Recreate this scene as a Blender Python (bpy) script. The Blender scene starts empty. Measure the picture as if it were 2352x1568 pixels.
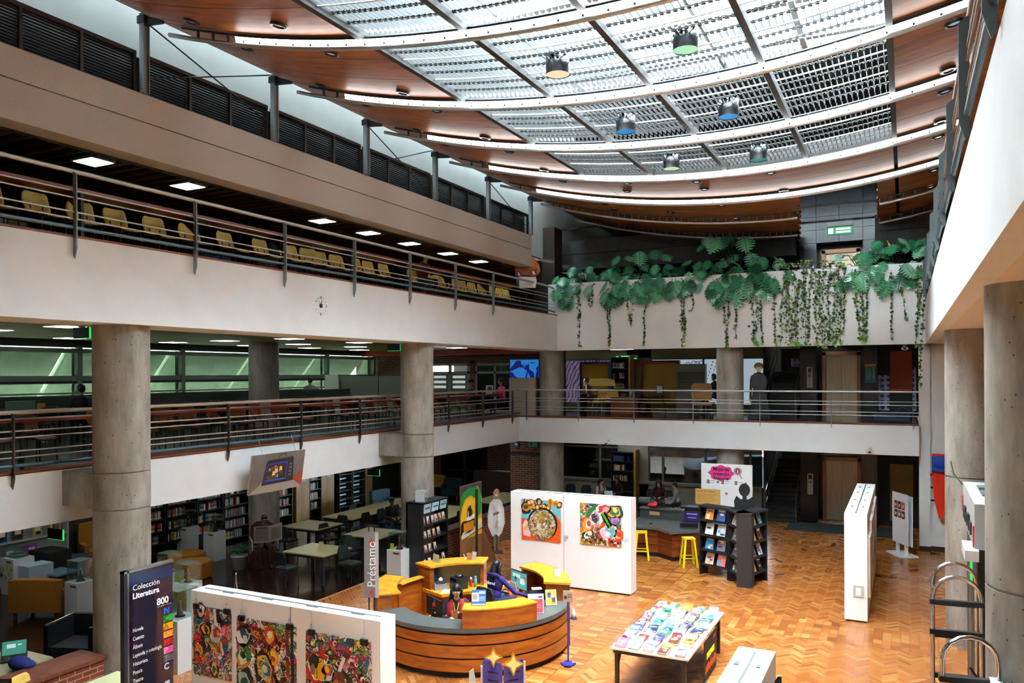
import bpy, math, random
from math import sin, cos, pi, radians as R, atan2, sqrt, hypot
from mathutils import Vector as V, Matrix
rnd = random.Random(7)
C = bpy.context.scene.collection
HE = 5.19                      # eye height above the hall floor
FP, YAW, HOR, ROLL = 1809.134, R(26.575), 858.49, R(.246)
SY, CY = sin(YAW), cos(YAW)
ZM, ZU = 3.69, 7.26            # mezzanine and upper floor levels
XU, XM, YB, XR = -10.92, -12.43, 25.4, .5   # balcony front planes: upper left, mezzanine left, back, right
def ray(u, v):
    a = u-1176; b = HOR-v
    A = a*cos(ROLL)+b*sin(ROLL); B = -a*sin(ROLL)+b*cos(ROLL)
    return (-SY+A/FP*CY, CY+A/FP*SY, B/FP)
def oz(u, v, z=0.):            # where a sight line meets a level / a plane
    d = ray(u, v); t = (z-HE)/d[2]; return V((d[0]*t, d[1]*t, z))
def oy(u, v, y):
    d = ray(u, v); t = y/d[1]; return V((d[0]*t, y, HE+d[2]*t))
def ox(u, v, x):
    d = ray(u, v); t = x/d[0]; return V((x, d[1]*t, HE+d[2]*t))
def lin(c): return c/12.92 if c <= .04045 else ((c+.055)/1.055)**2.4
def hx(h): return tuple(lin(int(h[i:i+2], 16)/255) for i in (0, 2, 4))
MC = {}
def mat(h, rough=.55, metal=0, noise=0, scale=6., emit=0, spec=.5, bump=0, alpha=1, trans=0, stretch=None, coat=0):
    key = (h, rough, metal, noise, scale, emit, spec, bump, alpha, trans, stretch, coat)
    if key in MC: return MC[key]
    m = bpy.data.materials.new('paint_'+h); m.use_nodes = True
    nt = m.node_tree; b = nt.nodes['Principled BSDF']; c = hx(h)
    b.inputs['Base Color'].default_value = (*c, 1); b.inputs['Roughness'].default_value = rough
    b.inputs['Metallic'].default_value = metal; b.inputs['Specular IOR Level'].default_value = spec
    b.inputs['Alpha'].default_value = alpha; b.inputs['Transmission Weight'].default_value = trans
    b.inputs['Coat Weight'].default_value = coat
    if emit:
        b.inputs['Emission Color'].default_value = (*c, 1); b.inputs['Emission Strength'].default_value = emit
    if noise or bump:
        tc = nt.nodes.new('ShaderNodeTexCoord'); mp = nt.nodes.new('ShaderNodeMapping')
        nt.links.new(tc.outputs['Object'], mp.inputs[0])
        if stretch: mp.inputs['Scale'].default_value = stretch
        n = nt.nodes.new('ShaderNodeTexNoise'); n.inputs['Scale'].default_value = scale; n.inputs['Detail'].default_value = 5
        nt.links.new(mp.outputs[0], n.inputs['Vector'])
        if noise:
            r = nt.nodes.new('ShaderNodeValToRGB'); r.color_ramp.elements[0].position = .3; r.color_ramp.elements[1].position = .7
            r.color_ramp.elements[0].color = (*[x*(1-noise) for x in c], 1); r.color_ramp.elements[1].color = (*[min(1, x*(1+noise*.6)) for x in c], 1)
            nt.links.new(n.outputs['Fac'], r.inputs[0]); nt.links.new(r.outputs[0], b.inputs['Base Color'])
        if bump:
            q = nt.nodes.new('ShaderNodeBump'); q.inputs['Strength'].default_value = bump; q.inputs['Distance'].default_value = .02
            nt.links.new(n.outputs['Fac'], q.inputs['Height']); nt.links.new(q.outputs[0], b.inputs['Normal'])
    MC[key] = m; return m
def vcol(rough=.5, name='printed_colours', spec=.5, tweak=0):     # material that reads the mesh's own colour layer
    k = ('vc', rough, spec, tweak)
    if k in MC: return MC[k]
    m = bpy.data.materials.new(name); m.use_nodes = True; nt = m.node_tree; b = nt.nodes['Principled BSDF']
    a = nt.nodes.new('ShaderNodeVertexColor'); a.layer_name = 'col'
    b.inputs['Roughness'].default_value = rough; b.inputs['Specular IOR Level'].default_value = spec
    if tweak:
        tc = nt.nodes.new('ShaderNodeTexCoord'); n = nt.nodes.new('ShaderNodeTexNoise'); n.inputs['Scale'].default_value = 30
        mx = nt.nodes.new('ShaderNodeMix'); mx.data_type = 'RGBA'; mx.blend_type = 'MULTIPLY'; mx.inputs[0].default_value = tweak
        nt.links.new(tc.outputs['Object'], n.inputs['Vector']); nt.links.new(a.outputs['Color'], mx.inputs[6]); nt.links.new(n.outputs['Color'], mx.inputs[7])
        nt.links.new(mx.outputs[2], b.inputs['Base Color'])
    else: nt.links.new(a.outputs['Color'], b.inputs['Base Color'])
    MC[k] = m; return m
class MB:
    def __init__(s): s.v = []; s.f = []; s.mi = []; s.sm = []; s.col = []; s.cur = 0; s.cc = None
    def add(s, vs, fs, smooth=False):
        o = len(s.v); s.v += [tuple(p) for p in vs]
        for f in fs: s.f.append([i+o for i in f]); s.mi.append(s.cur); s.sm.append(smooth); s.col.append(s.cc)
        return s
    def mt(s, i): s.cur = i; return s
    def c(s, h): s.cc = hx(h) if isinstance(h, str) else h; return s
    def box(s, x0, x1, y0, y1, z0, z1):
        vs = [(x, y, z) for z in (z0, z1) for y in (y0, y1) for x in (x0, x1)]
        return s.add(vs, [(0, 2, 3, 1), (4, 5, 7, 6), (0, 1, 5, 4), (2, 6, 7, 3), (0, 4, 6, 2), (1, 3, 7, 5)])
    def ob(s, c, size, rz=0, rx=0, ry=0):      # oriented box about its centre
        M = Matrix.Rotation(rz, 3, 'Z') @ Matrix.Rotation(ry, 3, 'Y') @ Matrix.Rotation(rx, 3, 'X'); c = V(c)
        vs = [c+M@V((size[0]*a/2, size[1]*b/2, size[2]*d/2)) for d in (-1, 1) for b in (-1, 1) for a in (-1, 1)]
        return s.add(vs, [(0, 2, 3, 1), (4, 5, 7, 6), (0, 1, 5, 4), (2, 6, 7, 3), (0, 4, 6, 2), (1, 3, 7, 5)])
    def tube(s, pts, r, n=8, cap=True, closed=False):
        pts = [V(p) for p in pts]; L = len(pts); vs = []; fs = []
        rs = r if isinstance(r, (list, tuple)) else [r]*L
        ref = None
        for i, p in enumerate(pts):
            a = pts[(i-1) % L] if (closed or i > 0) else p; b = pts[(i+1) % L] if (closed or i < L-1) else p
            d = (b-a).normalized()
            if ref is None:
                ref = V((0, 0, 1)) if abs(d.z) < .9 else V((1, 0, 0))
            x = d.cross(ref)
            if x.length < 1e-4: x = d.orthogonal()
            x.normalize(); y = x.cross(d).normalized(); ref = y
            for k in range(n): vs.append(p+(x*cos(2*pi*k/n)+y*sin(2*pi*k/n))*rs[i])
        for i in range(L if closed else L-1):
            j = (i+1) % L
            for k in range(n): fs.append((i*n+k, i*n+(k+1) % n, j*n+(k+1) % n, j*n+k))
        s.add(vs, fs, True)
        if cap and not closed:
            s.add(vs[:n], [tuple(range(n))[::-1]]); s.add(vs[-n:], [tuple(range(n))])
        return s
    def bar(s, a, b, w, h, up=(0, 0, 1)):       # rectangular bar from a to b
        a, b = V(a), V(b); d = (b-a).normalized(); u = V(up)
        x = d.cross(u)
        if x.length < 1e-4: x = d.cross(V((1, 0, 0)))
        x.normalize(); y = x.cross(d)
        vs = [p+x*(w/2*i)+y*(h/2*j) for p in (a, b) for i, j in ((-1, -1), (1, -1), (1, 1), (-1, 1))]
        return s.add(vs, [(3, 2, 1, 0), (4, 5, 6, 7), (0, 1, 5, 4), (1, 2, 6, 5), (2, 3, 7, 6), (3, 0, 4, 7)])
    def lathe(s, prof, n=24, c=(0, 0, 0), a0=0, a1=2*pi, smooth=True):
        full = abs(a1-a0-2*pi) < 1e-6; m = n if full else n+1; vs = []; fs = []
        for i in range(m):
            a = a0+(a1-a0)*i/n
            for r, z in prof: vs.append((c[0]+r*cos(a), c[1]+r*sin(a), c[2]+z))
        k = len(prof)
        for i in range(n):
            j = (i+1) % m
            for q in range(k-1): fs.append((i*k+q, j*k+q, j*k+q+1, i*k+q+1))
        return s.add(vs, fs, smooth)
    def arcbox(s, c, r0, r1, a0, a1, z0, z1, n=24):   # curved slab with closed ends
        s.lathe([(r0, z0), (r1, z0)], n, c, a0, a1, False); s.lathe([(r1, z0), (r1, z1)], n, c, a0, a1)
        s.lathe([(r1, z1), (r0, z1)], n, c, a0, a1, False); s.lathe([(r0, z1), (r0, z0)], n, c, a0, a1)
        for a in (a0, a1):
            s.add([(c[0]+r*cos(a), c[1]+r*sin(a), c[2]+z) for r, z in ((r0, z0), (r1, z0), (r1, z1), (r0, z1))], [(0, 1, 2, 3)])
        return s
    def ell(s, c, r, n=14, m=9, rot=None):
        c = V(c); vs = []; fs = []
        if not hasattr(r, '__len__'): r = (r, r, r)
        for i in range(m+1):
            t = pi*i/m
            for k in range(n):
                p = V((r[0]*sin(t)*cos(2*pi*k/n), r[1]*sin(t)*sin(2*pi*k/n), r[2]*cos(t)))
                vs.append(c+(rot@p if rot else p))
        for i in range(m):
            for k in range(n): fs.append((i*n+k, (i+1)*n+k, (i+1)*n+(k+1) % n, i*n+(k+1) % n))
        return s.add(vs, fs, True)
    def ext(s, poly, o, ax, ay, t):             # polygon in the plane (o, ax, ay), thickness t along ax x ay
        o, ax, ay = V(o), V(ax), V(ay); n = ax.cross(ay).normalized()*t; k = len(poly)
        vs = [o+ax*p[0]+ay*p[1] for p in poly]; vs += [p+n for p in vs]
        return s.add(vs, [tuple(range(k))[::-1], tuple(range(k, 2*k))]+[(i, (i+1) % k, (i+1) % k+k, i+k) for i in range(k)])
    def flat(s, poly, o, ax, ay):
        o, ax, ay = V(o), V(ax), V(ay)
        return s.add([o+ax*p[0]+ay*p[1] for p in poly], [tuple(range(len(poly)))])
    def out(s, name, mats, parent=None, loc=None, rz=0):
        me = bpy.data.meshes.new(name); me.from_pydata(s.v, [], s.f)
        if not isinstance(mats, (list, tuple)): mats = [mats]
        for m in mats: me.materials.append(m)
        me.polygons.foreach_set('material_index', s.mi); me.polygons.foreach_set('use_smooth', s.sm)
        if any(c is not None for c in s.col):
            at = me.color_attributes.new('col', 'FLOAT_COLOR', 'CORNER'); d = []
            for f, c in zip(s.f, s.col): d += [*(c or (1, 1, 1)), 1]*len(f)
            at.data.foreach_set('color', d)
        me.update()
        return link(name, me, parent, loc, rz)
def link(name, me, parent=None, loc=None, rz=0):
    o = bpy.data.objects.new(name, me); C.objects.link(o); o.parent = parent
    if loc is not None: o.location = loc
    if rz: o.rotation_euler.z = rz
    return o
def tag(o, label, cat, group=None, kind=None):
    o['label'] = label; o['category'] = cat
    if group: o['group'] = group
    if kind: o['kind'] = kind
    return o
def E(name, label, cat, loc=(0, 0, 0), rz=0, group=None):
    return tag(link(name, None, None, loc, rz), label, cat, group)
def ST(o): o['kind'] = 'structure'; return o
def kids(o): return [c for c in C.objects if c.parent == o]
TREE = {}
def dup(root, loc, rz, label, group=None, children=None):
    ch = children if children is not None else TREE.setdefault(root.name, [(c, kids(c)) for c in kids(root)])
    r = root.copy(); C.objects.link(r); r.location = loc; r.rotation_euler = (0, 0, rz); r['label'] = label
    if group: r['group'] = group
    for c, g in ch:
        d = c.copy(); C.objects.link(d); d.parent = r
        for k in g:
            e = k.copy(); C.objects.link(e); e.parent = d
    return r
def text(body, size, parent, loc, ax, ay, m, name='lettering', depth=.004, align='LEFT', bold=0, sx=1):
    cu = bpy.data.curves.new(name, 'FONT'); cu.body = body; cu.size = size; cu.extrude = depth; cu.align_x = align; cu.offset = bold; cu.resolution_u = 4
    tmp = bpy.data.objects.new('tmp', cu); me = bpy.data.meshes.new_from_object(tmp); me.name = name; bpy.data.objects.remove(tmp); bpy.data.curves.remove(cu)
    me.materials.clear(); me.materials.append(m); o = bpy.data.objects.new(name, me); C.objects.link(o)
    x = V(ax).normalized(); y = V(ay).normalized(); z = x.cross(y)
    M = Matrix((x*sx, y, z)).transposed().to_4x4(); M.translation = V(loc)
    o.parent = parent
    o.matrix_local = M
    return o
def ordin(i): return ['first', 'second', 'third', 'fourth', 'fifth', 'sixth', 'seventh', 'eighth', 'ninth', 'tenth', 'eleventh', 'twelfth', 'thirteenth', 'fourteenth', 'fifteenth', 'sixteenth', 'seventeenth', 'eighteenth', 'nineteenth', 'twentieth', 'twenty-first', 'twenty-second', 'twenty-third', 'twenty-fourth', 'twenty-fifth', 'twenty-sixth', 'twenty-seventh', 'twenty-eighth', 'twenty-ninth', 'thirtieth'][i]
# ------------------------------------------------------------ camera, sky
cam = bpy.data.cameras.new('camera'); camo = bpy.data.objects.new('camera', cam); C.objects.link(camo)
rt = V((CY, SY, 0)); up = V((0, 0, 1)); fw = V((-SY, CY, 0))
r2 = rt*cos(ROLL)-up*sin(ROLL); u2 = rt*sin(ROLL)+up*cos(ROLL)
M = Matrix((r2, u2, -fw)).transposed().to_4x4(); M.translation = V((0, 0, HE)); camo.matrix_world = M
cam.sensor_width = 36; cam.lens = FP/2352*36; cam.shift_y = (HOR-784)/2352; cam.clip_start = .05; cam.clip_end = 200
sc = bpy.context.scene; sc.camera = camo
w = bpy.data.worlds.new('sky'); sc.world = w; w.use_nodes = True
bg = w.node_tree.nodes['Background']; bg.inputs[0].default_value = (.80, .93, 1, 1); bg.inputs[1].default_value = 105
sc.view_settings.view_transform = 'Standard'; sc.view_settings.look = 'None'; sc.view_settings.exposure = 0; sc.view_settings.gamma = 1
sc.cycles.use_denoising = True; sc.cycles.max_bounces = 8; sc.cycles.diffuse_bounces = 5; sc.cycles.glossy_bounces = 3; sc.cycles.transparent_max_bounces = 10
sc.cycles.sample_clamp_indirect = 40; sc.cycles.caustics_reflective = False; sc.cycles.caustics_refractive = False
# ------------------------------------------------------------ materials
def brick(h1, h2, hm, sc_=1, name='brick'):
    k = ('br', h1, h2, sc_)
    if k in MC: return MC[k]
    m = bpy.data.materials.new(name); m.use_nodes = True; nt = m.node_tree; b = nt.nodes['Principled BSDF']
    tc = nt.nodes.new('ShaderNodeTexCoord'); sp = nt.nodes.new('ShaderNodeSeparateXYZ'); ad = nt.nodes.new('ShaderNodeMath'); cb = nt.nodes.new('ShaderNodeCombineXYZ')
    nt.links.new(tc.outputs['Object'], sp.inputs[0]); nt.links.new(sp.outputs[0], ad.inputs[0]); nt.links.new(sp.outputs[1], ad.inputs[1])
    nt.links.new(ad.outputs[0], cb.inputs[0]); nt.links.new(sp.outputs[2], cb.inputs[1])
    t = nt.nodes.new('ShaderNodeTexBrick'); t.inputs['Scale'].default_value = 1
    t.inputs['Brick Width'].default_value = .26*sc_; t.inputs['Row Height'].default_value = .085*sc_; t.inputs['Mortar Size'].default_value = .008
    t.inputs['Color1'].default_value = (*hx(h1), 1); t.inputs['Color2'].default_value = (*hx(h2), 1); t.inputs['Mortar'].default_value = (*hx(hm), 1)
    nt.links.new(cb.outputs[0], t.inputs['Vector']); nt.links.new(t.outputs['Color'], b.inputs['Base Color']); b.inputs['Roughness'].default_value = .8
    MC[k] = m; return m
def wood(h1, h2, rough=.4, scale=1., axis=(1, 12, 12), name='wood', spec=.5):
    k = ('wd', h1, h2, rough, scale, axis)
    if k in MC: return MC[k]
    m = bpy.data.materials.new(name); m.use_nodes = True; nt = m.node_tree; b = nt.nodes['Principled BSDF']
    tc = nt.nodes.new('ShaderNodeTexCoord'); mp = nt.nodes.new('ShaderNodeMapping'); mp.inputs['Scale'].default_value = axis
    n = nt.nodes.new('ShaderNodeTexNoise'); n.inputs['Scale'].default_value = scale; n.inputs['Detail'].default_value = 8; n.inputs['Distortion'].default_value = .6
    r = nt.nodes.new('ShaderNodeValToRGB'); r.color_ramp.elements[0].position = .32; r.color_ramp.elements[1].position = .68
    r.color_ramp.elements[0].color = (*hx(h1), 1); r.color_ramp.elements[1].color = (*hx(h2), 1)
    nt.links.new(tc.outputs['Object'], mp.inputs[0]); nt.links.new(mp.outputs[0], n.inputs[0]); nt.links.new(n.outputs[0], r.inputs[0]); nt.links.new(r.outputs[0], b.inputs['Base Color'])
    b.inputs['Roughness'].default_value = rough; b.inputs['Specular IOR Level'].default_value = spec
    MC[k] = m; return m
def concrete():
    if 'conc' in MC: return MC['conc']
    m = bpy.data.materials.new('cast_concrete'); m.use_nodes = True; nt = m.node_tree; b = nt.nodes['Principled BSDF']
    tc = nt.nodes.new('ShaderNodeTexCoord'); mp = nt.nodes.new('ShaderNodeMapping'); mp.inputs['Scale'].default_value = (1, 1, .25)
    n = nt.nodes.new('ShaderNodeTexNoise'); n.inputs['Scale'].default_value = 3.2; n.inputs['Detail'].default_value = 9; n.inputs['Roughness'].default_value = .68
    r = nt.nodes.new('ShaderNodeValToRGB'); e = r.color_ramp.elements; e[0].position = .25; e[0].color = (*hx('5F5850'), 1); e[1].position = .75; e[1].color = (*hx('B4ADA2'), 1)
    x = e.new(.5); x.color = (*hx('948D82'), 1)
    vo = nt.nodes.new('ShaderNodeTexVoronoi'); vo.inputs['Scale'].default_value = 9
    lt = nt.nodes.new('ShaderNodeMath'); lt.operation = 'LESS_THAN'; lt.inputs[1].default_value = .09
    mx = nt.nodes.new('ShaderNodeMix'); mx.data_type = 'RGBA'; mx.inputs[7].default_value = (*hx('4A443C'), 1)
    L = nt.links.new
    L(tc.outputs['Object'], mp.inputs[0]); L(mp.outputs[0], n.inputs[0]); L(n.outputs[0], r.inputs[0]); L(tc.outputs['Object'], vo.inputs['Vector']); L(vo.outputs['Distance'], lt.inputs[0])
    L(lt.outputs[0], mx.inputs[0]); L(r.outputs[0], mx.inputs[6]); L(mx.outputs[2], b.inputs['Base Color']); b.inputs['Roughness'].default_value = .75
    q = nt.nodes.new('ShaderNodeBump'); q.inputs['Strength'].default_value = .25; L(n.outputs[0], q.inputs['Height']); L(q.outputs[0], b.inputs['Normal'])
    MC['conc'] = m; return m
WHITE = mat('DFE4E4', .75, noise=.04, scale=2.5, bump=.05)
SOFF = mat('D8D2C8', .8)
TAN = mat('B6B1AA', .85, noise=.08, scale=40)
CONC = concrete()
METAL = mat('BCC2C6', .35, .35); POSTM = mat('7E898D', .5, .2); DARKM = mat('2B2B2D', .5, .3); CHROME = mat('D9D5CF', .12, 1)
CEILW = wood('6E3C10', 'A0601F', .5, .5, (2, 14, 6), 'ceiling_veneer', .3)
BLACK = mat('0E0E0F', .5); GRANITE = mat('121214', .2, noise=.5, scale=60); STEEL = mat('A08F7A', .35, .8, noise=.15, scale=3, stretch=(8, 8, .5))
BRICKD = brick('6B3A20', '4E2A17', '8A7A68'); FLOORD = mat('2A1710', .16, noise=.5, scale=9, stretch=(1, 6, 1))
WSLAT = mat('7A6320', .5); DARKV = mat('15120E', .9)
GLASS = bpy.data.materials.new('clear_pane'); GLASS.use_nodes = True
def _glass(m, tint, fac):
    nt = m.node_tree; nt.nodes.clear(); o = nt.nodes.new('ShaderNodeOutputMaterial'); t = nt.nodes.new('ShaderNodeBsdfTransparent'); g = nt.nodes.new('ShaderNodeBsdfGlossy'); x = nt.nodes.new('ShaderNodeMixShader')
    t.inputs[0].default_value = (*tint, 1); g.inputs['Roughness'].default_value = .05; x.inputs[0].default_value = fac
    nt.links.new(t.outputs[0], x.inputs[1]); nt.links.new(g.outputs[0], x.inputs[2]); nt.links.new(x.outputs[0], o.inputs[0])
_glass(GLASS, (.9, .95, .93), .07)
SMOKE = bpy.data.materials.new('tinted_pane'); SMOKE.use_nodes = True; _glass(SMOKE, (.11, .12, .125), .05)
ACRYL = bpy.data.materials.new('acrylic'); ACRYL.use_nodes = True; _glass(ACRYL, (.88, .95, .93), .12)
# ------------------------------------------------------------ hall floor: herringbone brick with straight courses
def fcol():
    b = rnd.choice(['C27636', 'B76A2E', 'C97F3E', 'B0622A', 'CE8846', 'BC7032', 'A95C28', 'C47838'])
    k = rnd.random()
    if k < .004: b = '8A5A36'
    elif k < .035: b = '9A5226'
    elif k < .1: b = 'D89A5A'
    return hx(b)
mb = MB(); W_, N_ = .078, 4; G = .004
def inzone(x, y):    # herringbone everywhere but in the straight bands
    if not (-12.1 < x < 9 and 8.5 < y < 31): return False
    for a, b in ((16.5, 17.45), (22.12, 22.18), (25.5, 25.6)):
        if a < y < b: return False
    return not (-6.3 < x < -5.3)
s2 = sqrt(.5)
def tile(i0, j0, i1, j1):
    c = ((i0+i1)/2*W_, (j0+j1)/2*W_); X = (c[0]-c[1])*s2-3; Y = (c[0]+c[1])*s2+17
    if not inzone(X, Y): return
    q = [(i0*W_+G, j0*W_+G), (i1*W_-G, j0*W_+G), (i1*W_-G, j1*W_-G), (i0*W_+G, j1*W_-G)]
    mb.c(fcol()); mb.add([((a-b)*s2-3, (a+b)*s2+17, 0) for a, b in q], [(0, 1, 2, 3)])
NN = 190
for j in range(-NN, NN):
    for i in range(-NN, NN):
        d = (i-j) % (2*N_)
        if d == 0: tile(i, j, i+N_, j+1)
        elif d == 2*N_-1: tile(i, j, i+1, j+N_)
def band(x0, x1, y0, y1, tw, th, off=0):
    ny = max(1, round((y1-y0)/th)); th = (y1-y0)/ny; nx = max(1, round((x1-x0)/tw)); tw = (x1-x0)/nx
    for a in range(ny):
        for b in range(nx):
            X = x0+b*tw+(off*tw if a % 2 else 0); Yy = y0+a*th
            mb.c(fcol()); mb.add([(X+G, Yy+G, .003), (X+tw-G, Yy+G, .003), (X+tw-G, Yy+th-G, .003), (X+G, Yy+th-G, .003)], [(0, 1, 2, 3)])
band(-12.1, 9, 16.35, 17.6, .16, .24); band(-12.1, -6.45, 22, 22.3, .12, .3); band(-5.15, 9, 22, 22.3, .12, .3); band(-5.15, 9, 25.35, 25.75, .12, .4)
for k in range(4): band(-6.45+k*.325, -6.45+(k+1)*.325-.01, 8.5, 16.35, .325, .09); band(-6.45+k*.325, -6.45+(k+1)*.325-.01, 17.6, 31, .325, .09)
mb.c('8A5A34')
for q in ((-12.1, 9, 16.35, 17.6), (-12.1, -6.45, 22, 22.3), (-5.15, 9, 22, 22.3), (-5.15, 9, 25.35, 25.75), (-6.45, -5.15, 8.5, 31)): mb.add([(q[0], q[2], .0015), (q[1], q[2], .0015), (q[1], q[3], .0015), (q[0], q[3], .0015)], [(0, 1, 2, 3)])
fm = vcol(.22, 'fired_brick', .5, .35)
fl = mb.out('floor', fm); ST(fl)
ST(MB().box(-12.15, 9, -7, 8.5, -.3, .001).box(-12.15, 9, 8.5, 31.05, -.3, -.004).out('floor_bed', mat('B87A44', .5)))
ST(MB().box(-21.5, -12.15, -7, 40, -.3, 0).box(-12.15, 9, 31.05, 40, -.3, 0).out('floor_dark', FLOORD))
# ------------------------------------------------------------ balconies (slabs and white fronts)
def solid(name, m, *bs):
    b = MB()
    for q in bs: b.box(*q)
    return ST(b.out(name, m))
solid('wall_left_upper_front', WHITE, (-11.95, XU, -7, YB+.3, 6.0, ZU-.04))
solid('floor_left_upper', mat('3A2A20', .5), (-21, XU-.02, -7, 34, ZU-.04, ZU))
solid('ceiling_left_mezzanine_slab', DARKV, (-21, -11.95, -7, 34, 6.3, ZU-.04))
solid('wall_left_mezzanine_front', WHITE, (XM-.25, XM, -7, YB, 2.78, ZM-.04))
solid('floor_left_mezzanine', mat('1F1712', .25), (-21, XM+.01, -7, YB+.02, ZM-.04, ZM))
solid('ceiling_left_hall', mat('8A8478', .8), (-21, XM-.25, -7, 34, 2.85, ZM-.04))
solid('wall_back_mezzanine_front', WHITE, (XM, .33, YB, YB+.25, 2.78, ZM-.04))
solid('floor_back_mezzanine', mat('1A120E', .2), (-21, .33, YB-.01, 31.5, ZM-.04, ZM), (-4.6, .33, 31.5, 34, ZM-.04, ZM))
solid('ceiling_back_hall', mat('8A8478', .8), (XM, .33, YB+.25, 31.5, 2.85, ZM-.04), (-4.6, .33, 31.5, 34, 2.85, ZM-.04))
solid('wall_back_planter_front', WHITE, (XU-.35, .5, YB, YB+.2, 6.0, 8.33))
solid('floor_back_upper', mat('2A211B', .5), (-21, .5, YB+.2, 34, 6.3, ZU))
solid('wall_planter_rear', CONC, (XU-.35, .5, YB+.85, YB+1.0, ZU, 8.2))
solid('floor_planter_soil', mat('2B1D12', .9, noise=.4, scale=20), (XU-.35, .5, YB+.2, YB+.85, 7.8, 8.1))
solid('ceiling_back_mezzanine', mat('8C8468', .8), (-12.7, .5, YB+.2, 34, 6.15, 6.3))
solid('trim_1', mat('7A3A16', .5), (XU-.5, XU+.005, -7, YB, ZU-.04, ZU-.005), (XM-.4, XM+.012, -7, YB, ZM-.03, ZM+.004), (XM, .33, YB-.012, YB+.3, ZM-.03, ZM+.004))
solid('wall_right_upper_front', WHITE, (XR, XR+.22, -7, 26.0, 6.0, ZU-.04))
solid('ceiling_right_hall', mat('DCD3C6', .8), (XR+.22, 8.8, -7, 26.0, 6.0, 6.2))
solid('floor_right_upper', mat('B9A58E', .5), (XR+.22, 8.8, -7, 34, ZU-.2, ZU-.04))
solid('wall_right_return', WHITE, (.33, .62, 25.75, 26.3, 0.15, 6.02), (.62, 9, 25.85, 26.3, 0.15, 6.02), (.5, .72, 25.4, 26.3, 6, ZU-.04))
ST(MB().box(.325, .62, 25.735, 26.3, 0, .15).box(.62, 9, 25.835, 26.3, 0, .15).out('baseboard_right', mat('2A1710', .5)))
solid('wall_right', mat('C9C2B6', .8), (8.8, 9.1, -7, 40, 0, 12))
solid('wall_right_upper_rear', mat('DDD8CF', .8), (6.2, 6.4, -7, 34, ZU, 11.6))
solid('wall_front', mat('CFC8BC', .8), (-21.5, 9.1, -7.3, -7, -.3, 13))
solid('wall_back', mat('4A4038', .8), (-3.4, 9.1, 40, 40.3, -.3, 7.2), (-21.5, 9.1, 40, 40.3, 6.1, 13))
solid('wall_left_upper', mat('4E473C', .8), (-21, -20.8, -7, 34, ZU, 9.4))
# ------------------------------------------------------------ upper left: beam, louvre screen wall, roof edge
solid('wall_left_clerestory_beam', TAN, (-11.35, -10.94, -7, 23.35, 9.27, 9.71), (-11.35, -10.95, -7, 23.35, 8.70, 9.255))
solid('ceiling_left_upper_edge', mat('5B5A55', .8), (-12.0, -11.35, -7, 23.35, 8.85, 9.05))
solid('ceiling_left_upper', DARKV, (-21, -12, -7, 34, 9.12, 9.3))
solid('wall_left_clerestory', mat('C9CFCD', .8, noise=.06, scale=2), (-11.75, -11.6, -7, 36, 9.3, 12.2))
ZC0, XC0 = 9.70, -3.3
def zc(x): return ZC0+(.0217 if x < XC0 else .026)*(x-XC0)**2
def sheet(name, m, x0, x1, y0, y1, dz=.06, th=.06, n=14):
    b = MB(); xs = [x0+(x1-x0)*i/n for i in range(n+1)]
    lo = [(x, zc(x)+dz) for x in xs]; pr = lo+[(x, z+th) for x, z in lo[::-1]]
    k = len(pr); vs = [(x, y0, z) for x, z in pr]+[(x, y1, z) for x, z in pr]; fs = []
    for i in range(k): fs.append((i, (i+1) % k, (i+1) % k+k, i+k))
    for i in range(n): fs.append((i, k-1-i, k-2-i, i+1)); fs.append((i+k, i+1+k, k-2-i+k, k-1-i+k))
    b.add(vs, fs); return ST(b.out(name, m))
XK0, XK1, YK0, YK1 = -6.95, -.2, -2.5, 17.85
AR = [9.12+2.907*i for i in range(-4, 9)]
YE = 33.
def notched(name, m, x0, x1, y0, y1, n=4):
    # ceiling panel trimmed round the lift tower
    cl = lambda y: -2.38-(y-21)*.115; cr = lambda y: -.6-(y-21)*.031
    ym = (y0+y1)/2
    if y1 < 21: return sheet(name, m, x0, x1, y0, y1, n=n)
    L_, R_ = cl(ym), cr(ym)
    if x1 <= L_ or x0 >= R_: return sheet(name, m, x0, x1, y0, y1, n=n)
    if x0 < L_: sheet(name, m, x0, L_, y0, y1, n=n)
    if x1 > R_: sheet(name, m, R_, x1, y0, y1, n=n)
def panels(name, x0, x1, ys, n):
    for a, b in zip(ys[:-1], ys[1:]): notched(name, CEILW, x0, x1, a+.008, b-.008, n=n)
ysl = [-7]+[AR[0]+.969*i for i in range(0, 60) if -7 < AR[0]+.969*i < YE]+[YE]
panels('ceiling_wood_left', -11.05, XK0-.05, ysl, 8)
panels('ceiling_wood_right', XK1+.05, 8.8, ysl, 8)
ysb = [YK1+.03+.969*i for i in range(0, 16) if YK1+.03+.969*i < YE]+[YE]
for i in range(4): panels('ceiling_wood_back', XK0-.05+1.69*i+.01, XK0-.05+1.69*(i+1)+.02-.01, ysb, 4)
sheet('ceiling_wood_front', CEILW, XK0, XK1, -7, YK0)
sheet('ceiling_over', DARKV, -11.0, XK0-.3, -7, YE, .16, .04); sheet('ceiling_over', DARKV, XK1+.3, 8.8, -7, YE, .16, .04); sheet('ceiling_over', DARKV, XK0-.3, -3.4, YK1+.3, YE, .16, .04); sheet('ceiling_over', DARKV, -3.4, XK1+.3, YK1+.3, 20.9, .16, .04)
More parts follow.
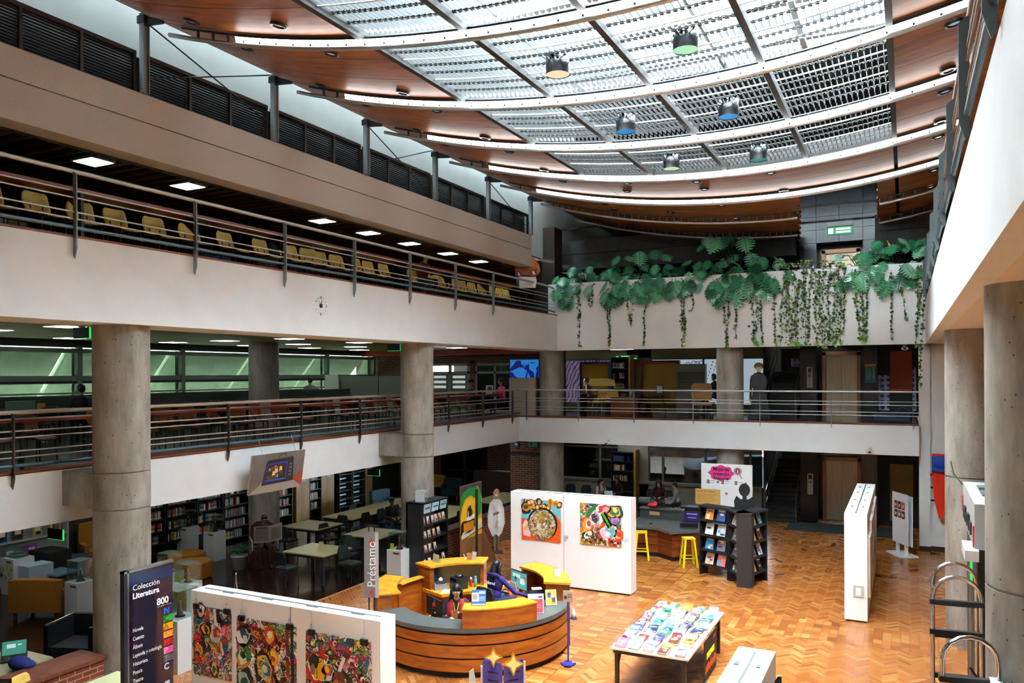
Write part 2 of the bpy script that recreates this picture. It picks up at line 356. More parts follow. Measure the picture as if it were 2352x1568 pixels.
solid('ceiling_roof_deck', DARKV, (-21.5, -11.6, -7.3, 34, 12.2, 12.4), (-11.1, XK0-.6, -7.3, 34, 12.2, 12.4), (-11.6, -11.1, 25.5, 34, 12.2, 12.4), (XK1+.6, 9.1, -7.3, 40.3, 12.2, 12.4), (XK0-.6, XK1+.6, YK1+.6, 34, 12.2, 12.4), (XK0-.6, XK1+.6, -7.3, YK0-.6, 12.2, 12.4))
UPST = mat('B9BDBD', .7)
solid('wall_skylight_curb', UPST, (XK0-.7, XK0-.5, YK0-.6, YK1+.6, 10.3, 12.4), (XK1+.5, XK1+.7, YK0-.6, YK1+.6, 10.3, 12.4), (XK0-.6, XK1+.6, YK0-.7, YK0-.5, 9.9, 12.4))
solid('wall_far', DARKV, (-21.5, -11.6, 33, 33.3, 9.3, 12.2), (-21.5, 9.1, 33.8, 34.1, ZU, 12.4))
# ------------------------------------------------------------ skylight
PANE = bpy.data.materials.new('roof_glazing'); PANE.use_nodes = True; _glass(PANE, (.93, .95, .96), .03)
ST(MB().box(XK0-.55, XK1+.55, YK0-.55, YK1+.55, 12.3, 12.33).out('window_1', PANE))
b = MB()
for i in range(12): b.box(XK0-.5, XK1+.5, YK0+i*1.75, YK0+i*1.75+.16, 11.9, 12.2)
for i in range(5): b.box(XK0+i*1.69-.06, XK0+i*1.69+.06, YK0-.5, YK1+.5, 12.0, 12.25)
ST(b.out('window_1_roof_beams', mat('8A8E8E', .6)))
# translucent corrugated sheets over parts of the roof, unseen near ones added as shade
TRL = bpy.data.materials.new('translucent_sheet'); TRL.use_nodes = True
nt = TRL.node_tree; nt.nodes.clear(); o_ = nt.nodes.new('ShaderNodeOutputMaterial'); a_ = nt.nodes.new('ShaderNodeBsdfTranslucent'); d_ = nt.nodes.new('ShaderNodeBsdfDiffuse'); x_ = nt.nodes.new('ShaderNodeMixShader')
a_.inputs[0].default_value = (.015, .016, .016, 1); d_.inputs[0].default_value = (.75, .76, .75, 1); x_.inputs[0].default_value = .6
nt.links.new(a_.outputs[0], x_.inputs[1]); nt.links.new(d_.outputs[0], x_.inputs[2]); nt.links.new(x_.outputs[0], o_.inputs[0])
b = MB()
SH = [(1.4, 7.2, -6.9, -.3), (-2.4, 1.0, -6.9, -.3), (7.4, 8.5, -3.0, -.3)]+[(y, y+.8, -6.9, -.3) for y in (13.2, 15.0, 16.7)]+[(9.0, 12.7, -6.9, -5.2), (9.4, 10.3, -5.2, -2), (11.2, 12.2, -5.2, -2.2), (5.5, 8.6, -6.9, -4.6), (6.4, 7.6, -4.6, -.3), (3, 4.5, -6.9, -.3), (0, 1.5, -6.9, -.3)]
for y0, y1, x0, x1 in SH:
    n = 40; vs = []
    for i in range(n+1):
        x = x0+(x1-x0)*i/n
        for y in (y0, y1): vs.append((x, y, 12.4+.03*(i % 2)))
    b.add(vs, [(2*i, 2*i+2, 2*i+3, 2*i+1) for i in range(n)])
ST(b.out('window_1_sheets', TRL))
SLAT = mat('262727', .45, spec=.4); RODW = mat('DADEDC', .4); RODD = mat('2A2723', .6)
col_words = ['by the left wooden ceiling', 'left of the middle beam', 'right of the middle beam', 'by the right wooden ceiling']
row_words = ['behind', 'nearest the camera', 'second along the hall', 'third along the hall', 'farthest along the hall']
AS = [YK0, .4, 3.305, 6.213]+[a for a in AR if 9 < a < 17]+[YK1]
for r in range(len(AS)-1):
    y0, y1 = AS[r]+.06, AS[r+1]-.06
    for c in range(4):
        x0, x1 = XK0+1.69*c+.05, XK0+1.69*(c+1)-.05
        b = MB(); n = 18; far = y1 < 6
        for k in range(n):
            x = x0+(k+.5)*(x1-x0)/n; z = zc(x)+.1; t = .1
            b.ob((x, (y0+y1)/2, z), (.007, y1-y0, .052), ry=.12)
        b.mt(1)
        xs = [x0+(x1-x0)*i/4 for i in range(5)]
        for f in (.335, .665): b.tube([(x, y0+(y1-y0)*f, zc(x)+.05) for x in xs], .014, 5)
        b.mt(2)
        if not far:
            for f in (.14, .24, .44, .56, .76, .88):
                for k in range(n):
                    x = x0+(k+.5)*(x1-x0)/n; b.box(x-.028, x+.028, y0+(y1-y0)*f-.02, y0+(y1-y0)*f+.02, zc(x)+.055, zc(x)+.085)
                b.tube([(x, y0+(y1-y0)*f, zc(x)+.08) for x in xs], .009, 4)
        p = b.out('skylight_slat_panel', [SLAT, RODW, RODD])
        tag(p, 'slatted skylight panel %s, %s' % (col_words[c], ['above the entrance', 'second row overhead', 'third row overhead', 'at the top edge', 'nearest full row', 'middle row', 'far row before the wood'][min(r, 6)]), 'skylight screen', 'slatted skylight panels')
for i in range(5):
    x = XK0+1.69*i
    o = MB().bar((x, YK0, zc(x)+.05), (x, YK1 if i in (0,) else YK1, zc(x)+.05), .09, .14).out('skylight_beam', RODD)
    tag(o, 'dark steel beam along the skylight, %s' % ['at its left edge by the wooden ceiling', 'second from the left edge', 'in the middle', 'second from the right edge', 'at its right edge by the wooden ceiling'][i], 'beam', 'skylight beams')
# ------------------------------------------------------------ curved lamp trusses under the ceiling
TRU = mat('B9BEC0', .3, .6); LAMP = mat('F4F7F8', .4, emit=20); TRD = mat('3B3E40', .4, .5)
for i, a in enumerate([a for a in AR if 8.5 < a < 27]):
  for part in ((0, 1) if a > 22 else (0,)):
    x0 = -10.75 if i else -10.9; x1 = 1.1; lit = a < 22
    if not lit: x0, x1 = (x0, -2.38-(a-21)*.115-.06) if part == 0 else (-.6-(a-21)*.031+.06, 1.1)
    t = E('curved_lamp_truss', 'curved tubular %s truss under the ceiling, %s from the camera%s' % ('lamp' if lit else 'unlit', ordin(i), '' if lit else ', left of the lift tower' if part == 0 else ', right of the lift tower'), 'lamp truss', (0, a+.03, 0), 0, 'curved lamp trusses')
    N = 40 if part == 0 else 8; xs = [x0+(x1-x0)*k/N for k in range(N+1)]
    MB().tube([(x, 0, zc(x)-.12) for x in xs], .036, 8).out('lower_tube', TRU, t)
    MB().tube([(x, 0, zc(x)+.03) for x in xs[1:]], .02, 6).out('upper_tube', TRD, t)
    M_ = 36 if part == 0 else 6
    for k in range(2 if part == 0 else 0, M_): x = x0+(x1-x0)*k/M_; MB().bar((x, 0, zc(x)-.12), (x, 0, zc(x)+.04), .03, .03, (0, 1, 0)).out('spacer', TRD, t)
    if not lit: continue
    b = MB(); q = [x for x in xs if x > -9.6]
    for e in (0, 2, 3, 1):
        b.mt(0 if e in (0, 2) else 1); pr_ = [(.03, -.005), (.006, -.085), (-.006, -.085), (-.03, -.005)]; p_, q_ = pr_[e], pr_[(e+1) % 4]
        b.add([(x, dy, zc(x)+dz) for x in q for dy, dz in (p_, q_)], [(2*k, 2*k+2, 2*k+3, 2*k+1) for k in range(len(q)-1)])
    b.out('lamp_strip', [LAMP, TRD], t)
for y in (YK1-.06, YK0): sheet('trim_9', RODD, XK0, XK1, y, y+.12, .0, .3)
# ------------------------------------------------------------ drum pendants
drums = [(1575, 92, 10.6), (1281, 150, 10.6), (1673, 250, 13.5), (1437, 285, 13.5), (1742, 352, 16.4), (1542, 373, 16.4)]
dg = ['green', 'warm', 'blue', 'blue', 'teal', 'pale green']; dc = ['9FE0C4', 'F6E3C8', '3E8FD0', '2F86CC', '2C8C8C', 'B6E2CC']
dp = ['nearest on the right', 'nearest on the left', 'middle one on the right', 'middle one on the left', 'farthest on the right', 'farthest on the left']
for k, (u, v, y) in enumerate(drums):
    p = oy(u, v, y); t = E('drum_pendant', 'black drum pendant lamp with a %s glowing underside, %s' % (dg[k], dp[k]), 'pendant lamp', (p.x, p.y, p.z-.14), 0, 'drum pendants')
    MB().lathe([(.17, 0), (.175, .1), (.175, .28), (.15, .285), (0, .285)], 28).out('shade', mat('101113', .25), t)
    MB().lathe([(0, .012), (.168, .012)], 28).out('diffuser', mat(dc[k], .3, emit=.75), t)
    MB().tube([(0, 0, .28), (0, 0, zc(p.x)-p.z+.3)], .006, 5).out('cable', BLACK, t)
# ------------------------------------------------------------ recessed downlights in the wooden ceiling
dl = [(640, 56), (440, 48), (565, 109), (760, 121), (740, 197), (925, 211), (838, 238), (1003, 253), (960, 299), (1114, 315), (1021, 330), (1170, 347), (1111, 373), (1250, 390), (1158, 398), (1293, 415), (1228, 431), (1440, 420), (1440, 438), (1600, 416), (1618, 433), (1770, 396), (1800, 437), (1388, 467), (1410, 480), (1432, 493), (1556, 500), (1657, 470), (1540, 487), (2192, 51), (2178, 159), (2171, 208), (2160, 278), (2155, 313), (2147, 366), (2145, 390), (2138, 428), (1690, 500), (1830, 487)]
for k, (u, v) in enumerate(dl):
    z = 10.
    for _ in range(30):
        p = oz(u, v, z); z = .5*z+.5*(zc(p.x)+.05)
    if p.y > 31 or p.x > 5 or p.x < -11: continue
    e = 1 if k % 3 else 0
    t = E('recessed_downlight', 'round downlight in the %s wooden ceiling, %s, %s along the hall' % ('left' if p.x < XK0 else 'right' if p.x > XK1 else 'far', 'wall side' if p.x < -9.3 else 'skylight side' if p.x < -7 else 'over the balcony' if p.x > -.5 else 'row %s' % ordin(int((p.x+7)/1.7)), ordin(k % 30)), 'downlight', (p.x, p.y, zc(p.x)+.035), 0, 'recessed downlights')
    sl = math.atan(2*(.0217 if p.x < XC0 else .026)*(p.x-XC0)); t.rotation_euler.y = -sl
    MB().lathe([(.125, .02), (.125, -.015), (.085, -.02), (.08, .015)], 20).out('ring', mat('23211F', .4, .5), t)
    MB().lathe([(0, .01), (.084, .005)], 20).out('lens', mat('9FC6D6' if e else 'C9B7A4', .3, emit=4 if p.y > 18 else .5), t)
# ------------------------------------------------------------ concrete columns
def column(x, y, z0, z1, label, rings=(), bracket=None, seam=True):
    t = E('concrete_column', label, 'column', (x, y, z0), 0, 'round concrete columns')
    r = .429; prof = [(r, 0)]
    for q in rings: prof += [(r, q-z0-.014), (r-.02, q-z0-.012), (r-.02, q-z0+.012), (r, q-z0+.014)]
    prof.append((r, z1-z0)); b = MB()
    for q, w_ in zip(prof[:-1], prof[1:]): b.lathe([q, w_], 44)
    b.out('shaft', CONC, t)
    if bracket: MB().box(*[q-c for q, c in zip(bracket, (x, x, y, y, z0, z0))]).out('bracket', CONC, t)
    return t
GX, GY = -11.47, 8.66
column(GX, GY, 0, 6.02, 'round concrete column beside the dark collection sign', (3.05, 3.64), (XM-.02, GX-.2, GY-.38, GY+.38, 3.06, 3.63))
column(GX, GY+8.70, 0, 6.02, 'round concrete column behind the black film rack', (3.05, 3.64), (XM-.02, GX-.2, GY+8.70-.38, GY+8.70+.38, 3.06, 3.63))
for x, s in ((GX, 'between the blue screen and the mezzanine bookcase'), (-5.13, 'between the robot-free mural window and the stairs')):
    s = s.replace('robot-free mural', 'pale blue mural')
    column(x, 26.12, ZM, 6.2, 'mezzanine concrete column '+s); column(x, 26.12, 0, 2.86, 'ground floor concrete column '+('left of the seated readers' if x < -9 else 'behind the pink women board'))
column(-16.8, 17.36, ZM, 6.32, 'dark concrete column by the mezzanine window desks'); column(-16.8, 17.36, 0, 2.86, 'concrete column behind the man reading a newspaper')
column(-16.8, 17.36, ZU, 9.14, 'concrete column on the upper gallery, nearer one'); column(-16.8, 26.1, ZU, 9.14, 'concrete column on the upper gallery, farther one')
column(1.09, 8.66, 0, 6.02, 'large concrete column at the right edge of the picture', (3.2,)); column(1.09, 17.36, 0, 6.02, 'concrete column rising beside the metal hand trucks', (3.2,))
# ------------------------------------------------------------ clerestory posts, ties, louvres
PY = [8.67+2.907*i for i in range(-2, 6)]
for i, y in enumerate(PY):
    if i == 0: continue
    t = E('steel_post', 'grey steel post on the clerestory beam, %s from the camera' % ordin(i-1), 'post', (-10.9, y, 9.71), 0, 'clerestory posts')
    b = MB(); b.box(-.05, .05, -.06, -.045, 0, 1.27); b.box(-.05, .05, .045, .06, 0, 1.27); b.box(-.012, .012, -.05, .05, 0, 1.27); b.out('shaft', POSTM, t)
    MB().ext([(0, 1.25), (0, 1.08), (.12, 1.07), (.42, 1.04), (.42, 1.09)], (0, .03, 0), (1, 0, 0), (0, 0, 1), .06).out('bracket', DARKM, t)
    MB().ob((0, 0, 1.17), (.16, .16, .12)).out('joint', DARKM, t)
ties = [(PY[0], 11.0, PY[1], 9.9), (PY[1], 9.85, PY[0], 11.0)]
for k, (a, za, b_, zb) in enumerate([(PY[1], 11.0, PY[0]-.5, 10.15), (PY[0], 11.2, PY[1]-.2, 9.75), (PY[3], 11.0, PY[2]+.1, 10.0), (PY[2], 10.95, PY[3]+.3, 9.95), (PY[5], 11.0, PY[4]+.2, 10.0), (PY[4], 10.95, PY[5]-.3, 9.95), (PY[6], 10.95, PY[7]-.3, 10.05)]):
    o = MB().tube([(-11.0, a, za), (-11.0, b_, zb)], .014, 6).out('tie_rod', DARKM)
    tag(o, 'thin steel tie rod crossing the white clerestory wall, %s from the camera' % ordin(k), 'tie rod', 'clerestory tie rods')
LOUV = mat('34373A', .35, .5); FRM = mat('3A3531', .5, .3)
for i in range(len(PY)-1):
    y0, y1 = PY[i]+.07, PY[i+1]-.07 if i < len(PY)-2 else 23.3
    if i == len(PY)-2: pass
    t = E('louvre_screen', 'dark slatted louvre screen on the clerestory beam, bay %s from the camera' % ordin(i), 'louvre', (-11.05, y0, 9.71), 0, 'clerestory louvres')
    b = MB(); L = y1-y0
    for k in range(13): b.ob((0, L/2, .05+k*.046), (.05, L, .006), ry=.7)
    b.out('slats', LOUV, t)
    b = MB(); b.box(-.04, .05, 0, L, .62, .68); b.box(-.04, .05, 0, L, 0, .03)
    for k in range(4): b.box(-.03, .045, k*(L-.05)/3, k*(L-.05)/3+.05, 0, .64)
    b.out('frame', FRM, t)
ST(MB().box(-11.6, -11.2, -7, 23.35, 9.71, 10.38).out('wall_left_clerestory_sill', mat('161719', .9)))
# ------------------------------------------------------------ railings
def railing(label, p0, p1, n0, ys, outn, heavy, tip=.36, post_m=POSTM, rail_m=METAL, curve=False):
    """p0/p1 ends on the balcony edge (top of slab), outn = unit normal towards the hall."""
    p0, p1, o = V(p0), V(p1), V(outn); d = (p1-p0).normalized(); L = (p1-p0).length
    t = E('balcony_railing', label, 'railing', tuple(p0), 0, None)
    for s in ys:
        b = MB(); c = d*s+o*.045
        prof = [(-.05, .93), (.0, .90), (.045, .84), (.045, -tip+.12), (-.03, -tip), (-.045, .80)]
        b.ext([(q[0], q[1]) for q in [(-.03, .93), (.05, .86), (.05, -tip+.16), (.0, -tip), (-.03, -tip+.05), (-.03, .7)]], c-d*.008, o, V((0, 0, 1)), .016)
        b.out('post', post_m, t)
    hs = [(.93, .035 if heavy else .03, 'handrail'), (.64, .013, 'rail_bar'), (.54, .013, 'rail_bar'), (.33, .013, 'rail_bar'), (.23, .013, 'rail_bar')]
    if heavy: hs.append((.10, .03, 'foot_tube'))
    for h, r, nm in hs:
        off = .03 if nm != 'handrail' else -.0
        pts = [d*-.2+o*off+V((0, 0, h)), d*L+o*off+V((0, 0, h))]
        if curve: pts = [d*-.2+o*off+V((0, 0, h)), d*(L-1.2)+o*off+V((0, 0, h)), d*(L-.6)+o*(off-.05)+V((0, 0, h)), d*(L-.15)+o*(off-.12)+V((0, 0, h)), d*(L+.02)+o*(off-.14)+V((0, 0, h))]
        MB().tube(pts, r, 8).out(nm, rail_m if nm != 'foot_tube' else mat('5E7686', .4, .6), t)
    return t
railing('steel balcony railing along the upper left gallery with yellow chairs', (XU, -2, ZU), (XU, YB, ZU), 0, [9.47+2.177*i for i in range(-4, 7)], (1, 0, 0), 1, curve=True)
railing('steel railing along the left mezzanine below the clock', (XM, -2, ZM), (XM, YB, ZM), 0, [9.47+2.165*i for i in range(-4, 9)], (1, 0, 0), 1, .26, mat('5A544E', .45, .5), mat('B8AAA0', .4, .3))
railing('steel railing across the far mezzanine in front of the lifts', (XM+.02, YB, ZM), (.33, YB, ZM), 0, [.32, 2.3, 4.3, 6.28, 8.36, 10.42, 12.6], (0, -1, 0), 0, .16)
railing('steel railing on the upper right balcony above the white wall', (XR, -3, ZU), (XR, YB, ZU), 0, [5.4+.75+2.24*i for i in range(0, 10)], (-1, 0, 0), 1, .12, mat('5E6A6C', .5, .4), mat('8A7264', .5, .2))
# ------------------------------------------------------------ left side: window walls, end walls
GREENG = bpy.data.materials.new('green_tinted_pane'); GREENG.use_nodes = True; _glass(GREENG, (.185, .205, .17), .05)
FRAME = mat('6F7A6C', .5, .2); FRAMED = mat('23211D', .5, .3); SILLM = mat('8D968C', .6)
WY = [-3.2+3.4*i for i in range(0, 9)]+[27.0]
ST(MB().box(-20.03, -20.0, -3.2, 27, 4.3, 5.92).out('window_2', GREENG))
b = MB()
for y in WY: b.box(-20.08, -19.93, y-.07, y+.07, ZM, 6.0)
for z, h in ((5.86, .06), (5.12, .07), (4.72, .022), (4.3, .06)): b.box(-20.06, -19.95, -3.2, 27, z-h, z+h)
ST(b.out('window_2_frame', FRAME)); ST(MB().box(-20.1, -19.96, -3.2, 27, 4.98, 5.19).out('trim_2', FRAMED))
solid('wall_left_mezzanine', mat('4A5146', .8), (-20.3, -20, -7, 34, ZM, 4.26), (-20.3, -20, -7, 34, 5.95, 6.3), (-20.3, -20, -7, -3.2, 4.2, 6))
b = MB()
for i in range(len(WY)-1):
    y0, y1 = WY[i]+.06, WY[i+1]-.06
    b.ext([(0, 6.1), (-.1, 6.15), (-1.5, 4.62), (-1.4, 4.57)], (-20.35, y0, 0), (1, 0, 0), (0, 0, 1), -(y1-y0))
    b.ext([(0, 6.1), (-1.4, 4.0), (0, 4.0)], (-20.35, y1+.1, 0), (1, 0, 0), (0, 0, 1), -.12)
o = b.out('concrete_light_shelf', mat('B8C6B2', .8, noise=.1, scale=1.5)); tag(o, 'row of sloping concrete light shelves outside the green mezzanine windows', 'light shelf', None, 'structure')
b = MB()
for i in range(1500):
    p = V((-24+rnd.random()*1.2, rnd.uniform(2, 30), rnd.uniform(3.2, 4.75))); s = rnd.uniform(.06, .16); a = rnd.uniform(0, 6); c_ = rnd.uniform(-1, 1)
    b.c(rnd.choice(['4E7A2A', '6C9A35', '35601F', '8DB54A'])); q = V((cos(a)*s, sin(a)*s, c_*s)); r_ = V((-sin(a)*s*.6, cos(a)*s*.6, s*.5)); b.add([p-q, p+r_, p+q, p-r_], [(0, 1, 2, 3)])
o = b.out('garden_hedge', vcol(.6, 'leaf_colours')); tag(o, 'sunlit green hedge seen under the light shelves outside the mezzanine windows', 'hedge', None, 'stuff')
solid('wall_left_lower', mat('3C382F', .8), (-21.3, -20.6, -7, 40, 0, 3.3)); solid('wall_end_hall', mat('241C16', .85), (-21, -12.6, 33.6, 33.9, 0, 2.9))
solid('wall_left_mezzanine_end', BRICKD, (-21, -17.35, 27.1, 27.4, ZM, 6.2), (-17.35, -13.4, 27.1, 27.4, 5.62, 6.2), (-15.42, -15.2, 27.1, 27.4, ZM, 5.7), (-13.45, -12.0, 27.1, 27.4, ZM, 6.2))
solid('trim_3', mat('B8341C', .5), (-20, -11.97, 26.2, 26.45, 5.93, 6.12)); 
# glazed double doors in the brick end wall
DG = mat('8B9488', .5)
for nm, x0, x1, lab in (('door_1', -17.3, -15.45, 0), ('door_2', -15.2, -13.45, 1)):
    b = MB()
    for x in (x0, (x0+x1)/2-.04, x1-.1): b.box(x, x+.1, 27.12, 27.22, ZM, 5.6)
    for z in (ZM, 5.2, 5.52): b.box(x0, x1, 27.12, 27.22, z, z+.1)
    o = ST(b.out(nm, mat('9AA08E', .5)))
    if lab == 0:
        b = MB()
        for x in (x0+.1, (x0+x1)/2+.06): b.box(x, x+.78, 27.15, 27.19, ZM+.1, 5.2)
        b.mt(1)
        for x in (x0+.2, (x0+x1)/2+.16):
            for z in (4.72, 4.92, 5.12): b.box(x, x+.55, 27.11, 27.15, z-.09, z+.01)
        b.out('door_leaf', [mat('66705F', .5), mat('DDE6E6', .4, emit=.5)], o)
    else: MB().box(x0+.1, x1-.05, 27.16, 27.18, ZM+.1, 5.52).out('pane', SMOKE, o)
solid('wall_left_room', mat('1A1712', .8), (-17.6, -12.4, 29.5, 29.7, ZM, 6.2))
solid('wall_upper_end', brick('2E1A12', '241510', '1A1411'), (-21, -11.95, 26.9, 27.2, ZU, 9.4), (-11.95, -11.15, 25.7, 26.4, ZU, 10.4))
# back upper: lintel, glazed partition, rear ceilings
solid('wall_back_lintel', mat('3A3937', .85, noise=.25, scale=5), (-12.1, -3.25, 27.3, 27.7, 9.05, 9.62), (-12.1, -3.25, 27.32, 27.7, 9.64, 10.15), (-.86, 6.2, 27.3, 27.7, 9.05, 9.62), (-.86, 6.2, 27.32, 27.7, 9.64, 10.15))
solid('wall_back_upper_rear', mat('2A2622', .85), (-12.1, 6.2, 32.2, 32.4, ZU, 9.1))
solid('wall_back_upper_panels', mat('7A5840', .7), (-2.75, 2.5, 31.9, 32.1, 8.2, 9.05), (-5.2, -3.5, 31.9, 32.1, 8.3, 9.0))
b = MB()
for x in (-12.0, -9.6, -7.2, -4.8, -.7, .35, 1.5): b.box(x-.03, x+.03, 27.4, 27.48, 10.15, zc(x)+.1 if x > -9 else 10.9)
b.box(-12, 3, 27.4, 27.47, 10.6, 10.66)
ST(b.out('window_3_frame', FRAMED))
# ------------------------------------------------------------ lift tower, lifts
TY = 29.0
solid('wall_lift_tower', GRANITE, (-3.3, -2.75, TY, TY+.4, 0, 2.85), (-1.28, -.85, TY, TY+.4, 0, 2.85), (-3.3, -2.75, TY, TY+.4, ZM, 6.2), (-1.28, -.85, TY, TY+.4, ZM, 6.2), (-3.3, -2.75, TY, TY+.4, ZU, 9.65), (-1.28, -.85, TY, TY+.4, ZU, 9.65), (-3.3, -.85, TY, TY+.4, 9.65, 12.2), (-3.3, -3.0, TY+.4, 31, 0, 12.2), (-1.1, -.85, TY+.4, 31, 0, 12.2), (-3.0, -1.1, 29.86, 30.2, 0, 12.2), (-2.75, -1.28, TY+.05, TY+.4, 2.42, 2.85), (-2.75, -1.28, TY+.05, TY+.4, 6.02, 6.2))
b = MB()
for z in (8.35, 9.0, 9.65, 10.1, 10.55, 11.0, 11.45): b.box(-3.31, -.84, TY-.004, TY, z-.006, z+.006)
for x in (-2.75, -2.02, -1.28): b.box(x-.006, x+.006, TY-.004, TY, 9.65, 12.2)
ST(b.out('trim_4', mat('0A0A0A', .6)))
for k, z in enumerate((0, ZM, ZU)):
    t = E('lift', 'lift with brushed steel doors on the %s floor' % ['ground', 'mezzanine', 'upper'][k], 'lift', (-2.02, 29.8, z), 0, 'passenger lifts')
    b = MB(); b.box(-.62, -.5, -.14, .03, 0, 2.22); b.box(.5, .62, -.14, .03, 0, 2.22); b.box(-.62, .62, -.14, .03, 2.1, 2.24); b.out('door_frame', mat('7A5A45', .3, .7), t)
    for s in (-1, 1): MB().box(min(0, s*.5)+.004, max(0, s*.5)-.004, -.03, .03, .02, 2.1).out('door', STEEL, t)
    if k < 2:
        p = E('lift_call_panel', 'pale call button panel left of the %s lift' % ['ground floor', 'mezzanine'][k], 'button panel', (-2.98, TY-.012, z+1.4), 0, 'lift call panels')
        MB().box(-.09, .09, -.012, .012, -.42, .3).out('plate', mat('B9AFA2', .4), p)
        MB().box(-.055, .055, -.018, -.01, .12, .25).out('display', mat('101018', .2), p)
        b = MB().box(-.05, .05, -.02, -.01, -.04, .04)
        for q in (-.12, -.2, -.3): b.lathe([(0, 0), (.022, 0)], 12, (0, 0, 0)); b.box(-.022, .022, -.02, -.01, q-.022, q+.022)
        b.out('buttons', mat('6B645E', .4), p)
o = MB().box(-.42, .42, -.02, .0, -.13, .13).mt(1).box(-.42, .42, -.1, .03, .15, .3).mt(2).box(-.36, -.2, -.025, -.02, -.09, .09).box(-.12, .34, -.025, -.02, .02, .09).box(-.12, .34, -.025, -.02, -.08, -.02).out('exit_sign', [mat('1F8A52', .3, emit=.6), mat('D8D8D2', .5), mat('E6FFF0', .4, emit=.8)], None, (-2.0, TY-.02, 10.02))
tag(o, 'green emergency exit sign above the upper lift on the black tower', 'exit sign')
# ------------------------------------------------------------ stairs beside the lifts on two levels
def stairs(x0, x1, y0, z0, n, rise, going, lab):
    t = E('staircase', lab, 'staircase', (x0, y0, z0), 0, 'dark staircases')
    b = MB(); W = x1-x0
    for i in range(n): b.box(0, W, i*going, (i+1)*going+.04, i*rise, (i+1)*rise-.03)
    b.out('risers', mat('101011', .4), t); b = MB()
    for i in range(n): b.box(0, W, i*going-.03, (i+1)*going, (i+1)*rise-.03, (i+1)*rise)
    b.out('treads', mat('2C2C2F', .25), t)
    for x in (.02, W-.02):
        H = n*rise; D = n*going
        b = MB(); b.tube([(x, -.05, .9), (x, D, H+.9)], .025, 7); b.tube([(x, 0, .5), (x, D, H+.5)], .014, 6); b.bar((x, 0, 0), (x, 0, .92), .03, .03); b.bar((x, D, H), (x, D, H+.92), .03, .03)
        b.out('handrail', mat('5E6468', .35, .7), t)
stairs(-4.45, -3.4, 28.7, 0, 13, .142, .27, 'dark stone stairs on the ground floor left of the lift'); stairs(-4.45, -3.4, 28.7, ZM, 11, .14, .27, 'dark stone stairs on the mezzanine left of the lift')
solid('wall_back_stair', mat('3A3936', .8), (-4.6, -3.3, 33.4, 33.6, 0, 7.2))
DOT = bpy.data.materials.new('purple_dots'); DOT.use_nodes = True; nt = DOT.node_tree; tc = nt.nodes.new('ShaderNodeTexCoord'); vo = nt.nodes.new('ShaderNodeTexVoronoi'); vo.inputs['Scale'].default_value = 5.5; vo.inputs['Randomness'].default_value = .15
rr = nt.nodes.new('ShaderNodeValToRGB'); rr.color_ramp.interpolation = 'CONSTANT'; rr.color_ramp.elements[0].color = (*hx('4A3CB0'), 1); rr.color_ramp.elements[1].position = .38; rr.color_ramp.elements[1].color = (*hx('D9DCF2'), 1)
nt.links.new(tc.outputs['Object'], vo.inputs['Vector']); nt.links.new(vo.outputs[0], rr.inputs[0]); nt.links.new(rr.outputs[0], nt.nodes['Principled BSDF'].inputs['Base Color'])
for nm, x0, x1, y, z0, z1, lab in (('dotted_panel', -3.95, -3.36, 31.8, 5.42, 5.72, 'purple dotted panel hanging over the mezzanine stairs'), ('dotted_panel', -.84, -.5, 29.5, 3.9, 5.1, 'purple dotted strip between the lift and the orange panel'), ('dotted_panel', .19, .3, 29.5, 3.9, 5.35, 'narrow dotted strip right of the orange panel')):
    tag(MB().box(x0, x1, y, y+.03, z0, z1).out(nm, DOT), lab, 'panel', 'purple dotted panels')
tag(MB().box(-.48, .18, 29.45, 29.52, 4.62, 5.9).mt(1).box(-.48, .18, 29.46, 29.5, 3.8, 4.6).mt(2).box(-.48, .18, 29.43, 29.46, 4.56, 4.63).out('orange_wall_board', [mat('9A3A10', .6, noise=.15, scale=20), mat('2A2C2C', .6), mat('E04A10', .5)]), 'burnt orange wall panel right of the mezzanine lift', 'panel')
t = E('poster', 'teal poster with orange heading right of the mezzanine lift', 'poster', (-1.07, TY-.012, 5.15)); MB().box(-.17, .17, -.006, .006, -.32, .32).out('sheet', mat('1B6470', .6), t); MB().box(-.17, .17, -.009, -.005, .24, .32).out('heading', mat('D08A2A', .6), t)
b = MB()
for i in range(11): b.box(-.14, .02, -.009, -.006, .17-i*.035, .185-i*.035)
b.out('text_lines', mat('5FA0A8', .6), t); b = MB()
for i in range(7): b.lathe([(0, 0), (.02, 0)], 10); b.box(.08, .12, -.009, -.006, .18-i*.055, .21-i*.055)
b.out('icons', mat('D9B24A', .6), t)
tag(MB().box(-.5, .2, 29.45, 29.5, .2, 2.1).out('wood_panel_board', mat('8E7434', .6)), 'plain yellow wood board leaning right of the ground floor lift', 'board')
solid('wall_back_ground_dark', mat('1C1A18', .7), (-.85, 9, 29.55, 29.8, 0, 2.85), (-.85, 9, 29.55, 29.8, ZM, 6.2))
tag(MB().box(-3.6, .2, 27.4, 28.9, 0, .015).out('door_mat', mat('1E2A2E', .95, noise=.2, scale=60)), 'dark doormat on the brick floor in front of the ground floor lift', 'mat')
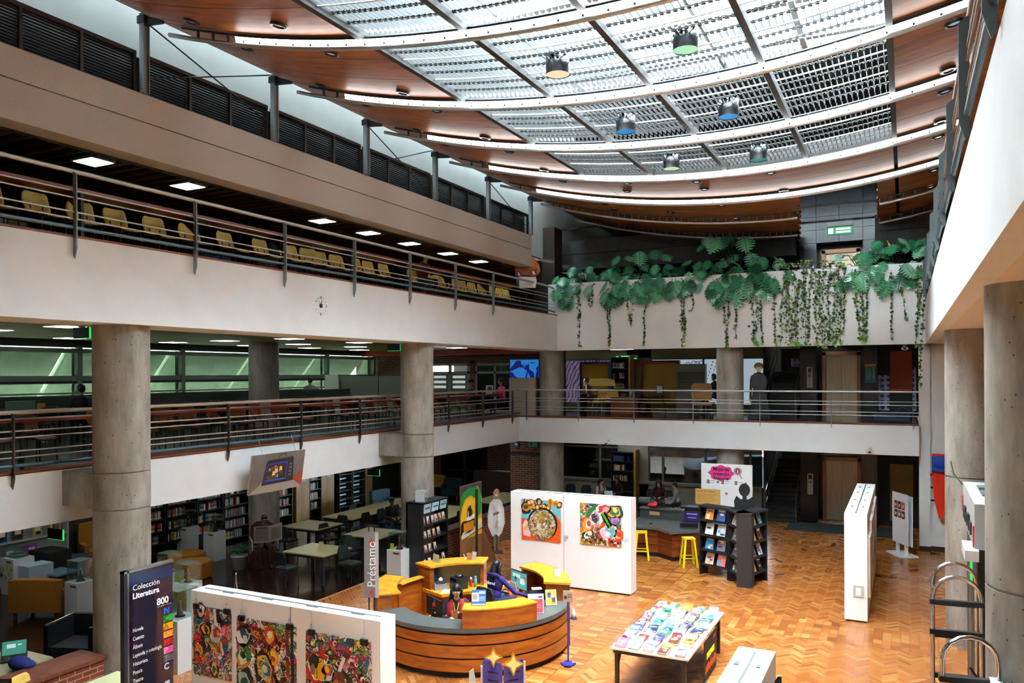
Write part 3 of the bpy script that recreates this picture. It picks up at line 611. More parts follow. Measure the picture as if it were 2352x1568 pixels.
# ------------------------------------------------------------ mezzanine back rooms (Y 30)
solid('wall_back_mezzanine_room', mat('6E6844', .8), (-12.7, -4.6, 30.3, 30.5, 5.75, 6.2), (-12.7, -4.6, 30.3, 30.5, ZM, 4.0), (-10.0, -9.0, 30.3, 30.5, ZM, 6.2))
MUR = bpy.data.materials.new('mural_film'); MUR.use_nodes = True; nt = MUR.node_tree; tc = nt.nodes.new('ShaderNodeTexCoord'); wv = nt.nodes.new('ShaderNodeTexWave'); wv.wave_type = 'RINGS'; wv.rings_direction = 'Y'; wv.inputs['Scale'].default_value = 2.2; wv.inputs['Distortion'].default_value = 7
rr = nt.nodes.new('ShaderNodeValToRGB'); rr.color_ramp.interpolation = 'CONSTANT'; rr.color_ramp.elements[0].color = (*hx('4A3A86'), 1); rr.color_ramp.elements[1].position = .2; rr.color_ramp.elements[1].color = (*hx('BDA3C4'), 1)
L = nt.links.new; L(tc.outputs['Object'], wv.inputs['Vector']); L(wv.outputs['Fac'], rr.inputs[0]); pb = nt.nodes['Principled BSDF']; L(rr.outputs[0], pb.inputs['Base Color']); L(rr.outputs[0], pb.inputs['Emission Color']); pb.inputs['Emission Strength'].default_value = .16
o = ST(MB().box(-12.7, -10.0, 30.36, 30.4, 4.0, 5.75).out('window_4', MUR))
DAYF = mat('C4D8E6', .6, emit=.55); ST(MB().box(-9.0, -4.6, 30.36, 30.4, 4.0, 5.75).out('window_5', DAYF))
b = MB(); INK = mat('3A58A8', .6)
for k in range(14):
    a = pi*(.05+.9*k/13); b.bar((-8.7+.15*cos(a), 30.33, 5.25+.15*sin(a)), (-8.7+(.55+.1*(k % 2))*cos(a), 30.33, 5.25+(.45)*sin(a)), .03, .01, (0, 1, 0))
for cx, cz, r in ((-7.55, 5.52, .09), (-7.2, 5.5, .13), (-7.05, 5.56, .1), (-7.32, 5.56, .1)): b.tube([(cx+r*cos(q*pi/8), 30.34, cz+r*sin(q*pi/8)) for q in range(16)], .012, 4, closed=True)
for i in range(9):
    for j in range(7-i//2):
        r = .028-.002*j; c = (-6.6+.13*i-.1*j*.4, 30.34, 5.62-.13*j-.05*(i % 2)); b.ell(c, (r, .006, r), 8, 4)
b.out('window_5_doodles', INK)['kind'] = 'structure'
b = MB()
for x in (-12.7, -11.3, -10.05, -9.0, -6.95, -4.65): b.box(x-.03, x+.03, 30.28, 30.36, ZM, 5.8)
b.box(-12.7, -4.6, 30.28, 30.36, 5.72, 5.8); ST(b.out('window_5_frame', mat('4A5A5E', .5)))
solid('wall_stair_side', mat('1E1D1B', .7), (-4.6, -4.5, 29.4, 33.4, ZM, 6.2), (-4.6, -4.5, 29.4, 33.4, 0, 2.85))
def framed_panel(x0, x1, z0, z1, y, hf, lab):
    t = E('framed_partition', lab, 'partition', ((x0+x1)/2, y, ZM)); w = (x1-x0)/2
    b = MB(); b.box(-w-.09, -w, -.1, .1, 0, z1-ZM+.09); b.box(w, w+.09, -.1, .1, 0, z1-ZM+.09); b.box(-w, w, -.1, .1, z1-ZM, z1-ZM+.09); b.out('frame', mat(hf, .5), t)
    MB().box(-w, w, -.03, .03, z0-ZM, z1-ZM).out('panel', mat('A8842A', .6, noise=.1, scale=30), t)
framed_panel(-11.75, -10.62, 4.0, 5.58, 29.9, '1C2C5E', 'yellow partition panel in a dark blue frame on the mezzanine')
framed_panel(-9.2, -7.85, 4.0, 5.6, 29.9, '7A1C1C', 'yellow partition panel in a dark red frame on the mezzanine')
# ------------------------------------------------------------ ground floor back: window wall, courtyard
solid('wall_back_ground', mat('8A8C80', .7), (-12.5, -4.6, 29.0, 29.25, 0, 1.02), (-12.5, -4.6, 28.95, 29.3, 1.0, 1.1), (-9.95, -8.75, 29.0, 29.3, 0, 2.85), (-12.7, -4.6, 29, 29.3, 2.72, 2.85))
ST(MB().box(-12.5, -9.95, 29.1, 29.12, 1.1, 2.75).box(-8.75, -4.6, 29.1, 29.12, 1.1, 2.75).out('window_6', SMOKE))
b = MB()
for x in (-12.45, -10.72, -9.95, -8.75, -8.2, -6.6, -5.0): b.box(x-.035, x+.035, 29.04, 29.16, 1.05, 2.8)
b.box(-12.5, -4.6, 29.04, 29.16, 2.3, 2.36); ST(b.out('window_6_frame', mat('6E7A7A', .5)))
ST(MB().box(-21, -4.6, 29.3, 48, -.1, 0).out('ground_courtyard', brick('8A5A44', '74483A', 'A08A7A', 1)))
solid('wall_courtyard', BRICKD, (-21, -4.6, 48, 48.3, 0, 6), (-14.5, -11.2, 36, 36.3, 0, 3.6))
o = MB().arcbox((-3.6, 33.4, 0), 4.2, 4.75, R(100), R(215), 0, 1.35, 30).out('curved_bench_wall', mat('6A6E78', .7, noise=.1)); tag(o, 'curved grey stone bench wall in the courtyard behind the window', 'bench wall')
tag(MB().arcbox((-3.6, 33.4, 0), 4.15, 4.8, R(100), R(215), 1.36, 1.42, 30).out('bench_coping', mat('8A98B0', .6)), 'pale coping lying on the curved courtyard wall', 'coping')
tag(MB().box(-12.0, -11.0, 31.6, 32.4, 0, 1.5).out('courtyard_crate', mat('7A5C46', .8)), 'tan block standing in the courtyard behind the left window', 'block')
solid('wall_brick_pier', BRICKD, (-13.55, -12.0, 26.9, 27.2, 0, 2.1), (-13.55, -12.0, 26.9, 27.2, 2.22, 2.85))
ST(MB().box(-13.55, -12.0, 26.95, 27.2, 2.1, 2.22).out('trim_5', DARKM))
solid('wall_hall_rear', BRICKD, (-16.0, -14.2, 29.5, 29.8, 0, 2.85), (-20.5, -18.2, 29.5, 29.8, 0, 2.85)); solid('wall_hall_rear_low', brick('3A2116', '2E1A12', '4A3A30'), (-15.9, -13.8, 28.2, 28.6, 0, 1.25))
b = MB()
for x in (-18.2, -17.1, -16.0): b.box(x-.05, x+.05, 29.5, 29.6, 0, 2.85)
b.box(-18.2, -16, 29.5, 29.6, 2.1, 2.2); b.box(-18.2, -16, 29.5, 29.6, 1.0, 1.06); d3 = ST(b.out('door_3', FRAMED)); MB().box(-18.15, -16.05, 29.54, 29.56, .05, 2.8).out('pane', GREENG, d3)
for (p, lab, w_) in ((oy(1158, 1026, 26.85), 'blue disability sign above the brick pier', 0), (oy(1213, 1025, 26.85), 'turquoise direction sign on the brick pier', 1)):
    pass
t = MB().box(-.11, .11, -.01, .01, -.12, .12).mt(1).box(-.03, .06, -.014, -.01, -.04, .03).box(-.05, -.02, -.014, -.01, .02, .09).out('wall_sign', [mat('123A78', .5), mat('E8EEF5', .5)], None, (-13.28, 26.86, 2.52)); tag(t, 'small blue pictogram sign on the brick pier', 'sign')
t = MB().box(-.19, .19, -.01, .01, -.1, .1).mt(1).ell((-.09, -.012, 0), (.05, .004, .06), 10, 6).out('wall_sign', [mat('3FB8A0', .5), mat('14403A', .5)], None, (-12.56, 26.86, 2.55)); tag(t, 'turquoise direction sign on the brick pier', 'sign')
t = MB().box(-.5, .5, -.015, .015, -.1, .1).mt(1).box(-.2, .45, -.02, -.015, -.06, -.01).box(-.2, .3, -.02, -.015, .03, .07).ell((-.36, -.018, 0), (.07, .004, .07), 12, 6).out('exit_sign', [mat('1E3A20', .5), mat('4FD46A', .4, emit=.7)], None, tuple(oy(1438, 821, 30.0))); tag(t, 'dark green emergency exit sign above the mezzanine bookcase', 'exit sign')
# ------------------------------------------------------------ ceilings of the galleries: slats and light panels
def slats(name, x0, x1, y0, y1, z, pitch, wd, m):
    b = MB(); n = int((y1-y0)/pitch)
    for i in range(n): y = y0+i*pitch; b.box(x0, x1, y, y+wd, z, z+.05)
    return ST(b.out(name, m))
slats('ceiling_upper_slats', -20.8, -12.0, 3, 27, 9.0, .3, .05, WSLAT); slats('ceiling_mezzanine_slats', -20, -11.97, 4, 27, 6.14, .16, .09, mat('8F7426', .5))
ST(MB().box(-20, -11.97, -7, 4, 6.14, 6.19).out('ceiling_mezzanine_plain', mat('6B5520', .6)))
ST(MB().box(-12.02, -11.94, -7, YB, 6.0, 6.3).out('trim_6', WHITE))
LP = mat('F2F6FA', .4, emit=8); LPF = mat('C9CCC8', .5)
LPH = mat('F2F6FA', .4, emit=12)
def lpanel(x, y, z, w, d, lab, g, k):
    t = E('ceiling_light_panel', lab, 'ceiling light', (x, y, z), 0, g)
    MB().box(-w/2-.03, w/2+.03, -d/2-.03, d/2+.03, 0, .04).out('frame', LPF, t); MB().box(-w/2, w/2, -d/2, d/2, -.008, 0).out('diffuser', LPH if z < 3 else LP, t)
for k, y in enumerate([9.2, 11.25, 13.3, 15.33, 17.2, 19.15, 21.3, 23.3]):
    if k == 2: continue
    lpanel(-12.9, y, 8.985, .5, .42, 'bright ceiling light panel over the upper gallery, %s from the camera' % ordin(k if k < 2 else k-1), 'upper gallery light panels', k)
k = 0
for x in (-14.3, -16.6, -18.6):
    for y in (9.6, 12.6, 15.7, 18.6, 21.4, 24.2):
        if (x, y) == (-14.3, 12.6): continue
        lpanel(x, y, 6.125, .55, .5, 'mezzanine ceiling light panel in the %s row, %s from the camera' % ({-14.3: 'front', -16.6: 'middle', -18.6: 'window'}[x], ordin(int((y-9.5)/2.9))), 'mezzanine light panels', k); k += 1
for k, (u, v) in enumerate(((1313, 811), (1465, 807), (1180, 812), (1925, 802))):
    p = oz(u, v, 6.1); lpanel(p.x, min(p.y, 29.5), 6.13, .9, .25, 'flat white light panel under the far mezzanine ceiling, %s' % ['beside the concrete column', 'over the bookcase', 'over the blue screen', 'over the lift'][k], 'far mezzanine light panels', k)
for k, (x, y) in enumerate(((-14.5, 13), (-17.5, 13), (-14.5, 18.5), (-17.5, 18.5), (-14.5, 24), (-17.5, 24), (-10.9, 27.6), (-7, 27.6))):
    lpanel(x, y, 2.83, .5, .2, 'small hall ceiling light, %s of the hidden row' % ordin(k), 'hall ceiling lights', k)

ADDED_SLOT = bpy.data.materials.new('added_roof_slot_glazing'); ADDED_SLOT.use_nodes = True; _glass(ADDED_SLOT, (.5, .52, .52), .05)
ST(MB().box(-11.6, -11.1, -7, 25.5, 12.28, 12.3).out('window_7_added_slot', ADDED_SLOT))  # made-up roof slot, added to wash the clerestory wall with daylight
# ------------------------------------------------------------ painted pictures
def paintmat(seed, cols, sc_=5., line=.035, warp=.35, rings=0., stretch=(1, 1, 1)):
    m = bpy.data.materials.new('painted_canvas'); m.use_nodes = True; nt = m.node_tree; N = nt.nodes.new; L = nt.links.new; b = nt.nodes['Principled BSDF']
    tc = N('ShaderNodeTexCoord'); mp = N('ShaderNodeMapping'); mp.inputs['Location'].default_value = (seed*3.1, seed*1.7, seed*2.3); mp.inputs['Scale'].default_value = stretch
    L(tc.outputs['Object'], mp.inputs[0]); no = N('ShaderNodeTexNoise'); no.inputs['Scale'].default_value = 4; no.inputs['Detail'].default_value = 3; L(mp.outputs[0], no.inputs[0])
    ad = N('ShaderNodeMix'); ad.data_type = 'RGBA'; ad.blend_type = 'LINEAR_LIGHT'; ad.inputs[0].default_value = warp*.35; L(mp.outputs[0], ad.inputs[6]); L(no.outputs['Color'], ad.inputs[7])
    v1 = N('ShaderNodeTexVoronoi'); v1.inputs['Scale'].default_value = sc_; L(ad.outputs[2], v1.inputs['Vector'])
    r = N('ShaderNodeValToRGB'); r.color_ramp.interpolation = 'CONSTANT'; e = r.color_ramp.elements; n = len(cols)
    e[0].color = (*hx(cols[0]), 1); e[1].position = 1/n; e[1].color = (*hx(cols[1]), 1)
    for i in range(2, n): q = e.new(i/n); q.color = (*hx(cols[i]), 1)
    sp = N('ShaderNodeSeparateColor'); L(v1.outputs['Color'], sp.inputs[0]); L(sp.outputs[0], r.inputs[0])
    v2 = N('ShaderNodeTexVoronoi'); v2.feature = 'DISTANCE_TO_EDGE'; v2.inputs['Scale'].default_value = sc_*1.7; L(ad.outputs[2], v2.inputs['Vector'])
    lt = N('ShaderNodeMath'); lt.operation = 'LESS_THAN'; lt.inputs[1].default_value = line; L(v2.outputs['Distance'], lt.inputs[0])
    v3 = N('ShaderNodeTexVoronoi'); v3.inputs['Scale'].default_value = sc_*.8; L(ad.outputs[2], v3.inputs['Vector'])
    mu = N('ShaderNodeMath'); mu.operation = 'MULTIPLY'; mu.inputs[1].default_value = 30; si = N('ShaderNodeMath'); si.operation = 'SINE'; gt = N('ShaderNodeMath'); gt.operation = 'GREATER_THAN'; gt.inputs[1].default_value = .55-rings
    L(v3.outputs['Distance'], mu.inputs[0]); L(mu.outputs[0], si.inputs[0]); L(si.outputs[0], gt.inputs[0])
    r2 = N('ShaderNodeValToRGB'); r2.color_ramp.interpolation = 'CONSTANT'; e = r2.color_ramp.elements; e[0].color = (*hx(cols[-1]), 1); e[1].position = .3; e[1].color = (*hx(cols[1]), 1); q = e.new(.5); q.color = (.8, .8, .76, 1); q = e.new(.7); q.color = (*hx(cols[2]), 1)
    s3 = N('ShaderNodeSeparateColor'); L(v3.outputs['Color'], s3.inputs[0]); L(s3.outputs[1], r2.inputs[0])
    x1 = N('ShaderNodeMix'); x1.data_type = 'RGBA'; L(gt.outputs[0], x1.inputs[0]); L(r.outputs[0], x1.inputs[6]); L(r2.outputs[0], x1.inputs[7])
    x2 = N('ShaderNodeMix'); x2.data_type = 'RGBA'; x2.inputs[7].default_value = (.02, .02, .025, 1); L(lt.outputs[0], x2.inputs[0]); L(x1.outputs[2], x2.inputs[6]); L(x2.outputs[2], b.inputs['Base Color']); b.inputs['Roughness'].default_value = .45
    return m
# ------------------------------------------------------------ white exhibition walls
XW = mat('F0F0EE', .7, noise=.02, scale=3)
def exwall(x0, x1, y0, y1, h, lab, joint=None, axis='x'):
    t = E('exhibition_wall', lab, 'display wall', ((x0+x1)/2, (y0+y1)/2, 0), 0, 'white movable display walls')
    cx, cy = (x0+x1)/2, (y0+y1)/2; hx_, hy = (x1-x0)/2, (y1-y0)/2
    MB().box(-hx_, hx_, -hy, hy, .04, h).out('body', XW, t); MB().box(-hx_+.04, hx_-.04, -hy+.04, hy-.04, 0, .04).out('plinth', DARKM, t)
    b = MB()
    if axis == 'x':
        b.box(-hx_+.1, hx_-.1, -.012, .012, h, h+.008)
        for f in (-.62, -.18, .3, .75): b.box(hx_*f-.12, hx_*f+.06, -.05, -.02, h, h+.01)
        b.box(hx_*joint-.004, hx_*joint+.004, -hy-.002, hy+.002, .04, h+.002)
    else:
        b.box(-.012, .012, -hy+.1, hy-.1, h, h+.008)
        for f in (-.6, -.2, .3, .7): b.box(-.14, -.09, hy*f-.05, hy*f+.05, h, h+.01); b.box(.08, .12, hy*f-.04, hy*f+.03, h, h+.01)
    b.out('top_track', mat('5A5E60', .5), t); return t
exwall(-8.77, -5.61, 7.68, 7.99, 2.25, 'white display wall in the foreground carrying three colourful doodle sheets', .12)
exwall(-8.88, -5.75, 17.65, 18.05, 2.25, 'white display wall in mid hall carrying the two square paintings', -.08)
t = exwall(-1.17, -.73, 17.84, 22.8, 2.25, 'white display wall seen end-on in front of the lifts', 0, 'y')
MB().box(.31-.15-.21, .31-.15+.0, -2.49, -2.478, .62-.1, .86-.1).mt(1).box(.0, .1, -2.492, -2.485, .56, .72).out('socket_plate', [mat('B9B9B4', .4), mat('ECECEA', .4)], t)
t = exwall(-1.62, -1.24, 5.2, 8.67, 2.25, 'white display wall at the bottom edge right of the book table', 0, 'y')
MB().tube([(.2, 1.66, 1.95), (.24, 1.66, 2.02), (.24, 1.66, 1.75), (.2, 1.66, 1.7)], .02, 6).out('latch', mat('2A2A2C', .35, .6), t)
P1 = ['E8C23A', '2E8F86', 'D8402E', 'E9E4CF', 'D97FA8', '3A6A9A', 'E28A2A', '7FB04A', '243040']
def canvas(lab, pts, y, th, m, cat='painting', name='painting', loc_z=None):
    """flat picture whose front face lies in plane y; pts = (x0,x1,z0,z1)"""
    x0, x1, z0, z1 = pts; t = E(name, lab, cat, ((x0+x1)/2, y, (z0+z1)/2)); w, h = (x1-x0)/2, (z1-z0)/2
    MB().box(-w, w, .003, th, -h, h).out('canvas', mat('C98A5A', .7) if th > .02 else mat('F0EEE6', .7), t)
    MB().add([(-w, 0, -h), (w, 0, -h), (w, 0, h), (-w, 0, h)], [(0, 1, 2, 3)]).out('painted_face', m, t); return t, w, h
def clips(t, w, h):
    for s in (-.8, .8):
        c = MB().ob((w*s, -.012, h-.01), (.1, .03, .07)).out('clip', mat('111214', .4), t); MB().tube([(w*s-.02, -.02, h+.02), (w*s, -.02, h+.1), (w*s+.02, -.02, h+.02)], .004, 4).out('clip_loop', CHROME, c)
        MB().tube([(w*s, -.006, h+.05), (w*s, -.006, 2.24-t.location.z)], .0025, 4).out('hanging_wire', CHROME, t)
def rectof(u0, v0, u1, v1, y): a, b = oy(u0, v0, y), oy(u1, v1, y); return (a.x, b.x, b.z, a.z)
yf = 7.66
def spot(b, c, r, cols, y=-.002, n=18, ex=1, wob=1):
    for i, h in enumerate(cols):
        rr = r*(1-i/len(cols)*.9); b.c(h); f1, f2 = rnd.uniform(0, 6), rnd.uniform(0, 6); ox_, oz_ = rnd.uniform(-.12, .12)*r*i, rnd.uniform(-.12, .12)*r*i; rw = lambda a: rr*(1+wob*(.13*sin(2*a+f1)+.09*sin(5*a+f2)))
        b.add([(c[0]+ox_+rw(2*pi*k/n)*cos(2*pi*k/n)*ex, y-.0012*i, c[1]+oz_+rw(2*pi*k/n)*sin(2*pi*k/n)) for k in range(n)], [tuple(range(n))[::-1]])
def stroke(b, pts, w, h, y=-.0015):
    b.c(h); p = [V((q[0], 0, q[1])) for q in pts]
    for i in range(len(p)-1):
        d = (p[i+1]-p[i]).normalized(); n = V((-d.z, 0, d.x))*w/2
        b.add([q+V((0, y, 0)) for q in (p[i]-n-d*w*.2, p[i+1]-n+d*w*.2, p[i+1]+n+d*w*.2, p[i]+n-d*w*.2)], [(0, 1, 2, 3)])
PV = vcol(.45, 'painted_pattern')
def scribble(b, w, h, n, cols=('141418', '141418', '141418', 'F2F0E8', 'C8342A'), y=-.011):
    for i in range(n):
        x, z = rs.uniform(-.92, .92)*w, rs.uniform(-.92, .92)*h; a = rs.uniform(0, 6.28); q = []
        for k in range(6): q.append((max(-w, min(w, x)), max(-h, min(h, z)))); x += .028*cos(a); z += .028*sin(a); a += rs.uniform(-1.3, 1.3)
        if len(set(q)) == 6: stroke(b, q, rs.choice([.006, .009, .013]), rs.choice(cols), y-.00005*i)
rs = random.Random(3)
zb = .75
a = oy(444, 1386, yf); c = oy(532, 1405, yf); t, w, h = canvas('tall doodle sheet in yellow, teal and pink at the left end of the foreground wall', (a.x, c.x, oy(490, 1556, yf).z, (a.z+c.z)/2), yf, .006, paintmat(1, P1, 9, .03, .5, .1), 'painting'); clips(t, w, h)
b = MB(); spot(b, (w*.2, h*.28), .14, ['F2EFE6', 'C9C4B0', 'A02A2A', 'E06A3A'], ex=.8); spot(b, (-w*.35, h*.36), .1, ['2A2A2A', 'E2B23A', '6A1F14']); spot(b, (w*.35, -h*.15), .13, ['F4F0E8', 'D99A2A', '9A3A1A'], ex=.6); spot(b, (-w*.6, h*.86), .1, ['1E1E1E', 'E59AA8', 'F4F4F0', '202020']); spot(b, (w*.1, -h*.75), .12, ['1E1E1E', 'E8C83A', '2A6A4A'], ex=.7); spot(b, (w*.62, h*.4), .07, ['E2506A', 'F08AA0'])
stroke(b, [(w*.15, h*.95), (w*.18, h*.62)], .07, 'F2D9C8'); stroke(b, [(w*.3, h*.95), (w*.34, h*.66), (w*.5, h*.6)], .08, '3A1F18'); stroke(b, [(-w*.95, h*.6), (-w*.2, h*.55), (w*.1, h*.5)], .03, '1F7A70'); scribble(b, w, h, 70); b.out('painted_pattern', PV, t)
text('ET', .09, t, (w*.3, -.004, h*.5), (1, 0, 0), (0, 0, 1), BLACK, 'painted_letters', .0005)
a = oy(543, 1412, yf); c = oy(681, 1442, yf); t, w, h = canvas('middle doodle sheet with dark red slanting bars on the foreground wall', (a.x, c.x, zb, (a.z+c.z)/2), yf, .006, paintmat(2, ['F0E6D0', '8A1F1A', 'E8A02A', '2A4A7A', '4F9A5A', 'D9386A', '1E1E22', 'F2F2EE'], 8, .045, .6, .0), 'painting'); clips(t, w, h)
b = MB()
stroke(b, [(-w*.9, h*.86), (-w*.2, h*.8), (w*.1, h*.45), (w*.3, -h*.1), (w*.9, -h*.9)], .05, '8E1512'); stroke(b, [(-w*.4, h*.65), (w*.15, h*.2), (w*.25, -h*.4), (w*.4, -h*.9)], .035, '8E1512'); stroke(b, [(w*.05, h*.1), (w*.95, -h*.7)], .05, 'EFE9DC'); stroke(b, [(w*.7, h*.9), (w*.72, 0)], .05, '7A2A1A'); stroke(b, [(w*.85, h*.9), (w*.88, -h*.2)], .045, '20242A'); stroke(b, [(-w*.95, -h*.55), (-w*.2, -h*.6), (w*.1, -h*.62)], .04, 'D9284A')
spot(b, (-w*.75, h*.62), .14, ['1E1E22', 'E9EDF0', '2A4A5A', 'C9D8DC']); spot(b, (-w*.75, h*.2), .15, ['D98A2A', '2A8A4A', 'E8E4C0', '1F3A2A']); spot(b, (-w*.72, -h*.3), .15, ['1E2A2E', 'A8C8B8', '2A5A4A']); spot(b, (w*.25, h*.3), .1, ['E8921A', 'F2C23A', 'B8501A']); spot(b, (-w*.1, h*.05), .2, ['1F1F24', 'E2A23A', '8AA86A', '3A5A8A', 'D9D4B0'], ex=.8); spot(b, (w*.15, h*.72), .13, ['C8382A', 'E8B02A', 'F2EFE0'], ex=.7)
scribble(b, w, h, 80); b.out('painted_pattern', PV, t)
a = oy(702, 1446, yf); c = oy(853, 1476, yf); t, w, h = canvas('right doodle sheet crowded with ringed dots and faces on the foreground wall', (a.x, c.x, zb, (a.z+c.z)/2), yf, .006, paintmat(3, ['D92A4A', 'E8C02A', '1E1E22', 'E86A9A', '3A8A5A', 'F0EADA', '6A3A2A', '3A6A9A'], 11, .04, .5, .1), 'painting'); clips(t, w, h)
b = MB()
for k in range(46):
    x, z = rs.uniform(-.9, .9)*w, rs.uniform(-.95, .92)*h; spot(b, (x, z), rs.uniform(.03, .075), rs.choice([['F2D83A', 'F2D83A'], ['1E1E22', 'E83A6A', 'F4F0E0', '1E1E22'], ['F0EADA', '2A2A2A', 'E8A02A'], ['C8284A', 'E8C8D0', '3A1A20'], ['2A2A2A', '8AB04A', 'F2E2A0']]), y=-.002-.0001*k)
spot(b, (-w*.62, h*.3), .22, ['C82A2A', 'F2F0E6', 'E2A81A', '2A2420', '8A6A5A'], ex=.75, y=-.008); spot(b, (-w*.3, h*.25), .13, ['2A2A40', 'E2DCE8', 'C8402A', 'F2B02A'], y=-.008); spot(b, (w*.05, h*.1), .16, ['241A18', '6A3A24', 'B06A3A'], ex=1.1, y=-.008); stroke(b, [(w*.2, h*.6), (w*.05, h*.3)], .05, 'DCE4EA', -.009); scribble(b, w, h, 90); b.out('painted_pattern', PV, t)
yf = 17.63
t, w, h = canvas('square painting with a round face on bright orange, left one on the mid wall', rectof(1198, 1145, 1288, 1246, yf), yf, .05, mat('EE5A1C', .5))
OMC = paintmat(5, ['E2A03A', 'F2EBD8', '8A6A3A', 'D9D0B0', 'B8342A', '3A4A5A', 'C8B84A'], 11, .05, .9, .25)
b = MB(); b.c('6FC4CC'); b.flat([(-w, h*.05), (-w*.55, h*.0), (w*.3, h*.1), (w*.75, h*.35), (w, h*.0), (w, h), (-w, h)], (0, -.001, 0), (1, 0, 0), (0, 0, 1)); b.c('F0B4C0'); b.flat([(-w*.3, h*.3), (0, h*.75), (w*.5, h*.65), (w*.7, h*.3)], (0, -.0015, 0), (1, 0, 0), (0, 0, 1))
for i in range(24): spot(b, (rs.uniform(-.95, .95)*w, rs.uniform(.55, .95)*h), rs.uniform(.04, .09), rs.choice([['2A2A3A', 'E2A02A'], ['E2A02A', 'B86A1A'], ['3A2A4A', 'D98A2A', 'F2D8A0']]), y=-.002-.0001*i, n=9)
spot(b, (-w*.75, h*.6), .16, ['2A2430', 'C98A2A', '6A4A1A']); spot(b, (w*.08, -h*.15), .4, ['1A1A1A', 'D9D3BE'], y=-.005, n=40, wob=0); spot(b, (-w*.2, -h*.25), .3, ['8A7A5A', 'E8DCC0', 'D9A03A'], y=-.009, n=30, ex=.7); b.c('F2C8D0'); b.flat([(-w*.9, -h*.8), (-w*.55, -h*.85), (-w*.5, -h*.3), (-w*.8, 0), (-w*.95, -h*.3)], (0, -.003, 0), (1, 0, 0), (0, 0, 1)); stroke(b, [(-w*.85, -h*.5), (-w*.6, -h*.2)], .06, 'F2C23A', -.004)
for i in range(40): a = i/40*2*pi; stroke(b, [(w*.15, -h*.1), (w*.2+.2*cos(a*.5+.3), -h*.1+.35*sin(a)*.8)], .012, rs.choice(['B8342A', '2A4A3A', 'E2A02A', '3A3A6A', 'F2E8C8', '8A3A5A']), -.012-.0001*i)
b.out('painted_pattern', PV, t); MB().add([(w*.08+.36*cos(q*pi/12), -.0175, -h*.2+.38*sin(q*pi/12)) for q in range(24)], [tuple(range(24))[::-1]]).out('painted_head', OMC, t)
t, w, h = canvas('square painting of swirling yellow and red figures, right one on the mid wall', rectof(1332, 1154, 1427, 1257, yf), yf, .05, paintmat(8, ['C9A02A', 'E2B83A', 'D94A1A', '4F8A3A', 'F0E8D0', 'B8922A', '2A5A6A'], 5, .02, .8, .05))
b = MB(); b.c('3A7A3A'); b.flat([(-w*.9, -h*.1), (-w*.6, h*.7), (-w*.2, h*.95), (w*.1, h*.8), (-w*.3, h*.5), (-w*.7, 0)], (0, -.001, 0), (1, 0, 0), (0, 0, 1))
spot(b, (-w*.65, -h*.1), .2, ['E2501A', 'F2A03A', 'F2E0C8', 'B83A4A'], ex=.8); spot(b, (-w*.2, h*.3), .2, ['F2F0EC', 'D8D0D8', '4A3A44', '2A1A1A'], ex=.75); spot(b, (w*.7, h*.65), .19, ['20505A', 'E2A82A', '3A6A4A', 'F2D07A']); spot(b, (w*.7, h*.25), .14, ['6A4A7A', 'A888B8', '8A6A9A']); spot(b, (w*.35, -h*.3), .24, ['E2481A', 'F4F2EA', '6AB0B8', 'D8B8D8', 'F0E4F0']); spot(b, (w*.82, -h*.35), .15, ['E2501A', 'F2B06A', 'C83A2A']); spot(b, (-w*.6, -h*.55), .14, ['1F1A24', 'F2F2F0', '2A2A34', 'E8E8E8']); spot(b, (w*.25, h*.8), .16, ['F4F0E8', 'C83A3A', 'E8A0A0'], ex=1.3)
for i in range(9): a = i/9; stroke(b, [(w*(.1+.4*a), h*(.6-.7*a)), (w*(.15+.4*a), h*(.52-.7*a))], .13, 'EFE8D8' if i % 2 else 'E8B8B0', -.006); spot(b, (w*(.12+.4*a), h*(.55-.7*a)), .03, ['4FA03A', '4FA03A'], -.007)
for i in range(60): spot(b, (rs.uniform(-.95, .95)*w, rs.uniform(-.97, -.65)*h), rs.uniform(.015, .035), [rs.choice(['1F1F1F', 'F2F2F2', '2A6A5A', 'D94A2A', 'E2C23A'])]*2, -.006-.0001*i, 8)
for i in range(50): q = rs.uniform(-.9, .5); stroke(b, [(-w*.2+rs.uniform(-.06, .06), h*q), (-w*.15+rs.uniform(-.08, .08), h*(q+.12))], .012, rs.choice(['4A3A5A', '8A7AA8', '2A2A3A', 'C8B8D0']), -.006)
for i in range(5): stroke(b, [(w*(.4+.12*i), -h*.62), (w*(.42+.12*i), -h*.8), (w*(.38+.13*i), -h*.95)], .04, 'E0401A', -.009)
b.out('painted_pattern', PV, t)
for u, v, s in ((1300, 1232, 'left'), (1438, 1240, 'right')):
    p = oy(u, v, 17.64); tag(MB().box(-.055, .055, -.006, .004, -.03, .03).out('caption_card', mat('C4C8D8', .6), None, (p.x, 17.645, p.z)), 'small caption card right of the %s' % ('orange face painting' if s == 'left' else 'yellow swirl painting'), 'card')
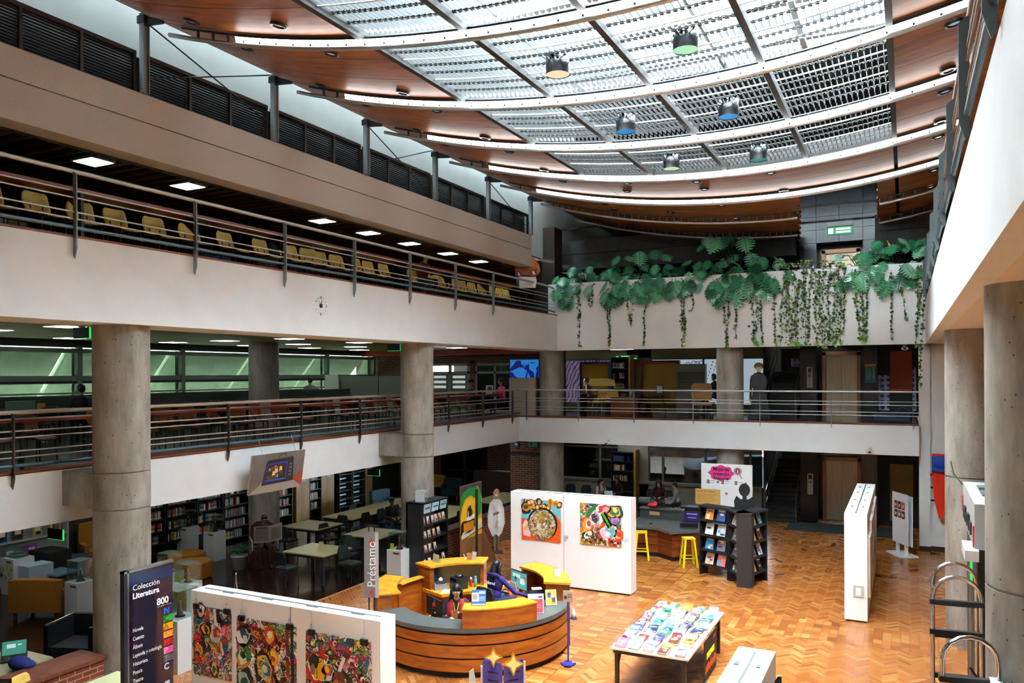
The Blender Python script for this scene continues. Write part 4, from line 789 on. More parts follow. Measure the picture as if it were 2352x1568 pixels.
# paintings on the side of the end-on wall and the socket
for k, (y0, y1, z0, z1, sd, lab) in enumerate(((18.0, 18.7, .5, 1.75, 11, 'yellow framed painting nearest the camera on the side of the end-on wall'), (18.9, 19.8, .9, 1.95, 12, 'second painting on the side of the end-on wall'), (20.0, 20.9, .9, 2.0, 13, 'blue and tan painting third along the side of the end-on wall'), (21.1, 22.0, .9, 2.05, 14, 'farthest painting on the side of the end-on wall'))):
    t = E('painting', lab, 'painting', (-.73, (y0+y1)/2, (z0+z1)/2)); a, c = (y1-y0)/2, (z1-z0)/2
    MB().box(.0, .05, -a, a, -c, c).out('canvas', mat('E8E4DC', .6), t); MB().add([(.052, -a, -c), (.052, a, -c), (.052, a, c), (.052, -a, c)], [(0, 1, 2, 3)]).out('painted_face', paintmat(sd, [['D8A82A', 'B88A2A', 'E2C84A', '8A5A2A'], ['C8602A', '3A6A9A', 'E2D8C0', '8A3A2A'], ['4A7AA8', 'C8B898', '8A4A3A', '2A3A5A'], ['A86A4A', 'E8D8C8', '4A5A7A', 'C84A3A']][k], 5), t)
# ------------------------------------------------------------ curved reception desk
DWOOD = wood('8E4312', 'B8661F', .3, .8, (3, 3, 14), 'desk_veneer'); DTOP = wood('D08A1E', 'E8A630', .25, 1, (6, 6, 6), 'desk_top_veneer'); GRAN = mat('5C605E', .3, noise=.55, scale=80)
DC = V((-7.53, 13.31, 0)); t = E('reception_desk', 'round wooden reception desk with granite counter in the middle of the hall', 'desk', DC)
A0, A1 = R(-128), R(19)
MB().arcbox((0, 0, 0), 1.3, 1.78, A0, A1, 0, .11, 40).out('plinth', mat('1A120E', .6), t)
for k, (z0, z1) in enumerate(((.11, .315), (.345, .55), (.58, .74))): MB().arcbox((0, 0, 0), 1.55, 1.86, A0, A1, z0, z1, 48).out('band', DWOOD, t)
MB().arcbox((0, 0, 0), 1.5, 1.83, A0, A1, .11, .78, 40).out('core', mat('140E0A', .7), t)
MB().arcbox((0, 0, 0), 1.36, 1.88, A0, A1, .78, .86, 48).out('counter', GRAN, t)
MB().arcbox((0, 0, 0), 1.5, 1.885, R(-66), R(-24), .86, 1.17, 24).mt(1).arcbox((0, 0, 0), 1.495, 1.895, R(-66.2), R(-23.8), 1.17, 1.195, 24).out('raised_front', [DWOOD, DTOP], t)
MB().arcbox((0, 0, 0), 1.62, 1.9, R(-172), R(-128), 0, 1.12, 16).mt(1).arcbox((0, 0, 0), 1.45, 1.91, R(-173), R(-127), 1.12, 1.15, 16).out('end_pier', [DWOOD, DTOP], t)
MB().arcbox((0, 0, 0), 1.62, 1.66, R(160), R(186), .15, .95, 8).mt(1).arcbox((0, 0, 0), 1.55, 1.7, R(160), R(186), .95, .98, 8).out('gate', [DWOOD, DTOP], t)
MB().arcbox((0, 0, 0), .95, 1.85, R(92), R(160), .66, .72, 20).mt(1).arcbox((0, 0, 0), 1.5, 1.8, R(92), R(160), 0, .66, 20).out('rear_worktop', [DTOP, DWOOD], t)
b = MB(); b.arcbox((0, 0, 0), 1.78, 1.86, R(110), R(158), .72, 1.17, 16); b.arcbox((0, 0, 0), 1.42, 1.86, R(110), R(113), .72, 1.17, 2); b.arcbox((0, 0, 0), 1.42, 1.86, R(154), R(158), .72, 1.17, 2)
b.mt(1).arcbox((0, 0, 0), 1.38, 1.9, R(109), R(159), 1.17, 1.21, 18).mt(2).arcbox((0, 0, 0), 1.765, 1.78, R(113), R(154), .72, 1.17, 16); b.out('rear_shelf_unit', [DWOOD, DTOP, mat('9A9C98', .6)], t)
MB().arcbox((0, 0, 0), .95, 1.8, R(19), R(80), .66, .72, 20).mt(1).arcbox((0, 0, 0), 1.6, 1.8, R(19), R(80), 0, .66, 20).out('side_worktop', [wood('B8481A', 'D8641E', .3, 1, (6, 6, 6), 'red_veneer'), DWOOD], t)
b = MB(); b.arcbox((0, 0, 0), 1.8, 1.88, R(19), R(74), .0, 1.17, 20); b.arcbox((0, 0, 0), 1.42, 1.88, R(19), R(22), .86, 1.17, 2); b.arcbox((0, 0, 0), 1.42, 1.88, R(71), R(74), .72, 1.17, 2)
b.mt(1).arcbox((0, 0, 0), 1.38, 1.9, R(18), R(75), 1.17, 1.21, 20); b.out('side_shelf_unit', [DWOOD, DTOP], t)
MB().arcbox((0, 0, 0), .7, 1.5, R(-118), R(-70), .64, .69, 14).arcbox((0, 0, 0), .7, 1.5, R(-40), R(19), .64, .69, 14).out('inner_worktop', DTOP, t)
def dpt(ang, r, z=0): return V((DC.x+r*cos(R(ang)), DC.y+r*sin(R(ang)), z))
# things on the desk
def monitor(lab, p, rz, screen, w=.54, h=.33, back=False):
    t = E('monitor', lab, 'monitor', p, rz, None)
    MB().box(-w/2, w/2, -.015, .015, .1, .1+h).out('casing', mat('15171A', .4), t); MB().box(-w/2+.012, w/2-.012, -.018, -.015, .115, .085+h).out('screen', screen, t)
    MB().box(-.03, .03, .015, .05, .02, .25).box(-.11, .11, -.07, .09, 0, .015).out('stand', mat('1A1B1E', .4), t); return t
SCR = mat('4FA8A8', .25, emit=.4); SCRW = mat('CFE8E4', .3, emit=.45)
p = dpt(-98, 1.15, .69); t = monitor('black monitor seen from behind beside the woman in the red vest', p, R(150), SCR, .56, .34)
b = MB(); b.c('C8283A'); b.ell((-.04, .02, .33), (.05, .006, .04), 10, 6); b.ell((.01, .02, .31), (.03, .006, .03), 8, 5); b.c('5A7A80'); b.box(-.06, -.03, .016, .02, .36, .44); b.c('D8DCDC')
b.box(-.09, -.03, .016, .02, .17, .2); b.box(-.02, .02, .016, .02, .17, .2); b.out('stickers', vcol(.5), t)
p = dpt(66, 1.18, .72); t = monitor('monitor with a teal desktop in front of the person in purple', p, R(-28), SCR, .56, .36)
MB().box(-.2, .05, -.021, -.018, .33, .4).box(.05, .2, -.021, -.018, .22, .33).mt(1).box(.18, .24, -.021, -.018, .3, .38).mt(2).ell((-.1, -.02, .3), (.035, .003, .06), 8, 6).out('screen_windows', [SCRW, mat('C03A3A', .4, emit=.3), mat('2A3A8A', .4, emit=.3)], t)
p = dpt(40, 1.28, .72); t = E('card_printer', 'big black desktop printer on the right worktop of the desk', 'printer', p, R(35)); MB().box(-.2, .2, -.17, .17, 0, .13).out('base', mat('111214', .35), t); MB().ext([(-.17, .13), (.17, .13), (.17, .18), (.05, .24), (-.12, .22)], (-.18, -.17, 0), (0, 1, 0), (0, 0, 1), .36).out('lid', mat('1A1C1F', .3), t); MB().ob((.0, -.04, .235), (.2, .14, .01), 0, .12).out('paper', mat('D9DDDC', .6), t)
p = dpt(22, 1.08, .72); t = E('desk_phone', 'black desk telephone beside the printer', 'telephone', p, R(20)); MB().ext([(-.11, 0), (.11, 0), (.11, .1), (-.11, .04)], (-.1, 0, 0), (0, 1, 0), (0, 0, 1), .2).out('base', mat('17181A', .4), t); MB().ob((-.07, 0, .1), (.05, .2, .03), 0, .25).out('handset', mat('101113', .3), t); MB().ob((.03, .04, .09), (.08, .07, .01), 0, .25).out('display', mat('BFC8C4', .4), t)
b = MB()
for i in range(12): b.ob((.0+.03*(i % 3), -.02-.025*(i//3), .075-.006*(i//3)), (.02, .016, .01), 0, .25)
b.out('keypad', mat('3A3C40', .4), t)
p = dpt(133, 1.22, .72); t = E('label_printer', 'black label printer under the rear shelf of the desk', 'printer', p, R(-25)); MB().box(-.13, .13, -.14, .14, 0, .24).lathe([(.0, .24), (.1, .24), (.09, .29), (0, .3)], 14).out('casing', mat('1C1E20', .35), t); MB().box(-.08, .08, -.15, -.14, .07, .13).out('slot', mat('3A6A9A', .4), t); MB().box(-.1, .1, -.147, -.14, .15, .22).out('front_panel', mat('0C0D0F', .2), t)
p = dpt(150, 1.35, .72); t = E('ticket_printer', 'grey receipt printer beside the cassette rack', 'printer', p, R(-40)); MB().box(-.08, .08, -.13, .13, 0, .12).out('casing', mat('8A8C8A', .5), t); MB().box(-.07, .07, -.08, .1, .12, .15).out('lid', mat('3A3C3E', .4), t); MB().ell((0, .02, .19), (.05, .05, .045), 8, 6).out('crumpled_paper', mat('E8ECEC', .8), t)
p = dpt(152.5, 1.62, .72); t = E('cassette_rack', 'stack of dark blue cassettes at the left end of the rear shelf', 'rack', p, R(-28)); b = MB()
for s in (-1, 1):
    for i in range(13): b.box(s*.075-.065, s*.075+.065, -.12, .1, .01+i*.033, .033+i*.033)
b.out('cassettes', mat('1F3056', .4), t); b = MB()
for s in (-1, 1):
    for i in range(13): b.box(s*.075-.05, s*.075+.03, -.123, -.12, .016+i*.033, .026+i*.033)
b.out('spine_labels', mat('C8D2E0', .6), t)
for ang, r, hh, cl, lab, rad in ((117, 1.3, .2, '7FA8A8', 'tall grey-green flask under the rear shelf', .036), (121, 1.32, .17, 'C03030', 'red and white drink carton next to the flask', .03), (145, 1.55, .17, 'A8A098', 'clear water bottle beside the cassettes', .03)):
    t = E('bottle', lab, 'bottle', dpt(ang, r, .72)); MB().lathe([(0, 0), (rad, 0), (rad, hh*.75), (rad*.6, hh*.88), (rad*.6, hh), (0, hh)], 14).out('body', mat(cl, .35), t); MB().lathe([(rad*.65, hh*.9), (rad*.65, hh+.02), (0, hh+.02)], 12).out('cap', mat('3AA09A' if ang == 117 else 'E8E8E8', .4), t)
def paper(lab, p, rz, w, h, c='ECEEF0', tilt=0, name='paper_sheet'):
    return tag(MB().ob((0, 0, .003), (w, h, .004)).out(name, mat(c, .7), None, p, rz), lab, 'paper')
paper('white sheet lying on the rear worktop behind the woman', dpt(148, 1.1, .72), .3, .2, .28); paper('loose white papers on the rear worktop beside the flask', dpt(108, 1.12, .72), .8, .25, .2)
o = MB().ob((0, 0, .15), (.21, .006, .3), 0, .2).out('paper_sheet', mat('EEF1F4', .7), None, dpt(62, .98, .72), R(-30)); tag(o, 'white sheet standing in front of the teal monitor', 'paper')
def leaflet(lab, p, rz, w, h, bg, parts, tilt=.25, thick=.02, c2=None):
    t = E('leaflet_holder', lab, 'leaflet holder', p, rz)
    MB().ob((0, sin(tilt)*h/2, h/2*cos(tilt)), (w, thick, h), 0, -tilt).out('stand', ACRYL, t)
    b = MB(); n = V((0, -cos(tilt), sin(tilt))); up_ = V((0, sin(tilt), cos(tilt)))
    base = V((0, 0, 0))+n*(thick/2+.001)
    b.c(bg); b.flat([(-w/2*.95, h*.03), (w/2*.95, h*.03), (w/2*.95, h*.97), (-w/2*.95, h*.97)], base, (1, 0, 0), up_)
    for (x0, x1, y0, y1, c) in parts: b.c(c); b.flat([(x0*w, y0*h), (x1*w, y0*h), (x1*w, y1*h), (x0*w, y1*h)], base+n*.001, (1, 0, 0), up_)
    b.out('print', vcol(.5), t); return t
leaflet('blue and white leaflet in a stand on the raised front of the desk', dpt(-57, 1.68, 1.195), R(28), .26, .27, '3A78C8', [(-.45, .0, .25, .8, 'DCE4EC'), (-.4, -.08, .35, .7, 'C88A7A'), (.02, .15, .72, .88, 'BFE8E0'), (.17, .3, .72, .88, 'BFE8E0'), (.32, .44, .72, .88, 'BFE8E0'), (.02, .44, .5, .54, 'E8EEF8'), (.02, .4, .4, .43, 'E8EEF8'), (.02, .44, .3, .33, 'B8CCE8'), (-.45, .45, .04, .1, 'E8E4F0')])
leaflet('pink leaflet in a stand on the granite right of the raised front', dpt(-15, 1.6, .86), R(30), .3, .36, 'F2F0F0', [(-.4, .42, .05, .72, 'D8505E'), (-.2, .2, .66, .72, 'E8B03A'), (.15, .4, .78, .86, '3A4A8A'), (-.1, .3, .4, .44, 'F0C8CC'), (-.1, .3, .3, .33, 'F0C8CC')])
leaflet('yellow and blue framed leaflet on the granite at the right end of the desk', dpt(6, 1.6, .86), R(38), .22, .3, 'EEF0F6', [(-.42, .42, .06, .94, 'E8B83A'), (-.3, .0, .5, .8, '3A4AA8'), (.05, .35, .2, .5, '3A4AA8'), (-.1, .2, .42, .62, 'E8E8F0')])
for ang, r, rz, lab in ((147, 1.66, -.5, 'clear acrylic holder with pale cards on top of the rear shelf, left one'), (118, 1.66, -.3, 'clear acrylic holder on top of the rear shelf, right one'), (32, 1.66, .6, 'clear acrylic holder on top of the right shelf of the desk')):
    leaflet(lab, dpt(ang, r, 1.21), rz, .26 if ang > 140 else .14, .17, 'CFC8B8', [(-.3, .3, .3, .36, '8A8478')] if ang > 140 else [(-.3, .3, .6, .9, 'E8E2D8')], .15, .05)
o = MB().ob((0, 0, .075), (.1, .03, .15), 0, -.2).mt(1).ob((-.09, 0, .06), (.012, .012, .14), 0, 0, -.5).out('brochure_stack', [mat('A8622A', .6), mat('D8DCE0', .5)], None, dpt(122, 1.62, 1.21), .4); tag(o, 'tan folded brochure beside the right acrylic holder on the rear shelf', 'brochure')
t = E('office_chair', 'black swivel chair under the person in purple', 'chair', (-7.2, 13.58, 0), R(-15)); MB().ob((0, 0, .62), (.46, .46, .08)).out('seat', BLACK, t)
MB().ext([(-.22, 0), (.22, 0), (.23, .36), (.17, .46), (-.17, .46), (-.23, .36)], (0, -.24, .62), (1, 0, 0), (0, 0, 1), .06).out('backrest', mat('17181A', .7), t); MB().tube([(0, 0, .06), (0, 0, .6)], .03, 8).out('column', DARKM, t); b = MB()
for i in range(5): a = 2*pi*i/5; b.bar((0, 0, .07), (.28*cos(a), .28*sin(a), .04), .04, .03); b.ell((.28*cos(a), .28*sin(a), .03), .03, 8, 6)
b.out('base', DARKM, t)
# ------------------------------------------------------------ Prestamo sign
p = V((-8.62, 11.55, 0)); t = E('loan_sign', 'tall grey sign with white vertical lettering standing by the left end of the desk', 'sign', p, R(24))
MB().tube([(-.05, 0, 0), (-.05, 0, 2.45)], .012, 8).tube([(.05, 0, 0), (.05, 0, 2.45)], .012, 8).out('poles', DARKM, t); MB().box(-.2, .2, -.15, .15, 0, .02).out('base', DARKM, t)
MB().box(-.13, .13, -.03, -.015, 1.18, 2.36).out('board', mat('77787A', .3), t); MB().box(.07, .13, -.034, -.03, 1.18, 2.36).out('edge_strip', mat('B4B6B8', .3), t)
text('Préstamo', .215, t, (.075, -.032, 1.37), (0, 0, 1), (-1, 0, 0), mat('F4F4F2', .5), 'lettering', .003)
b = MB()
for z in (2.12, 1.2): b.bar((-.045, -.034, z), (0.0, -.034, z+.12), .02, .006, (0, 1, 0)); b.bar((.045, -.034, z), (0, -.034, z+.12), .02, .006, (0, 1, 0))
b.out('red_arrows', mat('C8242A', .4), t)
# ------------------------------------------------------------ collection totem (dark sign in front)
t = E('collection_sign', 'tall dark navy sign listing literature sections in front of the first column', 'sign', (-9.33, 7.47, 0), pi/2)
NAVY = mat('181328', .12, spec=.8); w = .72; ZT = 2.55
MB().box(-w/2, w/2, -.02, .02, .1, ZT).out('board', NAVY, t); MB().box(-w/2-.07, -w/2-.025, -.04, .04, 0, ZT+.03).mt(1).box(-w/2-.025, -w/2, -.045, .045, 0, ZT+.03).box(-w/2-.07, w/2, -.045, .045, ZT, ZT+.03).out('metal_frame', [mat('2A2C34', .3), mat('A8B0B4', .25, .9)], t)
MB().box(-w/2, w/2, -.3, .3, 0, .03).out('base', DARKM, t); MB().box(-w/2, w/2, -.023, -.02, 2.36, ZT).out('head_band', mat('12264E', .2), t)
WT = mat('F2F2F6', .5)
def tl(s, size, x, z, m=WT, bold=0): text(s, size, t, (x, -.024, z), (1, 0, 0), (0, 0, 1), m, 'lettering', .001, 'LEFT', bold)
tl('Colección', .105, -.29, 2.295); tl('Literatura', .105, -.29, 2.185, WT, .003); tl('800', .13, .09, 2.0, WT, .003)
b = MB()
for i, c in enumerate(['3A8AE0', '3AB04A', 'E8C83A', 'E8902A', 'D8303A', 'D84A9A', '8A8A90', 'F2F2F2']): b.c(c); b.box(.105+i*.03, .12+i*.03, -.024, -.02, 1.965, 1.98)
b.out('colour_dots', vcol(.4), t)
for i, (s, l, c, lc) in enumerate((('Novela', 'N', '16203E', '2A6AF0'), ('Cuento', 'C', '2AA03A', '0E5A1E'), ('Álbum', 'A', 'F0A01A', 'B8640A'), ('Leyenda y mitología', 'LM', 'F07A1A', 'FFB04A'), ('Historieta', 'H', 'A8141E', 'E8303A'), ('Poesía', 'P', 'E84A9A', 'FFB0D8'), ('Teatro', 'T', '55555A', '8A8A90'), ('Ensayo', 'C', '14203E', 'F2F2F2'))):
    z = 1.88-i*.112
    text(s, .075, t, (-.29, -.024, 1.735-i*.114), (1, 0, 0), (0, 0, 1), WT, 'lettering', .001, 'LEFT', 0, .76)
    MB().box(.2, w/2, -.0235, -.02, z-.035, z+.055).out('section_tab', mat(c, .3), t)
    text(l, .12 if len(l) == 1 else .1, t, (.205, -.0245, z-.028), (1, 0, 0), (0, 0, 1), mat(lc, .4), 'section_letter', .001, 'LEFT', .004)
MB().box(.22, .3, -.024, -.02, .82, .9).box(.2, .32, -.024, -.02, .78, .79).out('small_emblem', mat('D8D8E0', .4), t)
MB().box(-w/2, w/2, -.023, -.02, .4, .9).out('foot_band', mat('12264E', .2), t)
# ------------------------------------------------------------ sanitiser stand
p = V((-5.43, 13.06, 0)); t = E('sanitiser_stand', 'thin blue pedal stand with a bottle of hand gel right of the desk', 'sanitiser stand', p, R(20)); BL = mat('28308E', .4)
MB().ext([(-.1, 0), (.1, 0), (.14, .1), (-.14, .1)], (0, -.12, .0), (1, 0, 0), (0, 1, .0), .03).ext([(-.07, -.02), (.07, -.02), (.07, .22), (-.07, .22)], (0, -.2, .02), (1, 0, 0), (0, 1, 0), .03).out('foot', BL, t); MB().bar((0, -.02, .0), (0, -.02, 1.12), .05, .03).out('post', BL, t)
MB().lathe([(.055, 0), (.06, .0), (.06, .02), (.055, .02)], 16, (.1, -.05, .82)).box(0, .1, -.06, -.03, .82, .84).out('ring', BL, t); MB().lathe([(0, 0), (.04, 0), (.042, .11), (.02, .15), (.012, .17), (0, .17)], 14, (.1, -.05, .82)).out('bottle', mat('A8B4BA', .2), t); MB().box(.07, .11, -.06, -.04, .98, 1.0).out('pump', mat('D8DCE0', .4), t)
MB().ob((.0, -.045, 1.22), (.17, .012, .2), 0, .1).mt(1).ob((-.045, -.054, 1.2), (.05, .006, .06), 0, .1).ob((.03, -.054, 1.25), (.08, .006, .015), 0, .1).ob((.03, -.054, 1.21), (.08, .006, .015), 0, .1).out('notice', [mat('CDBE9A', .5), mat('4A2A5A', .5)], t)
# ------------------------------------------------------------ open-book cutout standee at the bottom edge
p = V((-5.32, 10.3, -.1)); t = E('book_standee', 'purple open-book cardboard standee with two golden sparkles at the bottom edge', 'standee', p, R(28))
b = MB(); PUR = ['3E3A8E', '2A2766']
for s in (-1, 1):
    b.c(PUR[0]); b.ext([(s*.01, .05), (s*.3, .1), (s*.3, 1.06), (s*.28, 1.1), (s*.16, 1.08), (s*.03, 1.04), (s*.01, .98)][::s], (0, 0, 0), (1, 0, 0), (0, 0, 1), .03)
b.out('cover', vcol(.5), t); b = MB()
for s in (-1, 1):
    for k in range(7): b.bar((s*.07, -.034, .9-k*.12), (s*.23, -.034, .93-k*.12), .012, .035, (0, 1, 0))
b.out('printed_lines', mat('14122E', .5), t)
b = MB(); b.box(-.33, -.3, -.02, .02, .0, 1.0).box(.3, .33, -.02, .02, 0, 1.06).box(-.3, .3, 0, .35, 0, .03); b.out('support', mat('C8C8D0', .6), t)
def star(b, c, r, th, y): b.ext([(c[0]+(r if k % 2 == 0 else r*.46)*sin(pi*k/4), c[1]+(r if k % 2 == 0 else r*.46)*cos(pi*k/4)*1.1) for k in range(8)][::-1], (0, y, 0), (1, 0, 0), (0, 0, 1), th)
b = MB(); b.c('B8841A'); star(b, (-.14, 1.14), .14, .01, -.045); star(b, (.15, 1.04), .17, .01, -.05); b.c('F2DE8A'); star(b, (-.14, 1.14), .095, .008, -.056); star(b, (.15, 1.04), .12, .008, -.061); b.out('sparkles', vcol(.5), t)
o = MB().ext([(0, 0), (.1, 0), (.13, .7), (.08, .95), (.02, .9)], (-.52, .05, 0), (1, 0, 0), (0, 0, 1), .02).mt(1).box(-.5, -.42, -.1, .15, 0, .02).out('pencil_standee', [mat('B8C8C4', .5), mat('8A6A6A', .5)], None, p, R(28)); tag(o, 'narrow pale cutout standing left of the purple book standee', 'standee')
# ------------------------------------------------------------ yellow shell chairs
def make_chair(name, label, cat, hc, hl, pos, rz, group, wood_=False):
    t = E(name, label, cat, pos, rz, group); m = mat(hc, .55, noise=.06, scale=12)
    b = MB(); N = 9; K = 5; g = []
    for i in range(N):
        a = i/(N-1); y = (a-.5)*.43
        for k in range(K):
            q = k/(K-1); x = -.2+.42*q; z = .44+.02*(abs(a-.5)*2)**2-.045*(q > .8)*(q-.8)*5+.012*cos(q*pi*2); g.append((x, y*(1-.1*(q > .9)), z))
    b.add(g+[(x, y, z-.02) for x, y, z in g], [(i*K+k, (i+1)*K+k, (i+1)*K+k+1, i*K+k+1) for i in range(N-1) for k in range(K-1)]+[(N*K+i*K+k, N*K+i*K+k+1, N*K+(i+1)*K+k+1, N*K+(i+1)*K+k) for i in range(N-1) for k in range(K-1)]+[(k*K+K-1, k*K+K-1+K, N*K+k*K+K-1+K, N*K+k*K+K-1) for k in range(N-1)]+[(k*K, N*K+k*K, N*K+k*K+K, k*K+K) for k in range(N-1)], True)
    b.out('seat', m, t); b = MB(); g = []; Z = [.5, .56, .64, .72, .79, .83]; W = [.2, .215, .22, .215, .2, .16]
    for i in range(N):
        a = i/(N-1)*2-1
        for z, w in zip(Z, W): g.append((-.2-.1*(z-.5)/.33-.03*(1-a*a)+.012*cos((z-.5)*18), a*w, z))
    K = 6
    b.add(g+[(x-.018, y, z) for x, y, z in g], [(i*K+k, i*K+k+1, (i+1)*K+k+1, (i+1)*K+k) for i in range(N-1) for k in range(K-1)]+[(N*K+i*K+k, N*K+(i+1)*K+k, N*K+(i+1)*K+k+1, N*K+i*K+k+1) for i in range(N-1) for k in range(K-1)]+[(i*K+K-1, N*K+i*K+K-1, N*K+i*K+2*K-1, i*K+2*K-1) for i in range(N-1)]+[(i*K, i*K+K, N*K+i*K+K, N*K+i*K) for i in range(N-1)]+[(k, N*K+k, N*K+k+1, k+1) for k in range(K-1)]+[((N-1)*K+k, (N-1)*K+k+1, (2*N-1)*K+k+1, (2*N-1)*K+k) for k in range(K-1)], True)
    b.out('backrest', m, t); lm = mat(hl, .4, .4)
    for sx in (-1, 1):
        for sy_ in (-1, 1): MB().tube([(sx*.17, sy_*.18, .425), (sx*.2, sy_*.21, 0)], .012, 6).out('leg', lm, t)
    b = MB(); b.tube([(-.17, -.18, .425), (.17, -.18, .425)], .011, 6).tube([(-.17, .18, .425), (.17, .18, .425)], .011, 6)
    for s in (-.1, .1): b.tube([(-.17, s, .43), (-.23, s, .5), (-.245, s, .6)], .011, 6)
    b.out('underframe', lm, t); return t
cy0 = None; YS = [6.3, 7.02, 7.74, 8.46, 9.15, 9.94, 10.7, 11.69, 12.64, 13.41, 13.96, 14.49, 15.1, 15.75, 16.35, 16.95, 18.3, 18.85, 19.4, 19.95, 20.5, 21.1, 21.7, 22.3, 22.9, 23.5, 24.1]
for i, y in enumerate(YS):
    rz = rnd.uniform(-.35, .15); x = -12.02+rnd.uniform(-.06, .06)
    lab = 'yellow shell chair at the upper gallery counter, %s along the railing' % ordin(i)
    if cy0 is None: cy0 = make_chair('shell_chair', lab, 'chair', 'F0C860', '151515', (x, y, ZU), rz, 'yellow chairs on the upper gallery')
    else: dup(cy0, (x, y, ZU), rz, lab)
RW = wood('6A1F0C', '8E3114', .35, .8, (6, 1, 6), 'counter_veneer')
def counter(lab, x0, x1, y0, y1, z, zf):
    t = E('reading_counter', lab, 'counter', ((x0+x1)/2, y0, zf)); w = (x1-x0)/2; h = z-zf
    MB().box(-w, w, 0, y1-y0, h-.05, h).out('top', RW, t)
    y = .6
    while y < y1-y0: MB().ext([(w, h-.05), (-w+.05, h-.05), (w-.02, h-.38), (w, h-.38)], (0, y, 0), (1, 0, 0), (0, 0, 1), .03).bar((w-.03, y, 0), (w-.03, y, h-.05), .05, .05).out('bracket', DARKM, t); y += 2.18
counter('long red-brown reading counter along the upper gallery railing', -11.7, -11.22, -1.5, 22.85, ZU+.78, ZU); counter('long dark reading counter along the left mezzanine railing', -13.2, -12.72, -1.5, 24.9, ZM+.8, ZM)
cb = None; YM = [7.2, 7.75, 8.5, 9.9, 10.6, 11.3, 11.9, 12.7, 13.3, 14.0, 14.6, 15.2, 16.6, 17.2, 17.8, 18.4, 19.0, 19.6, 20.5, 21.2, 21.9, 22.9, 23.6]
for i, y in enumerate(YM):
    rz = rnd.uniform(-.3, .25); x = -13.45+rnd.uniform(-.08, .05); lab = 'brown wooden shell chair at the mezzanine counter, %s along the railing' % ordin(i)
    if cb is None: cb = make_chair('shell_chair', lab, 'chair', '7A4A1E', '141414', (x, y, ZM), rz, 'brown chairs on the mezzanine')
    else: dup(cb, (x, y, ZM), rz, lab)
# long reading desks by the mezzanine windows
for x, s in ((-17.8, 'nearer'), (-19.2, 'window side')):
    t = E('reading_desk', 'long dark reading desk on the mezzanine, %s one' % s, 'desk', (x, 8, ZM)); MB().box(-.4, .4, 0, 14.6, .7, .74).out('top', mat('4A4A38', .3), t); MB().box(-.02, .02, 0, 14.6, .74, 1.0).out('screen', mat('2E3A30', .4), t); b = MB()
    for k in range(8): b.box(-.36, -.32, k*2, k*2+.05, 0, .7).box(.32, .36, k*2, k*2+.05, 0, .7)
    b.out('legs', DARKM, t)
ck = None
for i, (x, y, rz) in enumerate([(-17.05, 8.6+1.15*k+(.25 if k == 8 else -.2 if k == 7 else 0), pi) for k in range(12)]+[(-18.4, 9.0+1.5*k, pi) for k in range(9)]):
    lab = 'dark chair at the %s mezzanine reading desk, %s along it' % (('inner', ordin(i)) if i < 12 else ('window', ordin(i-12)))
    if ck is None: ck = make_chair('dark_chair', lab, 'chair', '2A2A26', '101010', (x, y, ZM), rz, 'dark chairs at the mezzanine desks')
    else: dup(ck, (x, y, ZM), rz, lab)
for u, x, lab in ((60, -16.9, 'pale box file standing on the mezzanine desk left of the column'), ):
    p = ox(u, 935, x); tag(MB().box(-.12, .12, -.25, .25, 0, .22).mt(1).box(.1, .2, .3, .42, 0, .16).out('file_box', [mat('6A8A7A', .5), mat('D8A02A', .5)], None, (x-.2, p.y, ZM+.74)), lab, 'box')
# white partition screens and the dark box on the mezzanine
t = E('partition_screen', 'low grey-green partition screens by the far mezzanine windows', 'partition', (-16.2, 23.2, ZM)); MB().box(-3, .3, 0, .06, 0, 1.45).out('long_panel', mat('7C8674', .6), t); MB().box(-.8, -.77, -.01, .0, 0, 1.45).out('joint', mat('3A4038', .6), t); MB().ext([(-3.1, 0), (-3.1, 1.5), (-2.5, 1.5), (-2.4, 0)], (0, -.1, 0), (1, 0, 0), (0, 0, 1), .05).out('pale_end_panel', mat('C8D0C4', .5), t)
tag(MB().box(-13.0, -11.95, 25.75, 25.85, ZM, ZM+1.36).out('white_board', mat('A89E90', .6)), 'plain pale board standing under the blue screen', 'board')
# blue television on the far mezzanine
t = E('television', 'wall television showing blue hand silhouettes above the pale board', 'television', (-12.5, 26.0, 5.38)); MB().box(-.6, .6, 0, .06, -.36, .36).out('casing', mat('0C0D10', .3), t)
MB().box(-.575, .575, -.006, 0, -.33, .33).out('screen', mat('2A8AE8', .3, emit=.55), t); b = MB()
for pl, c in (([(-.57, .02), (-.4, .18), (-.33, .3), (-.15, .3), (-.1, .15), (.03, .07), (-.02, .03), (-.2, .05), (-.45, -.05), (-.57, -.1)], 0), ([(.0, .18), (.08, .12), (.2, .17), (.2, -.02), (.4, -.15), (.4, -.33), (.25, -.33), (.15, -.12), (.1, -.33), (.03, -.33), (.12, -.08), (-.02, 0), (.05, .06)], 0), ([(-.57, -.12), (-.45, -.15), (-.38, -.28), (-.3, -.29), (-.3, -.33), (-.57, -.33)], 0), ([(.45, -.33), (.5, -.05), (.46, .0), (.57, .12), (.57, -.33)], 0)): b.flat(pl, (0, -.009, 0), (1, 0, 0), (0, 0, 1))
b.out('hand_silhouettes', mat('0E1E9A', .4, emit=.25), t); MB().box(.25, .42, -.01, -.006, .2, .23).box(-.52, -.42, -.01, -.006, -.31, -.29).out('caption', mat('103A7A', .4), t)
MB().box(-.05, .05, .06, .3, -.9, 0).box(-.3, .3, -.1, .3, -1.7, -1.66).box(-.04, .04, .08, .16, -1.66, 0).out('stand', DARKM, t)
